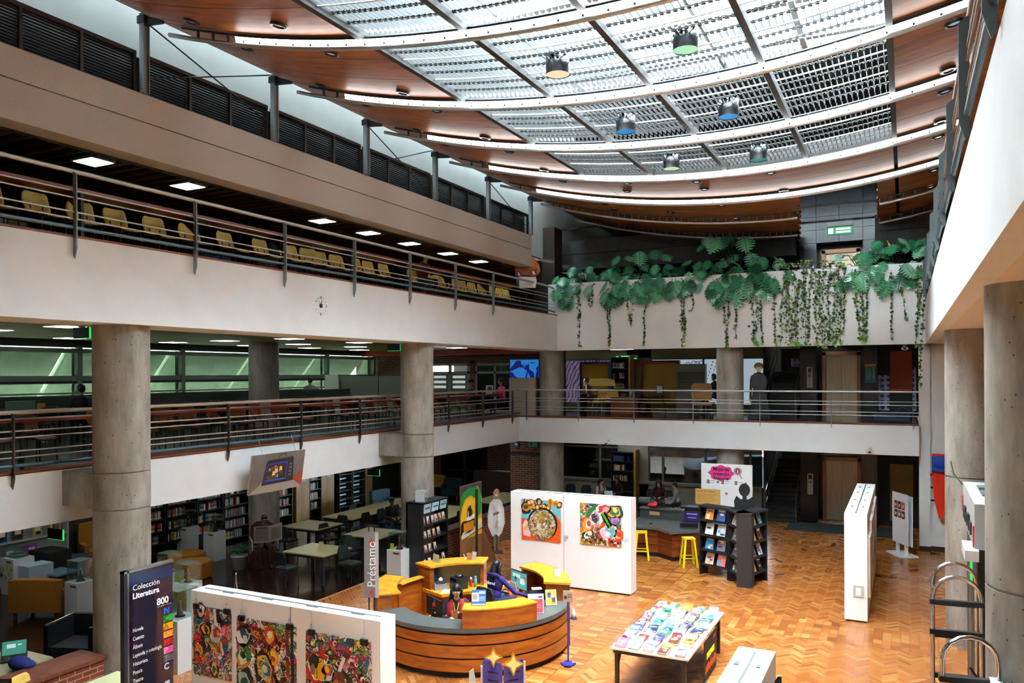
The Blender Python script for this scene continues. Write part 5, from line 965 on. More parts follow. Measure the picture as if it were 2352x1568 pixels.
# upper gallery bits: clutter cabinet row under the counter
ub = None
for i, (y, c, s) in enumerate(((6.5, 'B8B8AE', 'white'), (6.95, '8A6420', 'tan'), (7.35, 'A0B0AC', 'pale green'), (7.65, '8A6420', 'brown'), (11.4, '22386A', 'blue'), (11.9, '2A4A8A', 'bright blue'), (14.1, '2A4A8A', 'navy'), (14.7, '22386A', 'deep blue'))):
    tag(MB().box(-.18, .18, -.16, .16, 0, .38).mt(1).box(-.15, .15, -.13, .13, .385, .39).out('storage_box', [mat(c, .6), mat('2A2A28', .6)], None, (-12.75, y, ZU)), '%s storage box on the upper gallery floor behind the %s yellow chair' % (s, ordin(min(range(len(YS)), key=lambda k: abs(YS[k]-y)))), 'box', 'storage boxes behind the yellow chairs')
# ------------------------------------------------------------ clock and picture on the balcony fronts
t = E('wall_clock', 'frameless wall clock of separate numerals on the white balcony front', 'clock', (XU+.003, 12.92, 6.63)); CK = mat('0C0C0E', .4)
MB().lathe([(0, .015), (.045, .015), (.045, 0)], 18).out('hub', CK, t).rotation_euler.y = pi/2
for h in range(1, 13):
    a = pi/2-2*pi*h/12; s = .085 if h % 3 == 0 else .035
    if h == 9: continue
    o = text(str(h), s, t, (.002, .17*cos(a), .17*sin(a)-s*.35), (0, 1, 0), (0, 0, 1), CK, 'numeral', .002, 'CENTER')
MB().bar((.012, 0, 0), (.012, .02, .11), .004, .012, (1, 0, 0)).out('minute_hand', CK, t); MB().bar((.014, 0, 0), (.014, -.06, .09), .004, .01, (1, 0, 0)).out('hour_hand', mat('8A8C8E', .3), t)
t = E('hanging_picture', 'picture of an old portable television hung on the left mezzanine front', 'picture', (-12.1, 12.9, 3.11)); t.rotation_euler = (0, R(9), 0)
MB().box(-.03, 0, -.8, .8, -.42, .42).out('board', mat('C8C2BA', .5), t)
GP = bpy.data.materials.new('picture_ground'); GP.use_nodes = True; nt = GP.node_tree; tc = nt.nodes.new('ShaderNodeTexCoord'); no = nt.nodes.new('ShaderNodeTexNoise'); no.inputs['Scale'].default_value = 2; rr = nt.nodes.new('ShaderNodeValToRGB'); rr.color_ramp.elements[0].color = (*hx('4A4038'), 1); rr.color_ramp.elements[1].color = (*hx('8A8078'), 1); nt.links.new(tc.outputs['Object'], no.inputs[0]); nt.links.new(no.outputs[0], rr.inputs[0]); nt.links.new(rr.outputs[0], nt.nodes['Principled BSDF'].inputs['Base Color'])
MB().add([(.001, -.8, -.42), (.001, .8, -.42), (.001, .8, .42), (.001, -.8, .42)], [(0, 1, 2, 3)]).out('printed_ground', GP, t)
def yq(b, c, poly, x): b.c(c); b.flat(poly, (x, 0, 0), (0, 1, 0), (0, 0, 1))
b = MB(); yq(b, '9A9084', [(-.8, -.42), (-.45, -.2), (.5, -.2), (.8, -.42)], .002); yq(b, 'A84A2A', [(.45, -.2), (.8, -.05), (.8, -.4)], .0025); yq(b, '2A2428', [(-.45, -.26), (-.36, .24), (.45, .27), (.5, -.24)], .003); yq(b, '3A3438', [(-.36, .24), (-.3, .28), (.42, .31), (.45, .27)], .0035); yq(b, '2A3AA8', [(-.4, -.19), (-.33, .2), (.27, .22), (.27, -.19)], .004); yq(b, '3A2A18', [(-.36, -.15), (-.3, .17), (.23, .18), (.23, -.15)], .005)
for i in range(26):
    cx, cz = rnd.uniform(-.28, .18), rnd.uniform(-.12, .12); s = rnd.uniform(.02, .05); yq(b, rnd.choice(['B8501A', 'D8922A', '6A4A1A', '2A5A4A', 'E2C8A0', '8A2A1A']), [(cx-s, cz-s), (cx+s, cz-s*.8), (cx+s*.8, cz+s), (cx-s*.9, cz+s*1.2)], .006+i*.0001)
for i in range(4): yq(b, '6A6468', [(.34, .16-i*.08), (.42, .165-i*.08), (.42, .12-i*.08), (.34, .115-i*.08)], .005)
yq(b, '2A2A2C', [(-.02, .3), (0, .38), (.2, .4), (.22, .31), (.2, .31), (.18, .375), (.02, .36), (.0, .3)], .005)
for k in range(8): yq(b, '5A7AF8', [(-.34+k*.07, -.175), (-.3+k*.07, -.175), (-.3+k*.07, -.16), (-.34+k*.07, -.16)], .006)
b.out('printed_pattern', vcol(.5), t); MB().tube([(-.01, -.5, .42), (-.2, -.5, .75)], .004, 4).tube([(-.01, .5, .42), (-.2, .5, .75)], .004, 4).out('hanging_wires', CHROME, t)
# cameras on the fascias
for u, v, y, lab in ((1396, 1017, 25.2, 'white security camera under the far mezzanine front, left one'), (1998, 1036, 25.2, 'white security camera under the far mezzanine front, right one'), (2078, 800, 25.9, 'pale bullet camera under the planter front beside the orange panel')):
    p = oy(u, v, y); t = E('security_camera', lab, 'camera', p, 0, 'security cameras'); MB().ell((0, -.05, 0), (.1, .13, .06), 12, 7).out('body', mat('D8D4CC', .4), t); MB().lathe([(0, 0), (.045, 0), (.045, .06), (0, .06)], 12, (0, .05, .05)).out('mount', mat('C8C4BC', .4), t); MB().ell((.0, -.165, -.01), (.04, .02, .03), 10, 6).out('lens', mat('2A2420', .1), t)
# edge-on exit signs
for p, lab in ((ox(188, 760, -12.0), 'edge-on exit sign under the upper gallery left of the first column'), (ox(905, 795, -12.0), 'edge-on exit sign under the upper gallery left of the second column'), (ox(128, 1222, -13.0), 'edge-on exit sign under the left mezzanine near the shelves'), (ox(858, 1082, -13.0), 'edge-on exit sign under the left mezzanine before the second column')):
    t = E('exit_sign', lab, 'exit sign', p, 0, 'edge-lit exit signs'); MB().box(-.03, .03, -.04, .04, .06, .26).out('lamp_box', mat('5A6864', .4), t); MB().box(-.2, .2, -.012, .012, -.12, .06).out('panel', mat('0E1A14', .3), t); MB().box(.2, .208, -.013, .013, -.12, .06).mt(0).box(-.2, .2, -.013, .013, -.124, -.118).out('glowing_edge', mat('1AD85A', .4, emit=1.2), t)
# ------------------------------------------------------------ book table
t = E('book_table', 'long pale table covered with books in the foreground', 'table', (-3.68, 13.5, 0)); TX, TY2 = .64, 1.35
MB().box(-TX, TX, -TY2, TY2, .715, .745).out('top', mat('E4D8C4', .4), t); MB().box(-TX+.04, TX-.04, -TY2+.04, TY2-.04, .65, .715).out('apron', mat('1E1A18', .5), t)
for sx in (-1, 1):
    for s in (-1, 1): MB().box(sx*(TX-.09)-.03, sx*(TX-.09)+.03, s*(TY2-.09)-.03, s*(TY2-.09)+.03, 0, .65).ext([(0, 0), (.14, .16), (.2, .16), (0, -.06)][::1], (sx*(TX-.09)-.01, s*(TY2-.12), .49), (0, -s, 0), (0, 0, 1), .03).out('leg', mat('2A201C', .5), t)
bk = []; BC = [('navy blue', '1E3260'), ('white', 'E6E6E2'), ('red', 'B8242E'), ('pale blue', '9AC0DC'), ('black', '1C1E22'), ('orange', 'D8862A'), ('green', '3A7A5A'), ('cream', 'E4D8BC'), ('teal', '2A8088'), ('purple', '5A3A7A'), ('pink', 'D8627A'), ('grey', '8A9098'), ('brown', '6A3E22'), ('sky blue', '4A9AD0')]
def book_mesh(c, w, h, th, rs):
    m = []; b = MB(); b.c(c); b.box(-w/2, w/2, -h/2, h/2, th-.004, th).box(-w/2, w/2, -h/2, h/2, 0, .004).box(-w/2, -w/2+.005, -h/2, h/2, 0, th); b.c('EFECE4'); b.box(-w/2+.006, w/2-.006, -h/2+.006, h/2-.006, .004, th-.004)
    z = th+.0008
    for k in range(5):
        x0, y0 = rs.uniform(-.45, .2)*w, rs.uniform(-.45, .3)*h; b.c(rs.choice(['F2F0EA', 'E8C84A', '2A3A5A', 'C8D8E4', 'D84A4A', '1E1E22', '5A9AB8', 'A8B8A0', c])); b.flat([(x0, y0), (x0+w*rs.uniform(.15, .45), y0), (x0+w*rs.uniform(.15, .4), y0+h*rs.uniform(.1, .3)), (x0, y0+h*rs.uniform(.08, .25))], (0, 0, z+k*.0004), (1, 0, 0), (0, 1, 0))
    b.c(rs.choice(['F4F2EC', '1E1E22', 'E8D8A0']))
    for k in range(2): b.box(-w*.35, w*.35, h*(.3-.13*k), h*(.36-.13*k), z, z+.001)
    b.c('F2F0EC'); b.box(-w/2-.0005, -w/2, -h*.35, h*.2, th*.3, th*.75)
    return b
rs = random.Random(21); VC = vcol(.35, 'book_print'); names = {}
for row in range(11):
    for col in range(5):
        if rs.random() < .03: continue
        cn, ch = BC[rs.randrange(len(BC))] if rs.random() < .75 else BC[rs.choice([1, 3, 0, 7])]
        th = rs.uniform(.018, .05); x = -TX+.13+col*.25+rs.uniform(-.02, .02)-.03*(row % 2); y = -TY2+.14+row*.243+rs.uniform(-.02, .02); til = rs.uniform(.05, .3)
        o = book_mesh(ch, rs.uniform(.15, .175), rs.uniform(.21, .245), th, rs).out('book', VC, None, (-3.68+x, 13.5+y, .747+.122*sin(til)), 0); o.rotation_euler = (til, rs.uniform(-.06, .06), rs.uniform(-.18, .12)+pi*(rs.random() < .1))
        tag(o, '%s book tilted on the long table, row %s from the camera, %s across' % (cn, ordin(row), ordin(col)), 'book', 'books on the long table')
        if row and rs.random() < .25:
            th2 = .02; o2 = book_mesh(rs.choice(BC)[1], .14, .2, th2, rs).out('book', VC, None, (-3.68+x+.03, 13.5+y-.02, .747+.122*sin(til)+th+.01), 0); o2.rotation_euler = (til+.08, 0, rs.uniform(-.3, .3)); tag(o2, 'small book lying over the %s table book of row %s, %s across' % (cn, ordin(row), ordin(col)), 'book', 'books on the long table')
t = E('novelty_poster', 'black hand lettered poster hanging on the side of the book table', 'poster', (-3.68+TX+.012, 13.62, .36), 0); MB().box(-.005, .005, -.46, .46, -.34, .34).out('sheet', mat('17130F', .7), t)
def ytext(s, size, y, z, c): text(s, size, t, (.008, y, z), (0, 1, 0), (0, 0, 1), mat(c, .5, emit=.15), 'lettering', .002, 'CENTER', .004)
ytext('nuevas', .22, 0, .0, 'F2E81A'); b = MB()
for i in range(10): a = -.36+i*.08; b.ell((.007, a, -.2+.03*(i % 2)), (.003, .035, .05 if i % 2 else .035), 8, 5).tube([(.008, a, -.16), (.008, a+.03, -.1+.02*(i % 3))], .008, 4)
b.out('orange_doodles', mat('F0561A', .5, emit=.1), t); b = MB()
for i in range(6): b.ob((.007, .2+.04*i, .22+.03*(i % 2)), (.003, .03, .05), 0, .5*i)
b.out('magenta_doodles', mat('A81A7A', .5), t); MB().ell((.007, .0, -.06), (.003, .03, .05), 8, 5).out('blue_dot', mat('2A8AD8', .5), t)
# ------------------------------------------------------------ film rack left, with cases
t = E('film_rack', 'black rack of film cases left of the yellow painting', 'rack', (-10.9, 17.0, 0)); RK = mat('121214', .5)
b = MB(); b.box(-.28, .22, -.6, -.56, 0, 2.0).box(-.28, .22, .56, .6, 0, 2.0).box(-.28, -.24, -.6, .6, 0, 2.0).box(-.28, .22, -.6, .6, 1.97, 2.0).box(-.28, .22, -.6, .6, 0, .1).out('carcass', RK, t)
for z in (.35, .7, 1.05, 1.4): MB().ext([(-.24, z+.08), (.22, z), (.22, z+.03), (-.24, z+.12)], (0, -.56, 0), (1, 0, 0), (0, 0, 1), -1.12).out('shelf', RK, t)
for k in range(3): MB().ob((.2, -.38+.38*k, 1.84), (.02, .3, .22), 0, 0, .15).mt(1).ob((.213, -.38+.38*k, 1.85), (.004, .22, .05), 0, 0, .15).out('header_card', [mat('9FC8D0', .4), mat('4A6A80', .5)], t)
FN = ['dark red', 'brown', 'blue', 'grey', 'red', 'tan']; FC = ['5A2018', '6A4A34', '2A4A7A', '6A6A66', '8A2A20', '8A6A48']
for r, (z, ys) in enumerate(((1.43, [-.48, -.27, -.06, .1, .28, .46]), (1.08, [-.42, -.22, .0, .22]), (.73, [-.38, -.18, .05]), (.38, [-.42, -.2, .1, .45]))):
    for k, y in enumerate(ys):
        c = (r*2+k) % 6; o = MB(); o.c(FC[c]); o.ob((0, 0, .1), (.015, .14, .2)); o.c('D8D0C0'); o.ob((.009, 0, .1), (.002, .11, .16)); o.c(FC[(c+3) % 6]); o.ob((.011, rnd.uniform(-.02, .02), .09), (.002, .07, .1)); o.c('E8C8A8'); o.ell((.012, 0, .11), (.002, .025, .03), 8, 5); o.c('2A2420'); o.ob((.011, 0, .035), (.002, .1, .02))
        o = o.out('film_case', VC, None, (-10.9+.17, 17.0+y, z+.01)); o.rotation_euler.y = -.2; tag(o, '%s film case, %s shelf of the black rack, %s from the near end' % (FN[c], ['top', 'second', 'third', 'lowest'][r], ordin(k)), 'film case', 'film cases on the black rack')
tag(MB().c('B8B8BC').box(-.12, .12, -.13, .13, 0, .27).c('5A4A50').box(.12, .122, -.1, .1, .03, .2).c('E0D8D8').box(.122, .124, -.06, .06, .1, .18).out('display_box', VC, None, (-10.92, 16.7, 2.0), .3), 'pale cube box standing on top of the black film rack', 'box')
# ------------------------------------------------------------ yellow painting on cardboard, its pole
t = E('cardboard_painting', 'tall yellow and green painting of a seated man on a cardboard stand', 'painting', (-10.55, 18.6, 0)); W2 = .58
MB().box(-.03, 0, -W2, W2, .0, 2.22).out('cardboard', mat('8A5A2E', .8), t); MB().ext([(0, 0), (.5, 0), (.05, .9)], (0, W2, 0), (1, 0, 0), (0, 0, 1), .02).out('rear_strut', mat('7A4E28', .8), t)
b = MB(); f = lambda c, pl, x: yq(b, c, [(p[0]*W2, .78+p[1]*1.42) for p in pl], x)
f('F2A81A', [(-1, 0), (1, 0), (1, 1), (-1, 1)], .002); f('3A3F44', [(-1, .8), (-1, 1), (1, 1), (1, .72), (.6, .95)], .003); f('1F8A3A', [(-1, .45), (-.85, .62), (-.6, .75), (-.1, .8), (.35, .72), (.55, .55), (.6, .35), (.9, .4), (.97, .6), (.9, .8), (.5, .93), (-.2, .95), (-.8, .88), (-1, .78)], .004); f('F8C01A', [(-1, .3), (-1, .45), (-.85, .6), (-.5, .72), (0, .74), (.35, .66), (.5, .5), (.5, .3)], .005); f('F8E08A', [(-.9, .3), (1, .3), (1, .15), (-.5, .2)], .0055)
f('1A1416', [(-1, 0), (-1, .28), (-.9, .34), (.28, .34), (.34, .2), (.1, .12), (-.8, .12)], .006); f('F0981A', [(-.75, .14), (-.75, .3), (.2, .31), (.2, .14)], .007)
for k in range(3): f('8A4A10', [(-.75, .17+.045*k), (.2, .175+.045*k), (.2, .18+.045*k), (-.75, .175+.045*k)], .0075)
f('E8E4D8', [(-1, .06), (-.8, .14), (-.2, .13), (.9, .2), (1, .17), (-.85, .0)], .008); f('2A2026', [(-.8, .1), (-.3, .14), (.3, .15), (-.2, .1)], .0085); f('E8D8A0', [(-1, .02), (-.9, .0), (1, .12), (1, .16)], .009); f('1A1A1A', [(-1, 0), (-.85, 0), (1, .1), (1, .12)], .0095)
f('3A2420', [(-.45, .36), (-.42, .55), (-.3, .6), (-.1, .58), (.05, .5), (.08, .4), (.2, .36)], .01); f('F4F2EE', [(-.55, .34), (-.5, .4), (-.1, .4), (.15, .44), (.28, .4), (.22, .35), (-.2, .33)], .011); f('F4F2EE', [(-.28, .58), (-.26, .65), (-.16, .67), (-.08, .63), (-.08, .59)], .012); f('4A2E26', [(-.24, .56), (-.22, .61), (-.1, .61), (-.08, .57), (-.16, .53)], .0125); f('F4F2EE', [(-.38, .36), (-.36, .5), (-.32, .52), (-.28, .38)], .013)
for k in range(5): f('C8842A', [(.2, .56-.05*k), (.46, .58-.05*k), (.46, .585-.05*k), (.2, .565-.05*k)], .012)
b.out('painted_pattern', PV, t)
o = MB().tube([(0, 0, 0), (0, 0, 2.12)], .035, 10).lathe([(0, .02), (.2, .02), (.22, 0)], 20).out('black_pole', BLACK, None, (-10.25, 18.35, 0)); tag(o, 'thin black pole on a round foot in front of the yellow painting', 'pole')
# ------------------------------------------------------------ flat cutout figures (standees)
def cutout(name, lab, pos, rz, parts, th=.025, strut=True):
    t = E(name, lab, 'standee', pos, rz, 'cutout figures'); b = MB()
    for k, (c, poly) in enumerate(parts): b.c(c); b.ext([(p[0], p[1]) for p in poly], (0, -.0015*k, 0), (1, 0, 0), (0, 0, 1), th)
    b.out('printed_cutout', vcol(.6, 'print'), t)
    if strut: MB().ext([(0, 0), (.35, 0), (.03, .9)], (.0, .03, 0), (0, 1, 0), (0, 0, 1), .02).box(-.2, .2, -.02, .05, 0, .03).out('strut', mat('2A2422', .7), t)
    return t
def el(cx, cz, rx, rz_, n=14, a0=0, a1=2*pi): return [(cx+rx*cos(a0+(a1-a0)*i/n), cz+rz_*sin(a0+(a1-a0)*i/n)) for i in range(n)]
cutout('robed_man_cutout', 'cutout of a bald man in a white robe and sandals beside the yellow painting', (-10.6, 20.15, 0), R(28), [
 ('6A5A48', [(-.07, .05), (-.02, .05), (-.02, .62), (-.1, .62)]), ('6A5A48', [(.03, .08), (.08, .08), (.1, .62), (.02, .62)]), ('4A3A30', el(-.06, .05, .1, .04)), ('4A3A30', el(.09, .08, .09, .035)),
 ('CFCBC4', [(-.12, .5), (-.02, .58), (.06, .5), (.16, .62), (.24, .9), (.22, 1.3), (.14, 1.52), (.05, 1.6), (-.08, 1.58), (-.2, 1.45), (-.26, 1.1), (-.25, .8)]), ('B8B2AA', [(-.02, .62), (.03, .62), (.08, 1.1), (-.1, 1.45), (-.13, 1.43), (.0, 1.05)]), ('E2DFDA', [(.03, .8), (.18, .8), (.16, 1.3), (.05, 1.42)]), ('DDD9D3', [(-.22, .8), (-.12, .7), (-.1, 1.1), (-.2, 1.3)]), ('A8A29A', [(-.06, .75), (.02, .72), (.06, .95), (.0, 1.0)]),
 ('8A6A50', [(-.1, 1.1), (.05, 1.15), (.09, 1.2), (.05, 1.23), (-.1, 1.17)]), ('8A6A50', [(-.04, 1.55), (.05, 1.55), (.06, 1.66), (-.05, 1.66)]), ('A07C5E', el(.0, 1.76, .085, .125)), ('8A6248', el(-.085, 1.75, .02, .035, 8)), ('8A6248', el(.085, 1.75, .02, .035, 8)), ('E8E4DE', [(-.04, 1.69), (.04, 1.69), (.03, 1.71), (-.03, 1.71)]), ('2A2020', el(-.035, 1.78, .015, .008, 8)), ('2A2020', el(.035, 1.78, .015, .008, 8)), ('C8C4BC', [(-.14, 1.5), (.1, 1.5), (.06, 1.58), (-.06, 1.58)])])
cutout('boxer_cutout', 'cutout of a bare-chested boxer in red gloves on the upper gallery by the plants', (-11.14, 23.35, ZU), R(27), [
 ('E4E4E2', [(-.28, .75), (.3, .75), (.34, 1.0), (.3, 1.12), (-.28, 1.12), (-.32, 1.0)]), ('1A1A1C', [(-.24, 1.12), (.28, 1.1), (.28, 1.2), (-.24, 1.2)]), ('1A1A1C', [(-.3, .75), (-.24, .75), (-.24, 1.1), (-.3, 1.05)]), ('9A5A2A', [(-.22, 1.18), (.26, 1.18), (.34, 1.5), (.3, 1.7), (.1, 1.8), (-.2, 1.76), (-.3, 1.6), (-.28, 1.4)]), ('B8702F', [(-.02, 1.45), (.28, 1.42), (.32, 1.62), (.14, 1.74), (-.02, 1.7)]), ('A8642C', [(-.24, 1.45), (-.06, 1.45), (-.06, 1.7), (-.22, 1.68)]), ('8A4E24', [(-.15, 1.2), (.2, 1.2), (.17, 1.42), (-.12, 1.42)]),
 ('A8622C', [(.28, 1.66), (.42, 1.52), (.46, 1.3), (.38, 1.18), (.3, 1.22), (.34, 1.36), (.26, 1.5)]), ('9A5A2A', [(-.28, 1.66), (-.38, 1.5), (-.38, 1.3), (-.3, 1.22), (-.24, 1.26), (-.26, 1.4)]), ('7A2A2A', el(-.26, 1.2, .11, .1)), ('7A2222', el(.24, 1.22, .12, .12)), ('E8E0D8', [(-.26, 1.16), (-.2, 1.14), (-.24, 1.26), (-.28, 1.26)]), ('E8E0D8', [(.22, 1.18), (.3, 1.2), (.24, 1.3), (.19, 1.3)]),
 ('8A5028', [(-.06, 1.74), (.06, 1.74), (.05, 1.84), (-.07, 1.84)]), ('9A5E30', el(-.04, 1.92, .1, .13)), ('17151A', el(-.03, 1.99, .11, .09, 14, 0, pi)+[(-.14, 1.98)]), ('3A2014', el(-.08, 1.93, .015, .008, 8)), ('3A2014', el(-.01, 1.93, .015, .008, 8)), ('5A2A1A', [(-.08, 1.85), (.0, 1.85), (-.01, 1.865), (-.07, 1.865)]), ('7A4622', [(-.06, 1.88), (-.03, 1.88), (-.04, 1.93)])])
cutout('dark_dress_cutout', 'cutout of a woman in a long dark dress on the mezzanine by the stairs', (-4.3, 26.6, ZM), R(12), [
 ('1E1C1F', [(-.36, 0), (.36, 0), (.28, .5), (.18, 1.0), (-.18, 1.0), (-.24, .5)]), ('2E2B2E', [(-.2, 1.0), (.2, 1.0), (.27, 1.15), (.24, 1.4), (.12, 1.5), (-.12, 1.5), (-.26, 1.38), (-.28, 1.1)]), ('3E393B', [(-.2, 1.12), (.22, 1.12), (.22, 1.35), (.1, 1.46), (-.14, 1.46), (-.22, 1.34)]), ('252326', [(-.3, .62), (-.22, .62), (-.2, 1.3), (-.28, 1.28)]), ('C8A070', el(-.26, .58, .03, .06, 8)), ('353136', [(-.1, .1), (-.04, .1), (-.06, .95), (-.1, .95)]), ('353136', [(.06, .1), (.12, .1), (.1, .95), (.06, .95)]), ('171517', [(-.07, 1.47), (.07, 1.47), (.05, 1.56), (-.05, 1.56)]), ('5A4026', el(.0, 1.72, .15, .12)), ('D2AC78', el(.0, 1.65, .09, .125)), ('5A4026', el(.0, 1.75, .11, .06)), ('4A3020', el(-.035, 1.67, .016, .008, 8)), ('4A3020', el(.035, 1.67, .016, .008, 8)), ('A86A50', [(-.03, 1.585), (.03, 1.585), (.02, 1.6), (-.02, 1.6)]), ('B8905E', [(-.012, 1.62), (.014, 1.62), (.0, 1.68)])])
# ------------------------------------------------------------ three-sided magazine stand
t = E('magazine_stand', 'black folding magazine stand of angled shelves behind the book table', 'magazine stand', (0, 0, 0)); SB = mat('17151A', .55)
bays = [((-4.78, 20.35), (-4.02, 20.05), 'left bay'), ((-3.98, 20.0), (-3.68, 19.55), 'middle bay'), ((-3.36, 19.75), (-3.12, 20.45), 'right bay')]
mags = {0: [('rainbow', 'E8842A'), ('navy', '2A5A9A'), ('white', 'D8D8DC'), ('white and red', 'C8D4D8'), ('blue', '2A7AB8'), ('grey', '6A7078'), ('cream', 'D8D0C8'), ('pink', 'E0707A')], 1: [('tan', 'C8B8A0'), ('white', 'E4E4E4'), ('grey', '7A7A70'), ('white', 'E0E0E4'), ('olive', '6A6A5A'), ('white', 'DCDCE0'), ('blue grey', '5A6A7A'), ('white', 'D8DCE0')], 2: [('yellow', 'D8A83A'), ('teal', '3A7A8A'), ('tan', 'B89A6A'), ('brown', '8A5A3A'), ('lilac', '9A98C8'), ('white', 'D4D8E4'), ('amber', 'D8922A'), ('black', '2A2A2A')]}
for bi, (a, c, nm) in enumerate(bays):
    a = V((*a, 0)); c = V((*c, 0)); d = (c-a); W = d.length; d.normalize(); n = V((d.y, -d.x, 0)); q = -n*.32
    ang = atan2(d.y, d.x); b = MB(); k = lambda x, y, z: a+d*x-n*y+V((0, 0, z))
    for x in (0, W): b.add([k(x-.014, 0, 0), k(x+.014, 0, 0), k(x+.014, .34, 0), k(x-.014, .34, 0), k(x-.014, 0, 1.75), k(x+.014, 0, 1.75), k(x+.014, .34, 1.75), k(x-.014, .34, 1.75)], [(3, 2, 1, 0), (4, 5, 6, 7), (0, 1, 5, 4), (1, 2, 6, 5), (2, 3, 7, 6), (3, 0, 4, 7)])
    b.add([k(-.03, -.02, 1.75), k(W+.03, -.02, 1.75), k(W+.03, .36, 1.75), k(-.03, .36, 1.75), k(-.03, -.02, 1.79), k(W+.03, -.02, 1.79), k(W+.03, .36, 1.79), k(-.03, .36, 1.79)], [(3, 2, 1, 0), (4, 5, 6, 7), (0, 1, 5, 4), (1, 2, 6, 5), (2, 3, 7, 6), (3, 0, 4, 7)])
    b.out('bay_frame', SB, t)
    for r in range(4):
        z = .25+r*.38; MB().add([k(0, 0, z), k(W, 0, z), k(W, .3, z+.08), k(0, .3, z+.08), k(0, 0, z+.025), k(W, 0, z+.025), k(W, .3, z+.1), k(0, .3, z+.1)], [(3, 2, 1, 0), (4, 5, 6, 7), (0, 1, 5, 4), (1, 2, 6, 5), (2, 3, 7, 6), (3, 0, 4, 7)]).add([k(0, .17, z+.05), k(W, .17, z+.05), k(W, .26, z+.3), k(0, .26, z+.3)], [(0, 1, 2, 3)]).add([k(0, -.005, z), k(W, -.005, z), k(W, -.005, z+.05), k(0, -.005, z+.05)], [(0, 1, 2, 3)]).out('shelf', SB, t)
        for j in range(2):
            cn, ch = mags[bi][(3-r)*2+j]; w_ = .24 if bi == 0 else .19; x = W*(.29+.42*j)
            o = MB(); o.c(ch); o.ob((0, 0, .145), (w_, .012, .28)); 
            for e in range(4): o.c(rnd.choice(['F0F0EE', 'E8B03A', '2A3A5A', 'B83A3A', '5AA0B8', ch])); o.ob((rnd.uniform(-.25, .25)*w_, -.0075-e*.0005, .05+.06*e), (w_*rnd.uniform(.3, .55), .002, .05))
            o.c('F2F2F0'); o.ob((0, -.0095, .255), (w_*.8, .002, .03))
            o = o.out('magazine', VC, None, k(x, .06, z+.045), ang); o.rotation_euler.x = -.32
            tag(o, '%s magazine, %s shelf, %s of the black stand, %s one' % (cn, ['lowest', 'third', 'second', 'top'][r], nm, ['first', 'second'][j]), 'magazine', 'magazines on the black stand')
MB().box(-3.7, -3.38, 19.52, 19.56, 0, 1.75).box(-3.38, -3.34, 19.52, 19.9, 0, 1.75).box(-3.72, -3.34, 19.5, 19.9, 1.75, 1.79).out('front_panel', mat('2A2220', .6), t)
# ------------------------------------------------------------ yellow stools and the angled internet counter
t0 = None
for u, v, s in ((1474, 1283, 'partly hidden by the mid display wall'), (1582, 1300, 'left of the black magazine stand')):
    p = oz(u, v); lab = 'yellow metal bar stool '+s
    if t0: dup(t0, p, .5, lab); continue
    t0 = E('bar_stool', lab, 'stool', p, .3, 'yellow bar stools'); YM_ = mat('F2D318', .35, .1)
    MB().box(-.155, .155, -.155, .155, .745, .775).box(-.02, .02, -.05, .05, .774, .777).out('seat', YM_, t0)
    for sx in (-1, 1):
        for sy_ in (-1, 1): MB().add([(sx*(q+dx), sy_*(q+dy), z) for q, z in ((.215, 0), (.14, .75)) for dx, dy in ((0, 0), (-.05, 0), (-.05, -.02), (-.02, -.02), (-.02, -.05), (0, -.05))], [(i, (i+1) % 6, (i+1) % 6+6, i+6) for i in range(6)]+[(0, 1, 2, 3, 4, 5), (6, 7, 8, 9, 10, 11)]).out('leg', YM_, t0)
    b = MB(); q = .185
    for a, c in (((-q, -q), (q, -q)), ((q, -q), (q, q)), ((q, q), (-q, q)), ((-q, q), (-q, -q))): b.bar((*a, .25), (*c, .25), .012, .03)
    b.out('foot_rail', YM_, t0)
t = E('internet_counter', 'faceted dark wood counter with granite top behind the mid display wall', 'counter', (0, 0, 0)); PL = [(-7.2, 21.75), (-6.3, 21.8), (-5.78, 21.4), (-4.9, 22.2), (-4.9, 23.6), (-7.2, 23.6)]
IW = wood('5A2810', '8A4218', .35, .8, (3, 3, 14), 'counter_bands')
MB().ext(PL, (0, 0, 0), (1, 0, 0), (0, 1, 0), .12).out('plinth', mat('14100E', .6), t)
for z0, z1 in ((.12, .32), (.34, .55), (.57, .76)): MB().ext([(x, y-.04) for x, y in PL], (0, 0, z0), (1, 0, 0), (0, 1, 0), z1-z0).out('band', IW, t)
MB().ext([(x, y-.02) for x, y in PL], (0, 0, .1), (1, 0, 0), (0, 1, 0), .68).out('core', mat('100C0A', .7), t); MB().ext([(-7.25, 21.62), (-6.3, 21.66), (-5.8, 21.2), (-4.8, 22.05), (-4.8, 23.7), (-7.25, 23.7)], (0, 0, .78), (1, 0, 0), (0, 1, 0), .06).out('granite_top', GRAN, t)
MB().box(-7.2, -5.9, 23.0, 23.2, .84, 1.12).mt(1).box(-7.2, -5.9, 22.96, 23.24, 1.12, 1.16).mt(2).box(-6.9, -6.6, 22.98, 23.0, .95, 1.05).out('upstand', [mat('3A3C3C', .5), GRAN, mat('B88A4A', .5)], t)
t = monitor('monitor with a purple screen on the internet counter', V((-5.5, 22.5, .84)), .0, mat('2A1F4A', .25, emit=.5), .5, .3); MB().box(-.15, .15, -.021, -.018, .3, .33).box(-.12, .12, -.021, -.018, .2, .22).out('screen_text', mat('8A7AC8', .4, emit=.4), t)
t = monitor('dark monitor at the back of the internet counter beside the wall', V((-6.75, 23.5, .84)), R(60), mat('1A2024', .2), .45, .3)
tag(MB().box(-.25, .25, -.2, .2, 0, .12).mt(1).ob((0, -.3, .02), (.44, .14, .02)).out('desk_computer', [mat('101214', .35), mat('2A2C2E', .4)], None, (-5.5, 22.2, .84), .15), 'flat black computer and keyboard under the purple monitor', 'computer')
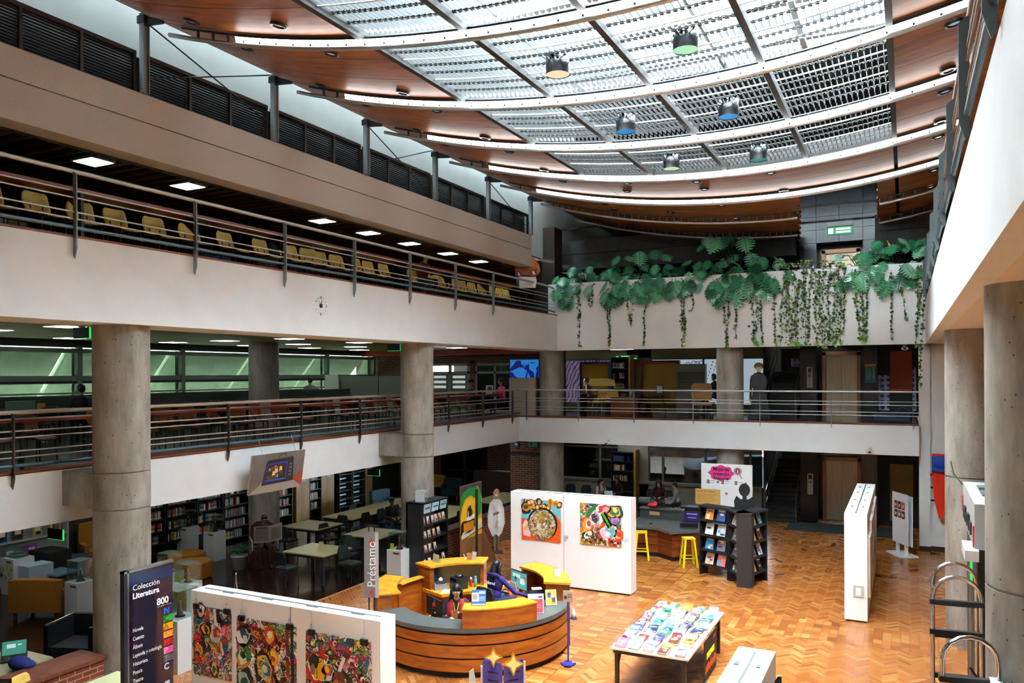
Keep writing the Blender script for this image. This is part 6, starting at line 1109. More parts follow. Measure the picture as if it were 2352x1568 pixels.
tag(MB().ell((0, 0, .02), (.035, .055, .02), 10, 6).out('mouse', mat('17181A', .3), None, (-6.6, 22.1, .84)), 'black computer mouse on the internet counter behind the display wall', 'mouse')
tag(MB().ell((0, 0, .06), (.16, .09, .07), 10, 6).ell((.1, .02, .1), (.07, .06, .07), 8, 6).out('cloth_bundle', mat('C81E28', .8), None, (-6.85, 23.1, 1.16)), 'small red bundle on the ledge of the internet counter', 'bundle')
t = E('announcement_board', 'white board with a pink heading about women making history behind the magazine stand', 'sign board', (-4.93, 24.5, 0)); MB().box(-.77, .77, 0, .05, .5, 2.4).out('board', mat('ECECEA', .5), t); MB().box(-.7, -.62, .02, .06, 0, .5).box(.62, .7, .02, .06, 0, .5).out('legs', DARKM, t)
b = MB(); b.ext([(-.16+(.37+.03*cos(8*a))*cos(a), 2.12+(.235+.02*cos(8*a))*sin(a)) for a in [2*pi*i/40 for i in range(40)]], (0, -.004, 0), (1, 0, 0), (0, 0, 1), .003).out('pink_cloud', mat('E8388A', .5), t)
for k, s in enumerate(('Mujeres', 'creando', 'historia')): text(s, .15, t, (-.16, -.008, 2.19-k*.14), (1, 0, 0), (0, 0, 1), mat('241420', .5), 'heading', .002, 'CENTER', .004)
b = MB(); b.tube([(.34+.1*cos(q*pi/10), -.006, 2.2+.1*sin(q*pi/10)) for q in range(20)], .012, 5, closed=True).bar((.4, -.006, 2.1), (.46, -.006, 1.98), .02, .01, (0, 1, 0)).mt(1).ell((.34, -.006, 2.2), (.075, .003, .075), 14, 6).mt(2).ell((.34, -.01, 2.22), (.02, .003, .02), 8, 5).ob((.34, -.01, 2.18), (.045, .003, .05)); b.out('magnifier_emblem', [mat('6A5A6A', .5), mat('A8182A', .5), mat('F0E8E8', .5)], t)
b = MB()
for k, x in enumerate((-.62, -.18, .22)): b.c('F4F4F4'); b.box(x, x+.3, -.006, -.003, 1.72, 1.94); b.c('8A6A5A'); b.box(x+.03, x+.11, -.008, -.006, 1.78, 1.9); b.c('8A9AC0'); b.box(x+.14, x+.27, -.008, -.006, 1.86, 1.88); b.box(x+.14, x+.25, -.008, -.006, 1.8, 1.815)
b.out('biography_cards', vcol(.5), t); b = MB()
for x, z in ((-.26, 1.84), (.0, 1.5), (.58, 1.84), (-.45, 1.5)): star(b, (x, z), .05, .003, -.006)
b.out('stars', mat('6A5A1E', .5), t)
t = E('internet_sign', 'tan paper sign with small heading in front of the women board', 'sign', (-5.2, 23.15, 0)); MB().box(-.36, .36, 0, .02, 1.35, 1.8).out('sheet', mat('C89A4A', .6), t); MB().bar((0, .03, .84), (0, .03, 1.4), .03, .03).box(-.15, .15, -.1, .1, .84, .86).out('stand', DARKM, t); text('INTERNET EXPRESS', .062, t, (-.31, -.003, 1.71), (1, 0, 0), (0, 0, 1), mat('5A2A10', .5), 'heading', .001); b = MB()
for k in range(6): b.box(-.3, .28-.05*(k % 3), -.003, 0, 1.65-.045*k, 1.66-.045*k)
b.out('text_lines', mat('8A5A2A', .5), t)
cutout('silhouette_cutout', 'flat black head and shoulders cutout standing on the magazine stand', (-3.72, 20.75, 1.45), .1, [('0C0B0E', [(-.27, 0), (.27, 0), (.27, .2), (.23, .25), (-.23, .25), (-.27, .2)]), ('0C0B0E', [(-.24, .2), (.24, .2), (.26, .45), (.2, .58), (.1, .5), (-.1, .5), (-.2, .58), (-.26, .45)]), ('0C0B0E', [(-.05, .45), (.05, .45), (.05, .62), (-.05, .62)]), ('0C0B0E', el(0, .74, .14, .17))], .03, False)
MB_ = MB().box(-.4, .4, -.06, .06, 0, 1.45).out('stand_post', DARKM, None, (-3.72, 20.9, 0)); tag(MB_, 'dark panel behind the magazine stand that carries the black silhouette', 'panel')
# white sign stand near the right wall
t = E('leaflet_stand', 'white double panel sign stand with red and black photo sheet near the right wall', 'sign stand', (-.12, 25.0, 0), R(-62)); WS = mat('DDE0E6', .4)
MB().box(-.42, .42, -.25, .25, 0, .04).out('base', WS, t); MB().box(-.27, -.2, -.04, .04, .04, .5).box(.2, .27, -.04, .04, .04, .5).out('posts', WS, t); MB().box(-.42, .42, -.06, -.03, .32, 1.75).out('front_panel', WS, t); MB().box(-.42, .42, .06, .09, .3, 1.7).out('rear_panel', WS, t); b = MB()
for i in range(2):
    for j in range(3): b.c(['8A2A2A', '2A2022', 'C83A3A', '3A2A2A', 'A84A40', '4A2A2A'][i*3+j]); b.box(-.3+j*.2, -.13+j*.2, -.064, -.06, 1.3-.25*i, 1.52-.25*i); b.c('E0C8B8'); b.box(-.26+j*.2, -.18+j*.2, -.066, -.064, 1.36-.25*i, 1.44-.25*i)
b.out('photo_sheet', vcol(.4), t)
# right wall kit
p = oy(2168, 1053, 25.8); t = tag(MB().box(-.13, .13, -.02, .0, -.09, .09).mt(1).box(-.09, .09, -.024, -.02, -.045, .045).mt(0).ext([(-.05, -.012), (.02, -.012), (.02, -.03), (.06, 0), (.02, .03), (.02, .012), (-.05, .012)], (0, -.026, 0), (1, 0, 0), (0, 0, 1), .003).out('exit_arrow_sign', [mat('14301E', .4), mat('A8E8B0', .4, emit=.35)], None, (p.x, 25.83, p.z)), 'small green arrow sign on the white wall by the right columns', 'sign')
t = E('spine_board', 'orange rescue board with blue head block hung on the right white wall', 'rescue board', (.82, 25.72, 1.1)); MB().ext([(-.16, 1.75), (.2, 1.75), (.22, 1.3), (.22, .5), (.1, -.1), (-.0, -.1), (-.12, .5), (-.17, 1.3)], (0, -.05, 0), (1, 0, 0), (0, 0, 1), .05).out('board', mat('F2300E', .4), t); MB().box(-.17, .21, -.2, -.05, 1.25, 1.68).ell((.02, -.15, 1.5), (.2, .1, .2), 10, 7).out('head_block', mat('1A4AB0', .7), t); b = MB()
for z in (1.12, .75, .38): b.box(-.2, .24, -.075, -.045, z, z+.05)
b.out('straps', BLACK, t); b = MB()
for z in (.95, .57, .2, .0): b.box(-.02, .06, -.053, -.049, z, z+.09)
b.out('handle_slots', mat('8A5A1A', .5), t)
tag(MB().box(-.06, .06, -.03, .03, 0, 2.1).out('white_door_leaf', mat('E2E6E4', .5), None, (1.0, 24.6, 0)), 'white edge of an open door leaf beside the orange rescue board', 'door leaf')
# counter hood with exit sign between the right columns
t = E('ticket_booth_hood', 'sloping grey booth roof between the two right columns', 'booth', (1.25, 13.4, 0)); MB().box(-.45, .6, -1.4, 1.0, 2.85, 3.45).out('roof_box', mat('A8ADA8', .5), t); MB().box(-.3, .2, -.6, .5, 3.45, 3.47).box(-.3, .6, -.05, .0, 3.47, 3.5).out('roof_hatch', mat('5A625E', .5), t)
b = MB()
for k in range(5): b.box(-.47, -.45, -.9+.35*k, -.7+.35*k, 2.95, 3.12+.05*(k % 2))
b.out('dark_fittings', mat('17181A', .5), t); MB().box(-.4, .5, -1.2, .9, 0, 2.85).out('door_recess', mat('2E322E', .6), t); MB().box(-.43, -.4, -.2, -.12, .2, 2.2).out('door_pull', mat('B8A890', .3, .8), t); MB().box(-.465, -.45, .85, 1.0, 3.0, 3.25).box(-.465, -.45, -1.35, -1.2, 2.85, 3.15).out('red_label', mat('A82A2A', .5), t)
p = oy(2245, 1200, 12.0); t = E('exit_sign', 'white exit lamp with a green glowing edge below the grey booth roof', 'exit sign', (.76, 12.2, 2.72)); MB().box(-.08, .08, -.35, .35, 0, .14).out('lamp_box', mat('D8DAD8', .4), t); MB().box(-.01, .01, -.2, .2, -.28, 0).out('panel', mat('3A4A40', .3), t); MB().box(-.012, .012, -.215, -.2, -.28, 0).out('glowing_edge', mat('1AD860', .4, emit=1.5), t)
tag(MB().tube([(.75, 17.0, 3.5), (.75, 16.0, 3.38), (.8, 14.4, 3.4)], .012, 6).out('cable', BLACK), 'black cable running from the column to the grey booth roof', 'cable')
# ------------------------------------------------------------ metal hand trucks / step frames lower right
def truck(lab, p, rz, h, rungs, box_):
    t = E('hand_truck', lab, 'hand truck', p, rz, 'hand trucks'); w = .23; ps = [(-w, 0, .1), (-w, 0, h-.22)]+[(-w*cos(a), 0, h-.22+.22*sin(a)) for a in [pi*i/8 for i in range(1, 8)]]+[(w, 0, h-.22), (w, 0, .1)]
    MB().tube(ps, .022, 10).out('handle_frame', CHROME, t)
    for z in rungs: MB().box(-w-.03, w+.03, -.03, .03, z, z+.05).out('rung', mat('15171A', .4), t)
    if box_: MB().box(-w-.02, w+.02, -.12, .02, .1, box_).out('rear_board', mat('15161A', .4), t); MB().box(-w-.02, w+.02, .02, .25, box_, box_+.02).out('shelf', mat('1F3A48', .3), t); MB().tube([(-w-.05, -.08, .3), (-w-.3, -.08, .3)], .02, 6).tube([(-w-.05, -.08, .75), (-w-.3, -.08, .75)], .02, 6).out('side_pegs', CHROME, t)
    for s in (-1, 1): MB().lathe([(.0, -.02), (.07, -.02), (.07, .02), (0, .02)], 16).out('wheel', mat('1A1A1C', .6), t).matrix_local = Matrix.Translation((s*(w+.04), .06, .07)) @ Matrix.Rotation(pi/2, 4, 'Y')
    MB().box(-w, w, -.3, 0, .02, .04).out('toe_plate', mat('3A3C3E', .4, .6), t); return t
def trk(u, v, y): p = oy(u, v, y); return p
p = trk(2192, 1293, 10.6); truck('tall chrome hand truck with black rungs in front of the right columns, rear one', (p.x, 10.6, 0), .12, p.z, [p.z-.5, p.z-.88, p.z-1.36], 1.25)
p = trk(2197, 1325, 9.6); truck('chrome hand truck with a black back board in front of the right columns, middle one', (p.x, 9.6, 0), .12, p.z, [p.z-.3, p.z-.62], 1.5)
p = trk(2228, 1463, 8.3); truck('chrome hand truck cut by the bottom edge beside the large column', (p.x, 8.3, 0), .2, p.z, [p.z-.42], 0)
tag(MB().tube([(.55+.05*i, 8.9, 2.3-.012*i*(6-i)-.02*i) for i in range(7)], .012, 5).out('chain', mat('1A1A1C', .4, .5)), 'short dark chain hanging between the hand truck and the large column', 'chain')
tag(MB().box(-.05, .05, -.3, .3, 0, 2.4).mt(1).box(-.055, -.045, -.31, -.29, 0, 1.0).out('security_gate', [mat('D8DCDC', .4), mat('D8D83A', .5)], None, (.72, 8.1, 0)), 'white edge of an upright panel in front of the large right column', 'panel')
# ------------------------------------------------------------ left hall: pedestals with glass cases, seats, tables
for k, (x, y) in enumerate([(-13.6, 9.5), (-16.0, 9.5), (-18.5, 9.5), (-15, 11.3), (-18.2, 11.3), (-16, 14.6), (-19.3, 14.6), (-15, 16.4), (-15.5, 20.5), (-18, 20.6), (-13.6, 21.6), (-17, 26), (-13.9, 26), (-9.3, 28.2)]):
    lpanel(x, y, 2.83, .5, .5, 'added square light brightening the hall, unseen above the white front, %s' % ordin(k), 'hall ceiling lights', k)  # unseen lamps added to brighten the dim hall
PED = mat('C9CDCC', .6); PEDS = []
SHORT = ['pedestal by the shelves, one nearer the fern', 'pedestal by the shelves, one nearer the column', 'pedestal beside the mustard armchair', 'pedestal behind the dark sign', 'pedestal with yellow paper stars', 'pedestal with paper flowers', 'bright pedestal beside the loan sign', 'pedestal between dark sign and display wall', 'pedestal touching the first column']
def pedestal(lab, x, y, h, case, card=(0, 0), extra=None, w=.42, rz=0):
    sh = SHORT[len(PEDS)]; PEDS.append(1)
    t = E('pedestal', lab, 'pedestal', (x, y, 0), rz, 'white pedestals'); MB().box(-w/2, w/2, -w/2, w/2, 0, h).out('block', PED, t); MB().box(-.02, .16, -w/2-.004, -w/2, h-.09, h-.05).out('label_plate', mat('4A2A1A', .5), t)
    if case:
        c = E('glass_case', 'clear display case on the %s' % sh, 'display case', (x, y, h+.002), rz, 'clear display cases'); q = w/2-.03; b = MB()
        for a in ((-q, -q, q, -q+.006), (-q, q-.006, q, q), (-q, -q, -q+.006, q), (q-.006, -q, q, q)): b.box(a[0], a[2], a[1], a[3], 0, case)
        b.out('panes', ACRYL, c); MB().box(-q, q, -q, q, case, case+.008).out('lid', mat('9AA898', .2, alpha=.45), c)
        f = E('figurine', 'small figurine inside the clear case on the %s' % sh, 'figurine', (x+.02, y, h+.004), rz+.3, 'figurines'); cl = extra or ('2A2226', '8A2A2A')
        MB().lathe([(0, 0), (.09, 0), (.085, .02), (0, .02)], 12).out('base', mat('141416', .4), f); MB().lathe([(.055, .02), (.05, .08), (.022, .15), (.03, .2), (.02, .23), (0, .235)], 12).out('dress', mat(cl[0], .6), f); MB().ell((0, 0, .255), (.02, .02, .025), 10, 7).out('head', mat('C8A080', .6), f); MB().tube([(-.03, 0, .2), (-.055, -.02, .14)], .008, 6).tube([(.03, 0, .2), (.06, -.02, .16)], .008, 6).out('arms', mat(cl[1], .6), f)
    if card: d = MB().ob((0, 0, .07), (.09, .012, .14), .2, -.25).out('yellow_card', mat('D8C81E', .6), None, (x-.13, y-.1, h), rz); tag(d, 'small yellow card standing on the %s' % sh, 'card', 'yellow cards')
    return t
pedestal('white pedestal in front of the book shelves right of the other', -17.45, 16.1, .8, .45); pedestal('white pedestal by the book shelves nearer the first column', -18.75, 16.3, .8, .45); pedestal('white pedestal beside the mustard sofa left of the first column', -15.85, 10.95, .8, .45, None, ('1A1A1E', 'D8C8B8'))
pedestal('white pedestal half hidden behind the dark collection sign', -14.6, 12.2, .85, .42, 1, ('C8B8A0', 'C8A88A')); p4 = pedestal('white pedestal with yellow paper stars behind the foreground wall', -13.7, 11.9, .8, .4, 1, ('8A7A5A', 'C8A070')); pedestal('white pedestal with paper flowers at the left edge of the hall', -19.1, 11.6, .85, 0, None, None, .5)
pedestal('bright white pedestal beside the loan sign in front of the second column', -11.3, 16.25, .86, .42, 1, ('A02A3A', '2A2226')); pedestal('white pedestal between the dark sign and the foreground wall', -11.55, 9.85, .92, .5, None, ('6A5A4A', '8A7A6A'), .5); pedestal('white pedestal touching the first column behind the blue sofa', -19.4, 15.3, .85, 0, None)
def stars(lab, pts, cols, pos, rz):
    b = MB()
    for (x, z) in pts: b.c(rnd.choice(cols)); star(b, (x, z), .075, .006, -.22)
    o = b.out('paper_stars', vcol(.6), None, pos, rz); tag(o, lab, 'paper stars')
stars('yellow paper stars stuck on the pedestal behind the foreground wall', [(-.1, .6), (.05, .7), (.15, .62), (-.02, .5), (.18, .5), (.1, .42)], ['C8C02A', 'D8D83A', 'B8B02A'], (-13.7, 11.9, 0), 0); stars('yellow and dark red paper flowers stuck on the pedestal at the left edge', [(-.15, .6), (.02, .7), (.1, .5), (-.2, .45), (.18, .62), (-.05, .4), (.15, .35)], ['B8B83A', '7A1A24', 'A8B04A'], (-19.1, 11.56, 0), 0)
tag(MB().tube([(.2*cos(a), .14*sin(a), .06) for a in [2*pi*i/16 for i in range(16)]], .025, 6, closed=True).box(-.2, .2, -.14, .14, 0, .03).out('wire_basket', mat('5A7A70', .4), None, (-19.1, 11.6, .86)), 'oval green basket on the pedestal at the left edge', 'basket')
MUS = mat('A8701A', .85, noise=.12, scale=40); BLU = mat('1F4A66', .85, noise=.12, scale=40)
def sofa(lab, x, y, rz, w, m, back=.8):
    t = E('armchair', lab, 'armchair', (x, y, 0), rz, None); MB().box(-w/2, w/2, -.35, .3, .16, .42).out('seat', m, t); MB().box(-w/2, w/2, .22, .38, .16, back).ell((0, .3, back), (w/2, .08, .04), 16, 8).out('backrest', m, t)
    for s in (-1, 1): MB().box(min(s*w/2, s*(w/2-.12)), max(s*w/2, s*(w/2-.12)), -.35, .3, .16, .6).out('armrest', m, t)
    for sx in (-1, 1):
        for sy_ in (-1, 1): MB().box(sx*(w/2-.1)-.03, sx*(w/2-.1)+.03, sy_*.3-.03, sy_*.3+.03, 0, .16).out('leg', mat('6A4A1A', .5), t)
    return t
sofa('mustard armchair turned away left of the pedestal near the first column', -16.75, 10.75, R(205), 1.1, MUS, .84); sofa('tall mustard armchair at the left wall behind the blue pouf', -19.95, 14.4, R(70), 1.0, MUS, 1.1); sofa('blue armchair hidden behind the glass case by the shelves', -18.4, 13.9, R(30), .9, BLU, .75); sofa('yellow armchair far back in the hall left of the brick pier', -18.2, 28.6, 0, 1.0, mat('B8861A', .8), .85); sofa('dark teal armchair beside the yellow one far back', -17.0, 28.3, .3, .8, mat('16302E', .8), .8); sofa('teal block seat behind the second column', -17.2, 23.9, R(80), .9, BLU, .9)
def pouf(lab, x, y, m, h=.45):
    t = E('pouf', lab, 'pouf', (x, y, 0), rnd.random(), 'hexagonal poufs'); MB().lathe([(.0, .02), (.44, .02), (.46, .05), (.46, h-.03), (.43, h), (0, h)], 6, smooth=False).out('cushion', m, t); MB().lathe([(.4, 0), (.4, .02)], 6).out('foot', BLACK, t)
pouf('blue hexagonal pouf at the far left of the hall', -19.6, 13.3, BLU); pouf('mustard pouf in front of the shelves, rear of the two', -17.25, 15.15-.15, MUS); pouf('mustard pouf behind the pedestal with stars, nearer of the two', -16.35, 14.4, MUS)
t = E('coffee_table', 'low dark coffee table with pale top beside the blue pouf', 'table', (-18.45, 12.2, 0)); MB().box(-.35, .35, -.3, .3, .4, .44).out('top', mat('6A8A98', .3), t); MB().box(-.3, .3, -.25, .25, .05, .4).out('base', BLACK, t)
t = E('black_armchair', 'black armchair behind the low brick wall left of the first column', 'armchair', (-13.25, 9.2, 0), R(20)); BS = mat('151618', .4); MB().box(-.4, .4, -.35, .35, .1, .42).out('seat', mat('24282A', .6, noise=.3, scale=60), t); MB().box(-.42, .42, .3, .4, .1, .82).out('backrest', BS, t); MB().box(-.46, -.38, -.4, .4, 0, .8).out('armrest', BS, t); MB().box(.38, .46, -.4, .4, 0, .8).out('armrest', BS, t); MB().tube([(-.42, -.42, .81), (-.42, .4, .81)], .02, 6).out('trim_tube', CHROME, t)
ST(MB().box(-11.86, -11.3, 2, 8.2, 0, .74).out('wall_low_brick', brick('8A3E22', '6E2E1A', 'B08A6A', .95))); ST(MB().box(-11.89, -11.27, 2, 8.23, .74, .79).out('trim_7', mat('7A3E26', .6, noise=.25, scale=8)))
ST(MB().box(-11.6, -11.25, 18.6, 25.5, 0, .84).out('wall_low_brick_far', brick('7A3820', '5E2818', 'A07A60', .95))); ST(MB().box(-11.63, -11.22, 18.55, 25.5, .84, .9).out('trim_8', mat('5E3020', .6, noise=.25, scale=8)))
# ------------------------------------------------------------ tables and chairs of the reading hall
TT = mat('A8A070', .35)
def table(lab, x0, x1, y0, y1, group='olive reading tables', m=TT, z=.74):
    t = E('reading_table', lab, 'table', ((x0+x1)/2, (y0+y1)/2, 0), 0, group); w, d = (x1-x0)/2, (y1-y0)/2; MB().box(-w, w, -d, d, z-.03, z).out('top', m, t); MB().box(-w+.06, w-.06, -d+.06, d-.06, z-.1, z-.03).out('apron', DARKM, t)
    for sx in (-1, 1):
        for s in (-1, 1): MB().box(sx*(w-.08)-.03, sx*(w-.08)+.03, s*(d-.08)-.03, s*(d-.08)+.03, 0, z-.03).out('leg', DARKM, t)
    return t
table('olive topped table with a small sign nearest the camera in the dim hall', -14.1, -12.78, 15.17, 16.3); table('olive topped table in front of the newspaper reader column', -16.45, -15.1, 17.66, 18.84); table('olive topped table partly behind the loan sign', -14.05, -12.8, 17.5, 18.7); table('long olive topped table in front of the wood shelf ends', -16.4, -15.2, 19.4, 23.6); table('olive topped table right behind the second column', -13.9, -12.7, 20.2, 23.0); table('olive topped table behind the film rack', -13.6, -12.4, 24.0, 26.4)
b = MB(); b.c('B89A5A').ob((0, 0, .07), (.12, .01, .2), .2, -.35).c('2A3040').ob((.0, -.008, .05), (.1, .006, .1), .2, -.35); tag(b.out('table_sign', VC, None, (-13.35, 15.75, .76)), 'small tan sign standing on the nearest olive table', 'sign')
gf = None
def make_hall_chair(lab, pos, rz):
    t = E('stacking_chair', lab, 'chair', pos, rz, 'dark hall chairs'); m = mat('17211F', .6); MB().ob((0, 0, .45), (.42, .42, .05)).ell((0, 0, .47), (.2, .2, .03), 12, 6).out('seat', m, t); MB().ext([(-.2, .0), (.2, 0), (.21, .2), (.15, .32), (-.15, .32), (-.21, .2)], (0, .2, .55), (1, 0, 0), (0, .1, 1), .03).out('backrest', m, t)
    for sx in (-1, 1):
        for s in (-1, 1): MB().tube([(sx*.18, s*.17, .44), (sx*.2, s*.2, 0)], .012, 6).out('leg', DARKM, t)
    MB().tube([(-.18, .2, .44), (-.18, .22, .6)], .012, 5).tube([(.18, .2, .44), (.18, .22, .6)], .012, 5).out('back_tubes', DARKM, t); return t
hc = [(-13.65, 14.85, 3.0, 'at the near end of the nearest olive table'), (-12.55, 15.9, 1.6, 'right of the nearest olive table'), (-13.2, 16.6, .1, 'behind the nearest olive table'), (-14.95, 18.0, 1.5, 'right of the table by the newspaper reader'), (-15.5, 19.1, 0, 'behind the table by the newspaper reader'), (-15.9, 17.35, 3.1, 'in front of the table by the newspaper reader'), (-14.3, 18.1, -1.5, 'left of the table behind the loan sign'), (-13.5, 17.2, 3.2, 'in front of the table behind the loan sign'), (-14.95, 20.0, 1.5, 'along the long olive table, first one'), (-14.95, 20.8, 1.6, 'along the long olive table, second one'), (-14.95, 21.6, 1.5, 'along the long olive table, third one'), (-14.95, 22.4, 1.6, 'along the long olive table, fourth one'), (-16.65, 21.0, -1.5, 'on the shelf side of the long olive table, first one'), (-16.65, 22.3, -1.6, 'on the shelf side of the long olive table, second one'), (-14.15, 20.45, -1.5, 'under the man in the dark suit'), (-12.45, 21.6, 1.5, 'right of the table behind the second column'), (-12.2, 25.0, 1.5, 'right of the table behind the film rack')]
for k in range(6): hc.append(([-11.75, -11.1, -10.45, -10.1, -8.5, -7.9][k], [28.4, 28.4, 28.45, 28.3, 28.45, 28.4][k], 0.05, 'against the window wall, %s from the brick pier' % ordin(k)))
for k in range(3): hc.append((-13.1+.42*k, 27.9-.1*k, .5, 'in the stack row in front of the brick pier, %s one' % ordin(k)))
for x, y, rz, s in hc:
    lab = 'dark chair '+s
    if gf is None: gf = make_hall_chair(lab, (x, y, 0), rz)
    else: dup(gf, (x, y, 0), rz, lab)
# corner with laptop table at the bottom left
table('pale table with an open laptop behind the low brick wall', -13.1, -12.1, 6.6, 7.9, 'pale tables', mat('C8BC8C', .4)); table('pale yellow table at the bottom edge beside the dark collection sign', -10.65, -9.85, 6.75, 7.95, 'pale tables', mat('E0DCA8', .4))
def laptop(lab, p, rz, scr):
    t = E('laptop', lab, 'laptop', p, rz, None); MB().box(-.18, .18, -.13, .13, 0, .02).out('base', mat('1E2226', .4), t); b = MB()
    for r in range(4): b.box(-.15, .15, -.02+.03*r, .0+.03*r, .0205, .022)
    b.out('keyboard', mat('3A4046', .5), t); s = MB().box(-.18, .18, -.006, .006, 0, .24).out('lid', mat('17191C', .4), t); s.location = (0, .135, .02); s.rotation_euler.x = -.3; MB().box(-.165, .165, -.009, -.006, .015, .225).out('screen', scr, s); MB().box(-.1, .02, -.0105, -.009, .12, .18).box(.05, .1, -.0105, -.009, .15, .17).out('screen_windows', SCRW, s); return t
laptop('open laptop with a teal screen on the pale table at the lower left', (-12.55, 7.55, .742), R(55), mat('4A9A88', .3, emit=.4))
tag(MB().ell((0, 0, .09), (.22, .14, .1), 10, 7).ell((.12, .05, .07), (.12, .1, .07), 8, 6).out('blue_bag', mat('1A2468', .8), None, (-12.05, 7.35, .74)), 'dark blue cloth bag beside the open laptop', 'bag')
t = dup(cy0, (-10.98, 6.95, 0), R(20), 'yellow shell chair at the bottom left corner in front of the brick wall', 'bottom corner chairs'); t.scale = (1.12, 1.12, 1.12); t2 = make_chair('shell_chair', 'tan wooden chair with a purple label at the pale bottom table', 'chair', 'A8784A', '201A16', (-10.35, 6.55, 0), R(75), 'bottom corner chairs'); MB().box(-.335, -.33, -.1, .12, .68, .8).out('purple_label', mat('7A5AA8', .5), t2)
table('small pale desk under the dark monitor at the bottom left corner', -11.2, -10.7, 5.9, 6.6, 'pale tables', mat('C8BC8C', .4))
t = monitor('dark monitor edge at the bottom left corner', V((-10.95, 6.3, .742)), R(30), mat('0E1A20', .2), .5, .3)
# ------------------------------------------------------------ shelves on the left wall
def bookcase(lab, x, y0, y1, z1, axis, m=None, zs=(.12, .46, .8, 1.14, 1.48), d=.3, z0=0, grp='black bookcases'):
    t = E('bookcase', lab, 'bookcase', (x, y0, z0), 0 if axis == 'y' else -pi/2, grp); m = m or mat('141414', .5); L = y1-y0; b = MB(); b.box(-d, -d+.02, 0, L, 0, z1).box(-d, 0, 0, .025, 0, z1).box(-d, 0, L-.025, L, 0, z1).box(-d, 0, 0, L, z1-.03, z1); b.out('carcass', m, t)
    for z in zs: MB().box(-d, 0, .02, L-.02, z-.025, z).out('shelf', m, t)
    return t
spines = [('8A2A24', .22), ('D8D2C4', .23), ('2A3E6A', .21), ('3A5A44', .24), ('B89A4A', .2), ('5A5A5E', .23), ('E4E0D6', .19), ('6A3A22', .22), ('2A6A72', .24), ('C86A2A', .2), ('1E1E22', .25), ('A8B4B8', .21)]
SPM = []
for c, h in spines:
    for th in (.025, .04):
        b = MB(); b.c(c).box(-.15, -.0, -th/2, th/2, 0, h); b.c('E8E4D8').box(0, .001, -th*.3, th*.3, h*.1, h*.25).box(0, .001, -th*.35, th*.35, h*.7, h*.74); SPM.append((b, c, th, h))
me_cache = []
for b, c, th, h in SPM:
    o = b.out('shelf_book', VC); me_cache.append((o.data, th, c)); bpy.data.objects.remove(o)
CN = {'8A2A24': 'red', 'D8D2C4': 'cream', '2A3E6A': 'blue', '3A5A44': 'green', 'B89A4A': 'ochre', '5A5A5E': 'grey', 'E4E0D6': 'white', '6A3A22': 'brown', '2A6A72': 'teal', 'C86A2A': 'orange', '1E1E22': 'black', 'A8B4B8': 'pale grey'}
NB = [0]; stuffb = MB()
def fill(x, y0, y1, zs, axis, where, only=None, zb=0, dens=.93):
    for si, z in enumerate(zs):
        y = y0+.04; n = 0
        stop = y0+(y1-y0)*rnd.uniform(.7, .98)
        while y < stop-.05:
            me, th, c = rnd.choice(me_cache if not only else [q for q in me_cache if q[2] in only])
            y += th
            if rnd.random() > dens: y += .06; continue
            if NB[0] < 300:
                o = link('shelf_book', me, None, (x-.06, y-th/2, zb+z+.001) if axis == 'y' else (y-th/2, x+.06, zb+z+.001), 0 if axis == 'y' else -pi/2)
                tag(o, '%s book, %s shelf up, %s, %s along' % (CN[c], ordin(si), where, ordin(n) if n < 30 else 'last'), 'book', 'books in the black bookcases'); NB[0] += 1
            else:
                h = .22; stuffb.c(c)
                if axis == 'y': stuffb.box(x-.21, x-.06, y-th, y-.002, zb+z+.001, zb+z+.19+.05*rnd.random())
                else: stuffb.box(y-th, y-.002, x+.06, x+.21, zb+z+.001, zb+z+.19+.05*rnd.random())
            n += 1
ZS = (.12, .46, .8, 1.14, 1.48)
bookcase('black bookcase on the mezzanine between the yellow partition panels', 29.55, -10.42, -9.68, 2.15, 'x', None, (.1, .5, .9, 1.3, 1.7)).location = (-10.42, 29.55, ZM); MB_ = tag(MB().box(-9.68, -9.6, 29.5, 29.95, ZM, ZM+2.2).out('wood_end_panel', mat('9A7434', .6)), 'yellow wood end panel right of the mezzanine bookcase', 'panel')
fill(29.55, -10.4, -9.7, (.5, .9, 1.3, 1.7), 'x', 'the mezzanine bookcase', None, ZM)
for k, y in enumerate((14.55, 15.6, 16.65, 17.7)):
    bookcase('black bookcase in the dim hall left of the newspaper reader, %s from the first column' % ordin(k), -18.75, y, y+1.0, 2.3, 'y')
    fill(-18.75, y, y+1.0, ZS[1:] if k < 3 else ZS, 'y', 'the %s hall bookcase' % ordin(k))
bookcase('black bookcase left of the first wood end panel', -18.7, 19.75, 20.65, 2.3, 'y'); fill(-18.7, 19.8, 20.6, ZS[1:], 'y', 'the bookcase left of the first wood panel')
bookcase('black bookcase between the two wood end panels', -18.7, 21.5, 22.1, 2.3, 'y'); fill(-18.7, 21.5, 22.1, ZS[1:], 'y', 'the bookcase between the wood panels')
for y0, y1, s in ((20.8, 21.46, 'first'), (22.1, 22.8, 'second'), (24.6, 25.1, 'third')): t = E('wood_shelf_end', 'yellow wood shelf end panel on the left wall, %s from the column' % s, 'panel', (-18.68, (y0+y1)/2, 0)); w_ = (y1-y0)/2; MB().box(-.3, 0, -w_, w_, 0, 2.4).out('board', wood('7A5A24', 'A07A34', .5, 1, (8, 8, 1), 'yellow_board'), t); MB().box(0, .01, -.05, .14, 1.5, 1.85).out('notice', mat('7AA0A8', .5), t)
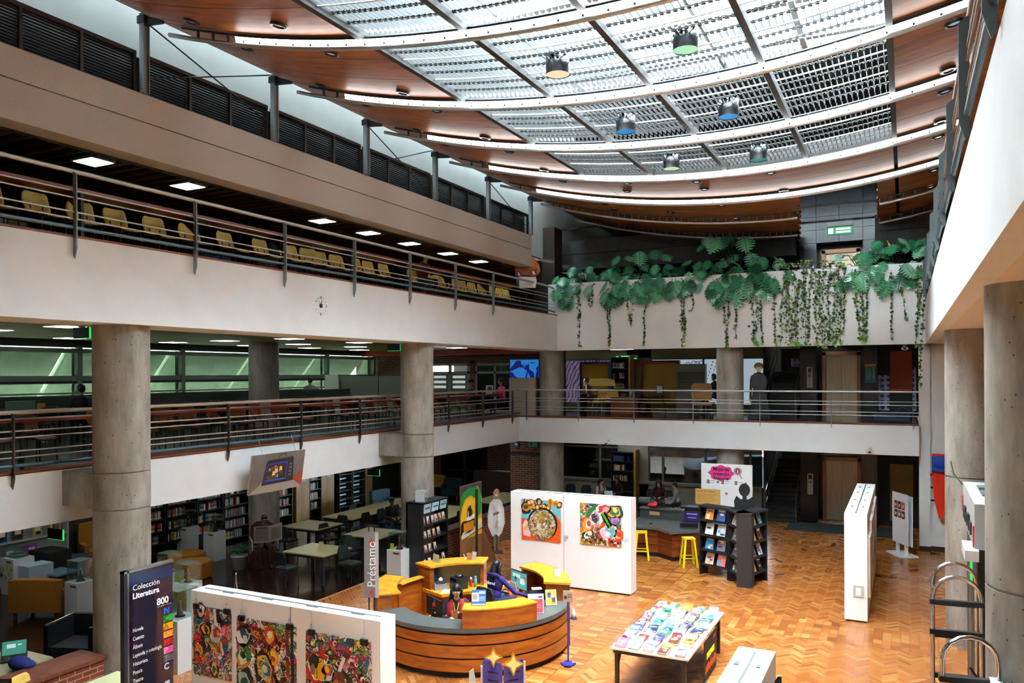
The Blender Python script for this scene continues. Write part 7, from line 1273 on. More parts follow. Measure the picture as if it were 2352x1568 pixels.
for k, y in enumerate((23.0, 23.8)):
    bookcase('open black shelf with bright slits, %s one beyond the wood panels' % ordin(k), -18.6, y, y+.75, 2.3, 'y', None, (.3, .6, .9, 1.2, 1.5)); b = MB()
    for z in (.34, .5, .68, .95, 1.1, 1.28, 1.55): b.box(-18.85, -18.84, y+.08, y+.68, z, z+.05)
    tag(b.out('window_slits', mat('A8C4D8', .5, emit=.45)), 'narrow daylight slits seen through the %s open shelf' % ordin(k), 'window slits', None, 'structure')
bookcase('black bookcase of blue binders between the ground floor windows', 28.62, -10.1, -9.2, 2.2, 'x', None, (.3, .7, 1.1, 1.5, 1.85)).location = (-10.1, 28.62, 0); fill(28.62, -10.08, -9.25, (1.1, 1.5), 'x', 'the ground floor back bookcase'); fill(28.62, -10.08, -9.25, (1.85,), 'x', 'the ground floor back bookcase top', ['2A3E6A']); tag(MB().box(-9.18, -9.1, 28.55, 29.0, 0, 2.3).out('wood_end_panel', mat('9A7A3A', .6)), 'wood end panel right of the blue binder bookcase', 'panel')
if stuffb.v: tag(stuffb.out('packed_books', VC), 'remaining small books packed in the far bookcases', 'books', 'books in the black bookcases', 'stuff')
t = E('magazine_shelf', 'grey magazine shelf under the pale blue window on the mezzanine', 'shelf', (-7.3, 29.7, ZM)); MB().box(-.55, .55, 0, .3, 0, 1.85).out('carcass', mat('7A7C74', .5), t)
for z in (.9, 1.25): MB().box(-.5, .5, -.03, .02, z, z+.3).mt(1).box(-.48, .48, -.04, -.028, z+.02, z+.2).out('magazine_row', [mat('4A4C46', .5), mat('6A5A48', .7, noise=.6, scale=25)], t)
t = E('white_book_shelf', 'white shelf of face-out books at the far left of the hall', 'shelf', (-20.0, 11.6, 0)); WSF = mat('A8B0AC', .5); MB().box(-.3, 0, -1.2, 1.9, 0, .06).box(-.3, -.27, -1.2, 1.9, 0, 1.9).box(-.3, 0, 1.86, 1.9, 0, 1.9).box(-.3, 0, -1.2, -1.16, 0, 1.9).out('carcass', WSF, t)
for z in (.55, 1.05, 1.55): MB().box(-.3, .02, -1.16, 1.86, z-.04, z).out('shelf', WSF, t)
for k, (y, z, c, n) in enumerate(((1.55, 1.05, 'C8A02A', 'yellow'), (1.1, 1.05, 'A89A6A', 'tan'), (.6, 1.05, '4A3A2A', 'dark'), (.2, 1.05, '2A4A7A', 'blue'), (.95, .55, '8A4AA8', 'purple'), (.4, .55, '5A7A8A', 'grey'))): tag(MB().c(c).ob((0, 0, .17), (.02, .26, .33)).c('E8D8B0').ob((.011, 0, .2), (.002, .16, .12)).c('2A2422').ob((.011, .02, .09), (.002, .12, .08)).out('face_out_book', VC, None, (-20.08, 11.6+y, z+.002)), '%s face-out book on the %s shelf of the white unit at far left' % (n, 'upper' if z > 1 else 'lower'), 'book', 'face-out books on the white shelf')
tag(MB().box(-.7, .7, -.03, .03, 0, .75).out('orange_window_board', mat('D87A4A', .6, emit=.5), None, (-20.5, 16.0, 1.45), pi/2), 'glowing orange pane seen under the white front beside the first column', 'window', None, 'structure')
def pot_plant(lab, p, h=.95, n=40):
    t = E('potted_fern', lab, 'plant', p); MB().lathe([(0, 0), (.17, 0), (.2, .32), (.225, .33), (.225, .38), (.2, .38), (.19, .34), (0, .34)], 24).out('pot', mat('C9D0CC', .5), t); b = MB()
    for i in range(n):
        a = rnd.uniform(0, 2*pi); L = rnd.uniform(.4, .7); e = rnd.uniform(.4, 1.3); q = []
        for k in range(9): s = k/8; q.append(V((cos(a)*L*s*cos(e*(1-.5*s)), sin(a)*L*s*cos(e*(1-.5*s)), .36+L*s*sin(e)*(1.15-.75*s))))
        for k in range(1, 8):
            d = (q[k+1]-q[k]).normalized(); sd = d.cross(V((0, 0, 1))).normalized(); w_ = .07*(1-abs(k/8-.4)); b.c(rnd.choice(['1F4A1E', '2E6A28', '3A7A30', '17401C']))
            for s in (-1, 1): b.add([q[k], q[k]+sd*s*w_+d*.02, q[k]+d*.035], [(0, 1, 2)])
    b.out('fronds', vcol(.5, 'leaf_colours'), t)
pot_plant('fern in a white pot beside the newspaper reader', (-16.0, 15.6, 0)); pot_plant('small plant in a pale pot behind the black box at the far left', (-20.25, 13.15, 0), .6, 22)
tag(MB().box(-.4, .4, -.3, .3, 0, .8).out('black_cabinet', mat('101214', .5), None, (-19.4, 12.6, 0)), 'black cabinet behind the paper flower pedestal', 'cabinet')
tag(MB().box(-.22, .22, -.3, .3, 0, .7).out('pale_bin', mat('A8C0CC', .5), None, (-18.65, 11.75, 0)), 'pale blue bin right of the paper flower pedestal', 'bin')
tag(MB().tube([(0, 0, 0), (.1, 0, .5), (.05, .05, .62)], .02, 6).tube([(.18, 0, 0), (.1, 0, .5)], .02, 6).tube([(.02, 0, .25), (.16, 0, .25)], .015, 6).out('walking_frame', CHROME, None, (-13.9, 13.35, 0)), 'small chrome frame standing behind the foreground wall', 'frame')
# mezzanine back room furniture
t = E('study_table', 'yellow folding screen table behind the far railing', 'table', (-10.9, 29.2, ZM)); YT = mat('B8984A', .6); MB().box(-.6, .6, -.35, .35, .7, .73).out('top', YT, t); MB().ext([(-.7, 0), (.7, 0), (.6, .3), (-.45, .3)], (0, .3, 1.0), (1, 0, 0), (0, .3, 1), .02).out('raised_lid', YT, t); MB().box(-.55, -.5, -.3, .3, 0, .7).box(.5, .55, -.3, .3, 0, .7).out('legs', DARKM, t)
t = E('laptop_table', 'thin dark table with a small screen before the red framed panel', 'table', (-8.6, 29.2, ZM)); MB().box(-.75, .6, -.3, .3, .7, .73).out('top', mat('3A2A20', .5), t); MB().bar((-.6, 0, 0), (-.4, 0, .7), .04, .04).bar((.5, 0, 0), (.35, 0, .7), .04, .04).out('legs', DARKM, t); tag(MB().ob((0, 0, .17), (.24, .03, .32), .4, -.2).mt(1).ob((0, -.02, .17), (.2, .01, .26), .4, -.2).out('small_screen', [mat('2A2A2E', .4), mat('8A98A0', .3, emit=.2)], None, (-8.35, 29.2, ZM+.73)), 'small tilted screen on the thin dark mezzanine table', 'screen')
for (x, y, rz, s) in ((-10.55, 28.6, 3.0, 'at the yellow study table, left one'), (-10.1, 28.7, 3.3, 'at the yellow study table, right one')): dup(cy0, (x, y, ZM), rz+pi/2, 'tan shell chair '+s, 'mezzanine room chairs')
dup(ck, (-9.05, 28.8, ZM), R(80), 'black chair in front of the thin dark mezzanine table', 'mezzanine room chairs')
t = E('lounge_chair', 'tan square-backed chair beside the far concrete column on the mezzanine', 'chair', (-6.35, 27.4, ZM)); MB().ext([(-.35, 0), (.35, 0), (.35, .5), (.27, .6), (-.27, .6), (-.35, .5)], (0, 0, .55), (1, 0, 0), (0, 0, 1), .05).out('backrest', mat('A87A3A', .7), t); MB().box(-.35, .35, 0, .6, .38, .48).out('seat', mat('A87A3A', .7), t); MB().box(-.3, -.25, .05, .55, 0, .38).box(.25, .3, .05, .55, 0, .38).out('legs', DARKM, t)
tag(MB().box(-.45, .45, -.25, .25, 0, .62).out('orange_cabinet', mat('7A3A12', .6), None, (-9.35, 28.0, ZM)), 'low orange-brown cabinet behind the far railing left of the bookcase', 'cabinet')
tag(MB().box(-1, .0, -.2, .2, 0, .2).tube([(-.6, 0, .2), (-.2, 0, .42), (.0, 0, .3)], .02, 6).out('blue_bench', mat('1A3A5E', .5), None, (.1, 27.2, ZM)), 'low blue bench behind the right end of the far railing', 'bench')
t = table('small dark table with a projector before the back window', -8.6, -7.2, 26.4, 27.2, 'dark back tables', mat('2A2A2A', .3)); tag(MB().box(-.2, .2, -.12, .12, 0, .09).ell((.1, -.1, .06), (.05, .05, .04), 8, 6).out('projector', mat('8A8E90', .4), None, (-8.2, 26.8, .742)), 'grey projector on the small dark back table', 'projector')
tag(MB().box(-.4, .4, -.25, .25, 0, .9).mt(1).box(-.25, .1, -.15, .15, .9, .905).out('dark_kiosk', [mat('15181A', .4), mat('8A9AA8', .5)], None, (-6.1, 25.3, 0)), 'dark kiosk block with a pale sheet on top behind the internet counter', 'kiosk')
# ------------------------------------------------------------ people
import numpy as np
def body_mesh(prims, voxel):
    b = MB()
    for q in prims:
        if q[0] == 'c':
            p0, r0, p1, r1 = V(q[1]), q[2], V(q[3]), q[4]; d = p1-p0
            b.tube([p0+d*(i/4) for i in range(5)], [r0+(r1-r0)*i/4 for i in range(5)], 10); b.ell(p0, r0*.99, 10, 7); b.ell(p1, r1*.99, 10, 7)
        else: b.ell(q[1], q[2], 14, 10, q[4] if len(q) > 4 else None)
    me = bpy.data.meshes.new('tmp'); me.from_pydata(b.v, [], b.f); o = bpy.data.objects.new('tmp', me); C.objects.link(o)
    m = o.modifiers.new('r', 'REMESH'); m.mode = 'VOXEL'; m.voxel_size = voxel; s = o.modifiers.new('s', 'SMOOTH'); s.iterations = 3; s.factor = .5
    dg = bpy.context.evaluated_depsgraph_get(); out = bpy.data.meshes.new_from_object(o.evaluated_get(dg)); bpy.data.objects.remove(o); return out
def paint(me, prims, mats):
    idx = {}; 
    for q in prims: idx.setdefault(q[-1] if q[0] == 'c' else q[3], len(idx))
    for k in idx: me.materials.append(mats[k])
    n = len(me.polygons); ce = np.empty(n*3); me.polygons.foreach_get('center', ce); ce = ce.reshape(-1, 3); best = np.full(n, 9.); mi = np.zeros(n, int)
    for q in prims:
        if q[0] == 'c':
            a, c = np.array(q[1]), np.array(q[3]); d = c-a; t = np.clip(((ce-a)@d)/(d@d+1e-9), 0, 1); D = np.linalg.norm(ce-(a+t[:, None]*d), axis=1)-(q[2]+(q[4]-q[2])*t); k = q[5]
        else:
            r = np.array(q[2] if hasattr(q[2], '__len__') else (q[2],)*3); p = ce-np.array(q[1])
            if len(q) > 4: p = p@np.array(q[4])
            D = (np.linalg.norm(p/r, axis=1)-1)*r.min(); k = q[3]
        w_ = D < best; best[w_] = D[w_]; mi[w_] = idx[k]
    me.polygons.foreach_set('material_index', mi); me.polygons.foreach_set('use_smooth', np.ones(n, bool)); me.update()
SKINS = {'a': 'B98562', 'b': 'A06E4C', 'c': 'C99873', 'd': '6A4630'}
def hand(P, w, f, side, curl=.6):
    """palm and five fingers from wrist w along f; side = thumb side vector"""
    f = V(f).normalized(); s = V(side); s = (s-f*s.dot(f)).normalized(); dn = f.cross(s); dn = dn if dn.z < 0 else -dn; w = V(w); pal = w+f*.045
    P.append(('c', tuple(w), .024, tuple(w+f*.07), .03, 'skin')); P.append(('c', tuple(pal+s*.02), .016, tuple(w+f*.085-s*.02), .017, 'skin'))
    for k, L in enumerate((.068, .078, .072, .056)):
        b0 = w+f*.085+s*(.028-.019*k); a = b0+f*L*.5+dn*L*.5*curl*.5; c = a+(f*(1-curl)+dn*curl).normalized()*L*.55
        P.append(('c', tuple(b0), .0095, tuple(a), .009, 'skin')); P.append(('c', tuple(a), .009, tuple(c), .0075, 'skin'))
    t0 = w+f*.03+s*.028; t1 = t0+f*.03+s*.028+dn*.01; P.append(('c', tuple(t0), .012, tuple(t1), .0105, 'skin')); P.append(('c', tuple(t1), .0105, tuple(t1+f*.03+dn*.012), .008, 'skin'))
def person(label, pos, rz, top, legs='1E2230', skin='a', hair=('long', '14100E'), sit=True, arms=None, lean=.12, headp=.25, headyaw=0, voxel=.016, shoes='17161A', sleeve=None, seat=.47, hands=True, low=True, extra=None, group=None):
    """faces local -Y; arms = ((elbow L, wrist L), (elbow R, wrist R))"""
    P = []; hz = seat+.1 if sit else .92; H = V((0, 0, hz)); up_ = V((0, -sin(lean), cos(lean))); ch = H+up_*.33; nk = H+up_*.5; hd = nk+V((0, -.03-.05*headp, .14))
    P += [('e', tuple(H), (.165, .125, .13), 'legs'), ('e', tuple(H+up_*.12), (.15, .115, .13), 'top'), ('e', tuple(ch), (.175, .12, .19), 'top'), ('c', tuple(ch+up_*.1+V((-.13, 0, 0))), .065, tuple(ch+up_*.1+V((.13, 0, 0))), .065, 'top'), ('c', tuple(nk-up_*.04), .055, tuple(hd-V((0, -.01, .06))), .048, 'skin')]
    RX = Matrix.Rotation(headyaw, 3, 'Z') @ Matrix.Rotation(headp, 3, 'X'); rn = np.array(RX)
    hp = lambda x, y, z: tuple(hd+RX@V((x, y, z)))
    P += [('e', hp(0, .012, .025), (.076, .094, .098), 'skin', RX), ('e', hp(0, -.018, -.04), (.056, .066, .072), 'skin', RX), ('c', hp(0, -.088, .01), .010, hp(0, -.102, -.022), .014, 'skin'), ('e', hp(-.078, .01, -.005), (.012, .02, .03), 'skin', RX), ('e', hp(.078, .01, -.005), (.012, .02, .03), 'skin', RX), ('e', hp(0, -.075, -.055), (.024, .012, .007), 'lips', RX), ('c', hp(-.045, -.083, .036), .009, hp(-.015, -.09, .038), .008, 'skin'), ('c', hp(.045, -.083, .036), .009, hp(.015, -.09, .038), .008, 'skin')]
    arms = arms or (((-.26, -.12, hz+.18), (-.12, -.36, hz+.16)), ((.26, -.12, hz+.18), (.12, -.36, hz+.16)))
    for s, (e, w_) in zip((-1, 1), arms):
        sh = ch+up_*.1+V((s*.17, 0, -.01)); P.append(('c', tuple(sh), .056, tuple(e), .042, 'sleeve')); P.append(('c', tuple(e), .042, tuple(w_), .028, 'sleeve'))
        if hands:
            fd = (V(w_)-V(e)).normalized(); sd = V((-s, 0, .25)); hand(P, w_, fd, sd, .75)
    for s in (-1, 1):
        if sit: kn = V((s*.13, -.44, seat+.06)); an = V((s*.12, -.42, .09))
        else: kn = V((s*.1, -.02, .49)); an = V((s*.1, .02, .09))
        P.append(('c', tuple(H+V((s*.09, 0, -.02))), .088, tuple(kn), .06, 'legs')); P.append(('c', tuple(kn), .058, tuple(an), .04, 'legs')); P.append(('c', tuple(an+V((0, .03, -.04))), .045, tuple(an+V((0, -.13, -.055))), .035, 'shoes'))
    if extra: extra(P, hp, ch, H, up_)
    me = body_mesh(P, voxel); sk = mat(SKINS[skin], .55)
    paint(me, P, {'skin': sk, 'top': mat(top, .8), 'legs': mat(legs, .8), 'shoes': mat(shoes, .5), 'sleeve': mat(sleeve or top, .8), 'lips': mat('8A4A40', .5), 'vest': mat('C01E2A', .7)})
    me.name = 'person'; o = link('person', me, None, pos, rz); tag(o, label, 'person', group)
    b = MB(); hs, hcol = hair
    if hs != 'cap':
        b.ell(hp(0, .022, .045), (.086, .1, .092), 16, 10, RX); b.ell(hp(0, .06, .0), (.078, .055, .08), 14, 8, RX)
        if hs == 'long':
            for s in (-1, 1): b.tube([hp(s*.06, -.03, .07), hp(s*.085, .02, .0), hp(s*.085, .03, -.12), tuple(V(hp(s*.09, .0, -.12))+V((s*.03, -.03, -.1))), tuple(V(hp(s*.09, .0, -.12))+V((s*.03, -.04, -.22)))], [.03, .036, .042, .038, .015], 8)
            b.tube([hp(0, .08, .03), hp(0, .1, -.08), tuple(V(hp(0, .1, -.08))+V((0, .03, -.2)))], [.06, .085, .06], 10)
        if hs == 'curly':
            for i in range(26): a, e = rnd.uniform(0, 6.28), rnd.uniform(.0, 1.2); b.ell(hp(.095*cos(a)*cos(e), .03+.1*sin(a)*abs(cos(e)) if sin(a) > -.3 else .0, .04+.1*sin(e)), .03, 7, 5)
    else: b.ell(hp(0, .015, .05), (.09, .105, .095), 16, 10, RX); b.tube([hp(.09*cos(a), .015+.105*sin(a), .03) for a in [2*pi*i/14 for i in range(14)]], .014, 6, closed=True)
    b.out('hair' if hs != 'cap' else 'beanie', mat(hcol, .45 if hs != 'cap' else .9), o)
    b = MB()
    for s in (-1, 1): b.ell(hp(s*.03, -.084, .018), (.012, .007, .008), 8, 6, RX)
    b.out('eyes', mat('1C1412', .2), o); return o, hp
def bx_(*a): return tuple(a)
# woman in the red vest at the desk
def vest(P, hp, ch, H, up_):
    for s in (-1, 1): P.append(('e', tuple(ch+V((s*.105, -.03, -.05))), (.088, .118, .22), 'vest')); P.append(('e', tuple(ch+V((s*.13, .02, .09))), (.075, .09, .06), 'vest'))
    P.append(('e', tuple(ch+V((0, .06, -.03))), (.15, .075, .2), 'vest'))
wp = V((-7.47, 12.62, 0)); wz = R(24)
o, hp = person('woman with glasses and red vest sitting at the round desk looking at a card', wp, wz, '161C2E', '1A1C28', 'c', ('long', '0E0B0C'), True, (((-.27, -.1, .7), (-.1, -.34, .76)), ((.27, -.08, .74), (.06, -.27, .84))), .16, .5, .1, .0095, sleeve='1B2740', extra=vest)
b = MB()
for s in (-1, 1): b.tube([hp(s*.032+.026*cos(a), -.098, .016+.02*sin(a)) for a in [2*pi*i/12 for i in range(12)]], .0028, 5, closed=True); b.tube([hp(s*.058, -.096, .02), hp(s*.08, -.01, .02)], .0025, 5)
b.tube([hp(-.008, -.1, .018), hp(.008, -.1, .018)], .0028, 5); b.out('glasses', mat('C8CCD4', .3, .5), o)
MB().tube([(-.05, -.155, 1.0), (-.02, -.2, .86), (0, -.21, .8)], .008, 6).tube([(.05, -.155, 1.0), (.02, -.2, .86), (0, -.21, .8)], .008, 6).box(-.03, .03, -.215, -.205, .72, .8).out('lanyard', mat('D8D42A', .5), o)
MB().box(-.13, -.08, -.168, -.16, .93, .955).box(.08, .13, -.168, -.16, .93, .955).mt(1).box(-.16, -.12, -.16, -.15, .86, .89).out('vest_patches', [mat('D8DCE0', .5), mat('3AA0A8', .5)], o)
tag(MB().box(-.05, .05, -.006, .006, -.07, .08).mt(1).box(-.056, -.05, -.007, .007, -.075, .085).out('notebook', [mat('8A5A3A', .6), mat('E0E4E0', .5)], None, wp+Matrix.Rotation(wz, 3, 'Z')@V((.0, -.37, .83)), wz+.2), 'brown card held by the woman in the red vest', 'notebook')
t = E('swivel_chair', 'dark chair under the woman in the red vest', 'chair', wp, wz); MB().box(-.22, .22, -.2, .22, .4, .46).out('seat', BLACK, t); MB().tube([(0, 0, .03), (0, 0, .4)], .03, 8).out('column', DARKM, t); MB().lathe([(0, .03), (.25, .02), (.25, 0), (0, 0)], 5).out('base', DARKM, t)
# person in purple seen from behind
pp = V((-7.2, 13.58, 0)); pz = R(165)
o, hp = person('person in a purple jacket seen from behind working at the teal monitor', pp, pz, '2E1F78', '1F2E52', 'b', ('long', '120E10'), True, (((-.36, -.2, .95), (-.52, -.44, .86)), ((.27, -.15, .9), (.14, -.4, .84))), .1, .1, 0, .011, seat=.68)
text('Biblored', .085, o, (.15, .135, 1.12), (-1, 0, 0), (0, -.1, 1), mat('E8E6F4', .5), 'jacket_print', .002, 'LEFT', .002)
MB().tube([(-.12, .0, 1.26), (-.1, .06, 1.3), (0, .09, 1.31), (.1, .06, 1.3), (.12, .0, 1.26)], .035, 8).out('hood_collar', mat('281B6A', .8), o)
# newspaper reader
np_ = V((-15.75, 16.25, 0)); nz = R(52)
def must(P, hp, ch, H, up_): P.append(('e', hp(0, -.09, -.038), (.034, .014, .012), 'hairc'))
o, hp = person('man with a moustache in a brown suit sitting and reading a newspaper', np_, nz, '3E2418', '3A2C22', 'b', ('short', '15100E'), True, (((-.3, -.1, .74), (-.15, -.36, .82)), ((.28, -.1, .74), (.14, -.38, .84))), .05, .3, 0, .015, seat=.5)
MB().ell(hp(0, -.09, -.036), (.034, .012, .012), 10, 6).out('moustache', mat('15100E', .6), o)
t = MB().add([(-.42, -.02, -.2), (0, -.06, -.22), (0, -.06, .22), (-.42, -.02, .24)], [(0, 1, 2, 3)]).add([(0, -.06, -.22), (.42, .06, -.2), (.42, .06, .25), (0, -.06, .22)], [(0, 1, 2, 3)]); t.mt(1)
for k in range(9): t.add([(-.38+.0*k, -.03-.001, .14-k*.035), (-.04, -.062, .13-k*.035), (-.04, -.062, .145-k*.035), (-.38, -.031, .155-k*.035)], [(0, 1, 2, 3)]).add([(.05, -.055, .13-k*.035), (.38, .04, .14-k*.035), (.38, .04, .155-k*.035), (.05, -.055, .145-k*.035)], [(0, 1, 2, 3)])
t.mt(1).add([(-.36, -.032, .17), (-.05, -.061, .16), (-.05, -.061, .2), (-.36, -.032, .21)], [(0, 1, 2, 3)])
q = t.out('newspaper', [mat('C4C2B8', .8), mat('5A5852', .8)], None, np_+Matrix.Rotation(nz, 3, 'Z')@V((.05, -.5, .93)), nz+.3); tag(q, 'open newspaper held by the man in the brown suit', 'newspaper')
t = E('draped_chair', 'armchair draped in dark red cloth under the newspaper reader', 'chair', np_, nz); MB().lathe([(.42, 0), (.37, .2), (.33, .46), (0, .48)], 18).out('red_skirt', mat('4A1E14', .9, noise=.3, scale=12), t); MB().tube([(-.33, -.25, .45), (-.34, -.25, .72), (-.34, .2, .74)], .02, 7).tube([(.33, -.25, .45), (.34, -.25, .72), (.34, .2, .74)], .02, 7).out('arms', mat('A8ACAE', .4), t); MB().ext([(-.32, 0), (.32, 0), (.3, .55), (.15, .66), (-.15, .66), (-.3, .55)], (0, .26, .48), (1, 0, 0), (0, .12, 1), .05).out('backrest', mat('4A1A14', .8), t)
# others
def seated(label, p, rz, top, **k): return person(label, p, rz, top, **k)
q = oy(897, 1165, 20.45); seated('man in a dark suit sitting at the table left of the second column', (q.x, 20.45, 0), R(60), '14161C', legs='14161C', skin='b', hair=('short', '100C0B'), voxel=.018)
p = ox(714, 900, -18.0); seated('man in a grey shirt seated with a laptop at the mezzanine windows', (-18.0, p.y, ZM), R(240), '7A868C', legs='1A1E26', hair=('short', '0C0A0A'), voxel=.02, seat=.55)
laptop('open dark laptop in front of the man on the mezzanine', (-18.3, p.y+.62-.5, ZM+.742), R(230), mat('2A3A44', .3, emit=.2))
p = ox(192, 930, -16.2); seated('person in a dark jacket bent over the mezzanine desk behind the first column', (-16.2, p.y, ZM), R(250), '15181A', hair=('short', '0C0A0A'), voxel=.02, lean=.3)
p = oy(1087, 890, 24.2); seated('person in a dark red beanie and olive coat on the mezzanine, seen from behind', (p.x-.2, 24.2, ZM), R(150), '5A5A3C', hair=('cap', '5A1018'), voxel=.02)
p = oy(1158, 890, 25.0); seated('child in a pink top with dark curls at the mezzanine counter', (p.x, 24.9, ZM), R(-30), 'C8446A', hair=('curly', '100C0C'), voxel=.018, skin='b')
tag(MB().ob((0, 0, .15), (.26, .02, .3), .2, -.2).mt(1).ob((.02, -.012, .15), (.16, .006, .2), .2, -.2).out('tablet_stand', [mat('D0D4CC', .5), mat('2A2E2E', .4)], None, tuple(oy(1124, 902, 24.6).xy)+(ZM+.8,)), 'small tilted white display between the beanie person and the child', 'display')
p = oy(1356, 885, 28.8); seated('person in a dark red top leaning over the yellow study table', (p.x, 28.9, ZM), R(-70), '5A1620', hair=('curly', '0E0B0C'), voxel=.02, lean=.35)
p = oy(1634, 880, 27.6); seated('man in dark clothes on the mezzanine left of the concrete column', (p.x, 28.35, ZM), R(-110), '15181E', skin='b', hair=('short', '0C0A0A'), voxel=.02, seat=.6)
p = ox(968, 600, -12.15); seated('reader in a red top sitting at the upper gallery counter', (-12.15, p.y, ZU), R(80), '5A1418', legs='1F2B44', hair=('curly', '120D0C'), voxel=.018, lean=.25); dup(cy0, (-12.15, p.y, ZU), 0, 'yellow shell chair under the reader in red')
for u, v, y, rz, top, leg, hr, lab in ((1377, 1105, 27.5, R(65), 'A08C8E', '17161C', ('long', '0E0B0C'), 'woman in a pale pink top reading, seated in profile by the back window'), (1420, 1090, 28.3, R(-15), '14161A', '1E2632', ('long', '14100E'), 'person in black seated facing the hall by the back window'), (1514, 1085, 28.0, R(5), '4A1420', '17161C', ('long', '0E0B0C'), 'person in a dark red coat and pale mask at the back window'), (1556, 1100, 27.6, R(-75), '8A887E', '1A1A1E', ('short', '0E0B0C'), 'man in a grey pullover leaning to the left by the back window')):
    p = oy(u, v, y); o, hp = seated(lab, (p.x, y, 0), rz, top, legs=leg, hair=hr, voxel=.02)
    if 'mask' in lab: MB().ell(hp(0, -.075, -.045), (.05, .03, .04), 10, 7).out('face_mask', mat('8AB0BC', .7), o)
    if 'pink' in lab: tag(MB().ob((0, 0, 0), (.3, .02, .22), 0, -.6).out('open_book', mat('C8D4DC', .7), None, (p.x+.42, y-.2, .8), .5), 'pale open magazine held by the woman in pale pink', 'magazine')
for u, v, y, top, hr, lab in ((1526, 1062, 30.6, 'A8A898', ('short', 'B8B4AC'), 'white haired man sitting outside behind the back window'), (1474, 1075, 30.4, '5A1A1A', ('short', '0E0B0C'), 'person in red sitting outside left of the white haired man'), (1392, 1068, 30.4, '4A1A3A', ('long', '0E0B0C'), 'person in plum sitting outside behind the bookcase window'), (1352, 1062, 30.6, '1A1E2A', ('long', '0E0B0C'), 'person in dark clothes outside behind the left window')):
    p = oy(u, v, y); seated(lab, (p.x, y, 0), R(20) if 'white' not in lab else R(200), top, hair=hr, voxel=.024, seat=.62, hands=False)
    tag(MB().box(-.45, .45, -.2, .25, 0, .6).mt(1).box(-.5, .5, .25, .32, .6, 1.0).out('garden_bench', [mat('5A4A3A', .7), mat('A8883A', .6)], None, (p.x, y, 0)), 'bench outside under the %s' % lab.split(' sitting')[0].split(' outside')[0], 'bench', 'courtyard benches')
# ------------------------------------------------------------ plants on the planter wall
LC = vcol(.25, 'leaf_colours', .6)
def leaf_poly(n=7):
    # half outline of a split leaf: deep cuts between the fingers
    pts = []
    for i in range(n):
        a = i/(n-1); z = .12+.83*a; w_ = .42*sin(pi*(.2+.75*a))**.8; pts += [(.1+.03*a, z-.03), (w_, z+.03), (w_*.97, z+.095)]
    return pts
LH = leaf_poly()
def monstera(lab, x, y, z, n, spread, hmax, size, front=0):
    t = E('monstera', lab, 'plant', (x, y, z), 0, 'monstera plants'); b = MB(); s = MB()
    for i in range(n):
        a = rnd.uniform(pi, 2*pi) if rnd.random() < .75 else rnd.uniform(0, pi); rr = spread*rnd.uniform(.15, 1)**.7; hh = rnd.uniform(-.25, 1)*hmax if i % 4 else hmax*rnd.uniform(.8, 1.05)
        if i < front: hh = -rnd.uniform(.05, .45); a = rnd.uniform(1.2*pi, 1.8*pi); rr = spread*rnd.uniform(.4, 1)
        tip = V((cos(a)*rr*1.3, max(-.62, min(.4, sin(a)*rr*.55-.1 if hh < .3 else sin(a)*rr*.5)), hh)); 
        if hh < .05: tip.y = min(tip.y, -.42)
        s.tube([(0, 0, -.1), tuple(tip*.5+V((0, 0, .12+.1*max(0, hh)))), tuple(tip)], [.016, .012, .008], 5)
        L = size*rnd.uniform(.85, 1.4); yw = rnd.uniform(-.75, .75)+.5*(tip.x/spread); f = V((sin(yw), -cos(yw)*.55, -rnd.uniform(.25, .8) if hh > .2 else -rnd.uniform(.7, 1.6))).normalized(); sd = V((cos(yw), sin(yw)*.55, rnd.uniform(-.3, .3))); sd = (sd-f*sd.dot(f)).normalized(); up_ = sd.cross(f)
        if up_.z < 0: up_ = -up_
        b.c(rnd.choice(['3E8A5E', '4C9A6C', '2F6E4A', '62AE80', '468A64', '86C4A0', '2A5E42']))
        for sg in (-1, 1):
            vs = [tip]
            for k in range(7):
                q = LH[3*k:3*k+3]; mid0 = tip+f*L*(q[0][1]-.06); 
                P_ = lambda xx, zz: tip+f*L*zz+sd*sg*L*xx*1.05-up_*L*(.12*zz*zz+.28*xx*xx)
                b.add([tip+f*L*(q[0][1]-.09)-up_*L*.1*q[0][1]**2, P_(q[0][0]*.55, q[0][1]-.02), P_(q[1][0], q[1][1]+.02), P_(q[2][0], q[2][1]), P_(.02, q[2][1]-.0)], [(0, 1, 2, 3, 4)] if sg > 0 else [(4, 3, 2, 1, 0)], False)
    b.out('leaves', LC, t); s.c('5E8A3A').out('stems', vcol(.5, 'stem_colours'), t)
PYY = YB+.35
mons = [(1300, 660, 12, .5, .35, .42, 3, 'at the left end of the planter by the railing corner'), (1345, 640, 9, .45, .8, .36, 2, 'with one tall leaf second from the left end of the planter'), (1415, 640, 16, .6, .55, .46, 5, 'third from the left end of the planter'), (1470, 630, 18, .65, 1.0, .46, 6, 'with high arching leaves left of the planter middle'), (1545, 630, 16, .6, .55, .42, 5, 'just left of the planter middle'), (1625, 628, 15, .6, .6, .42, 5, 'at the middle of the planter left of the tallest one'), (1690, 625, 24, .75, 1.35, .52, 7, 'tallest on the planter above its middle'), (1765, 622, 11, .55, .55, .42, 4, 'right of the tallest one'), (1975, 612, 13, .55, .5, .42, 4, 'right of the upper lift behind the ivy'), (2050, 606, 13, .5, .85, .42, 3, 'with a yellow shoot near the right end of the planter'), (2105, 600, 11, .35, .8, .36, 2, 'at the right end of the planter by the white wall')]
for u, v, n, sp, hm, sz, fr, lab in mons:
    p = oy(u, v, PYY); monstera('split-leaf plant '+lab, p.x, PYY, 8.3, int(n*1.7), sp, hm, sz, int(fr*1.8))
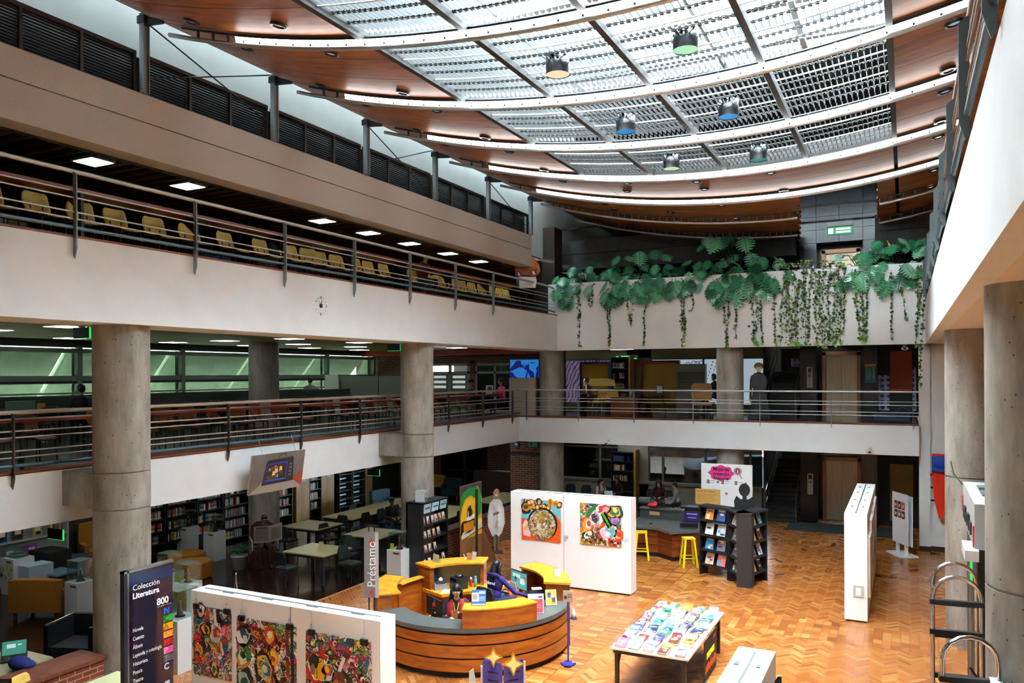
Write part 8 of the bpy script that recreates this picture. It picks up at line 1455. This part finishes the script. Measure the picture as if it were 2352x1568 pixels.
tag(MB().tube([(0, 0, 0), (-.03, 0, .25), (-.1, 0, .5)], [.02, .018, .01], 6).ell((-.05, 0, .35), (.03, .02, .06), 6, 5).out('yellow_shoot', mat('B8C832', .5), None, tuple(oy(2047, 590, PYY))), 'bright yellow-green shoot rising near the right end of the planter', 'shoot')
def ivy(lab, strands, dens=1., greens=('2E5A28', '1E4420', '48702E', '6A8A3A', '173818')):
    b = MB(); s = MB(); first = strands[0]; p0 = oy(first[0], first[1], YB); t = E('hanging_ivy', lab, 'ivy', (p0.x, YB-.03, p0.z), 0, 'hanging ivy')
    for (u0, v0, u1, v1, wd) in strands:
        a = oy(u0, v0, YB)-p0; c = oy(u1, v1, YB)-p0; L = (a-c).length; n = max(3, int(L*26*dens*max(1, wd*9))); ph = rnd.uniform(0, 6); am = .04*rnd.random()
        pth = [a+(c-a)*(i/10)+V((am*sin(i*.9+ph), 0, 0)) for i in range(11)]
        s.c('5A4A2A').tube([(q.x, -.01, q.z) for q in pth], .005, 4)
        for i in range(n):
            f = rnd.random(); q = a+(c-a)*f+V((am*sin(f*9+ph)+rnd.gauss(0, .5)*wd, -.02-rnd.random()*.09, rnd.uniform(-.02, .02))); r = rnd.uniform(.026, .05)*(1.25 if f > .93 else 1); an = rnd.uniform(-.8, .8); b.c(rnd.choice(greens) if f < .93 else rnd.choice(['6AA03A', '3E8A34', '8AB84A']))
            ax = V((cos(an), rnd.uniform(-.4, .4), sin(an))); ay = V((-sin(an), rnd.uniform(-.7, .2), cos(an)))
            b.add([q+ax*x*r+ay*z*r for x, z in ((0, -1), (.5, -.35), (1, .1), (.45, .35), (0, .8), (-.45, .35), (-1, .1), (-.5, -.35))], [(0, 1, 2, 3, 4, 5, 6, 7)])
    b.out('leaves', LC, t); s.out('vines', vcol(.6, 'stem_colours'), t)
ivs = [([(1333, 665, 1333, 795, .05), (1330, 680, 1331, 740, .06)], 'thin strand with sparse leaves near the left end'), ([(1352, 660, 1358, 705, .07), (1362, 650, 1362, 700, .05)], 'short tuft near the left end'), ([(1403, 690, 1401, 795, .03), (1396, 690, 1404, 790, .02)], 'thin strand third from the left end'), ([(1452, 665, 1448, 735, .1), (1440, 680, 1452, 750, .05)], 'short bushy strand under the arching leaves'), ([(1483, 690, 1480, 795, .03)], 'thin straight strand left of the middle'), ([(1566, 640, 1570, 795, .06), (1573, 650, 1574, 790, .05)], 'full length strand left of the column'), ([(1596, 650, 1590, 715, .03)], 'short thin strand right of the full one'), ([(1662, 670, 1672, 800, .04), (1676, 690, 1668, 800, .04), (1690, 690, 1692, 780, .03)], 'pair of strands above the concrete column'), ([(1727, 680, 1735, 795, .1), (1740, 680, 1737, 790, .09), (1748, 690, 1752, 792, .03)], 'thick strand right of the tallest plant'), ([(1778, 640, 1782, 795, .05), (1800, 630, 1792, 795, .06)], 'strand at the left edge of the thick curtain'), ([(1812, 620, 1818, 795, .16), (1824, 620, 1828, 795, .18), (1836, 640, 1826, 795, .1), (1806, 620, 1806, 760, .1)], 'dense dark trunk of the thick curtain'), ([(1845, 615, 1852, 795, .1), (1862, 620, 1855, 800, .06), (1853, 620, 1843, 740, .08)], 'loose strands in the thick curtain'), ([(1872, 615, 1876, 795, .1), (1890, 615, 1893, 800, .16), (1880, 620, 1889, 790, .12)], 'dense strands right of the curtain middle'), ([(1905, 615, 1903, 790, .06), (1918, 615, 1913, 795, .16), (1926, 610, 1920, 790, .1)], 'dense strands at the right of the curtain'), ([(1940, 615, 1938, 770, .04), (1933, 640, 1930, 795, .05)], 'thin strand ending the curtain'), ([(1962, 620, 1975, 785, .05), (1985, 620, 1982, 790, .11), (1978, 640, 1986, 785, .1), (1992, 640, 1990, 780, .03)], 'double trunk under the right plants'), ([(2047, 620, 2048, 780, .025)], 'very thin strand right of the double trunk'), ([(2068, 610, 2070, 680, .06), (2070, 660, 2082, 735, .02)], 'short strand with a curved end'), ([(2108, 610, 2105, 800, .03), (2112, 610, 2110, 740, .07), (2122, 690, 2112, 890, .04)], 'long strand at the right corner falling past the edge'), ([(1800, 606, 1940, 606, .12), (1790, 612, 1945, 612, .1), (1830, 600, 1900, 601, .1)], 'leafy mat along the top of the wall in front of the lift')]
for st, lab in ivs: ivy('hanging ivy, '+lab, st)
# ------------------------------------------------------------ countable pieces become parts of their own
def split_parts(o, name):
    me = o.data; n = len(me.vertices); par = list(range(n))
    def find(a):
        while par[a] != a: par[a] = par[par[a]]; a = par[a]
        return a
    for p in me.polygons:
        v = p.vertices; r0 = find(v[0])
        for q in v[1:]: par[find(q)] = r0
    isl = {}
    for p in me.polygons: isl.setdefault(find(p.vertices[0]), []).append(p)
    if len(isl) < 2: o.name = name; return
    for ps in isl.values():
        ids = {}; vs = []; fs = []
        for p in ps:
            f = []
            for q in p.vertices:
                if q not in ids: ids[q] = len(vs); vs.append(tuple(me.vertices[q].co))
                f.append(ids[q])
            fs.append(f)
        m2 = bpy.data.meshes.new(name); m2.from_pydata(vs, [], fs)
        for mt_ in me.materials: m2.materials.append(mt_)
        for a, p in zip(m2.polygons, ps): a.material_index = p.material_index; a.use_smooth = p.use_smooth
        if 'col' in me.color_attributes:
            ca = me.color_attributes['col']; cb_ = m2.color_attributes.new('col', 'FLOAT_COLOR', 'CORNER')
            for a, p in zip(m2.polygons, ps):
                for i, j in zip(a.loop_indices, p.loop_indices): cb_.data[i].color = ca.data[j].color
        d = link(name, m2, o.parent); d.matrix_local = o.matrix_local.copy()
    bpy.data.objects.remove(o)
PL = {'legs': 'leg', 'posts': 'post', 'poles': 'pole', 'straps': 'strap', 'back_tubes': 'back_tube', 'biography_cards': 'card'}
for o in list(C.objects):
    s = o.name.split('.')[0]
    if s in PL and o.parent and o.type == 'MESH' and not kids(o): split_parts(o, PL[s])
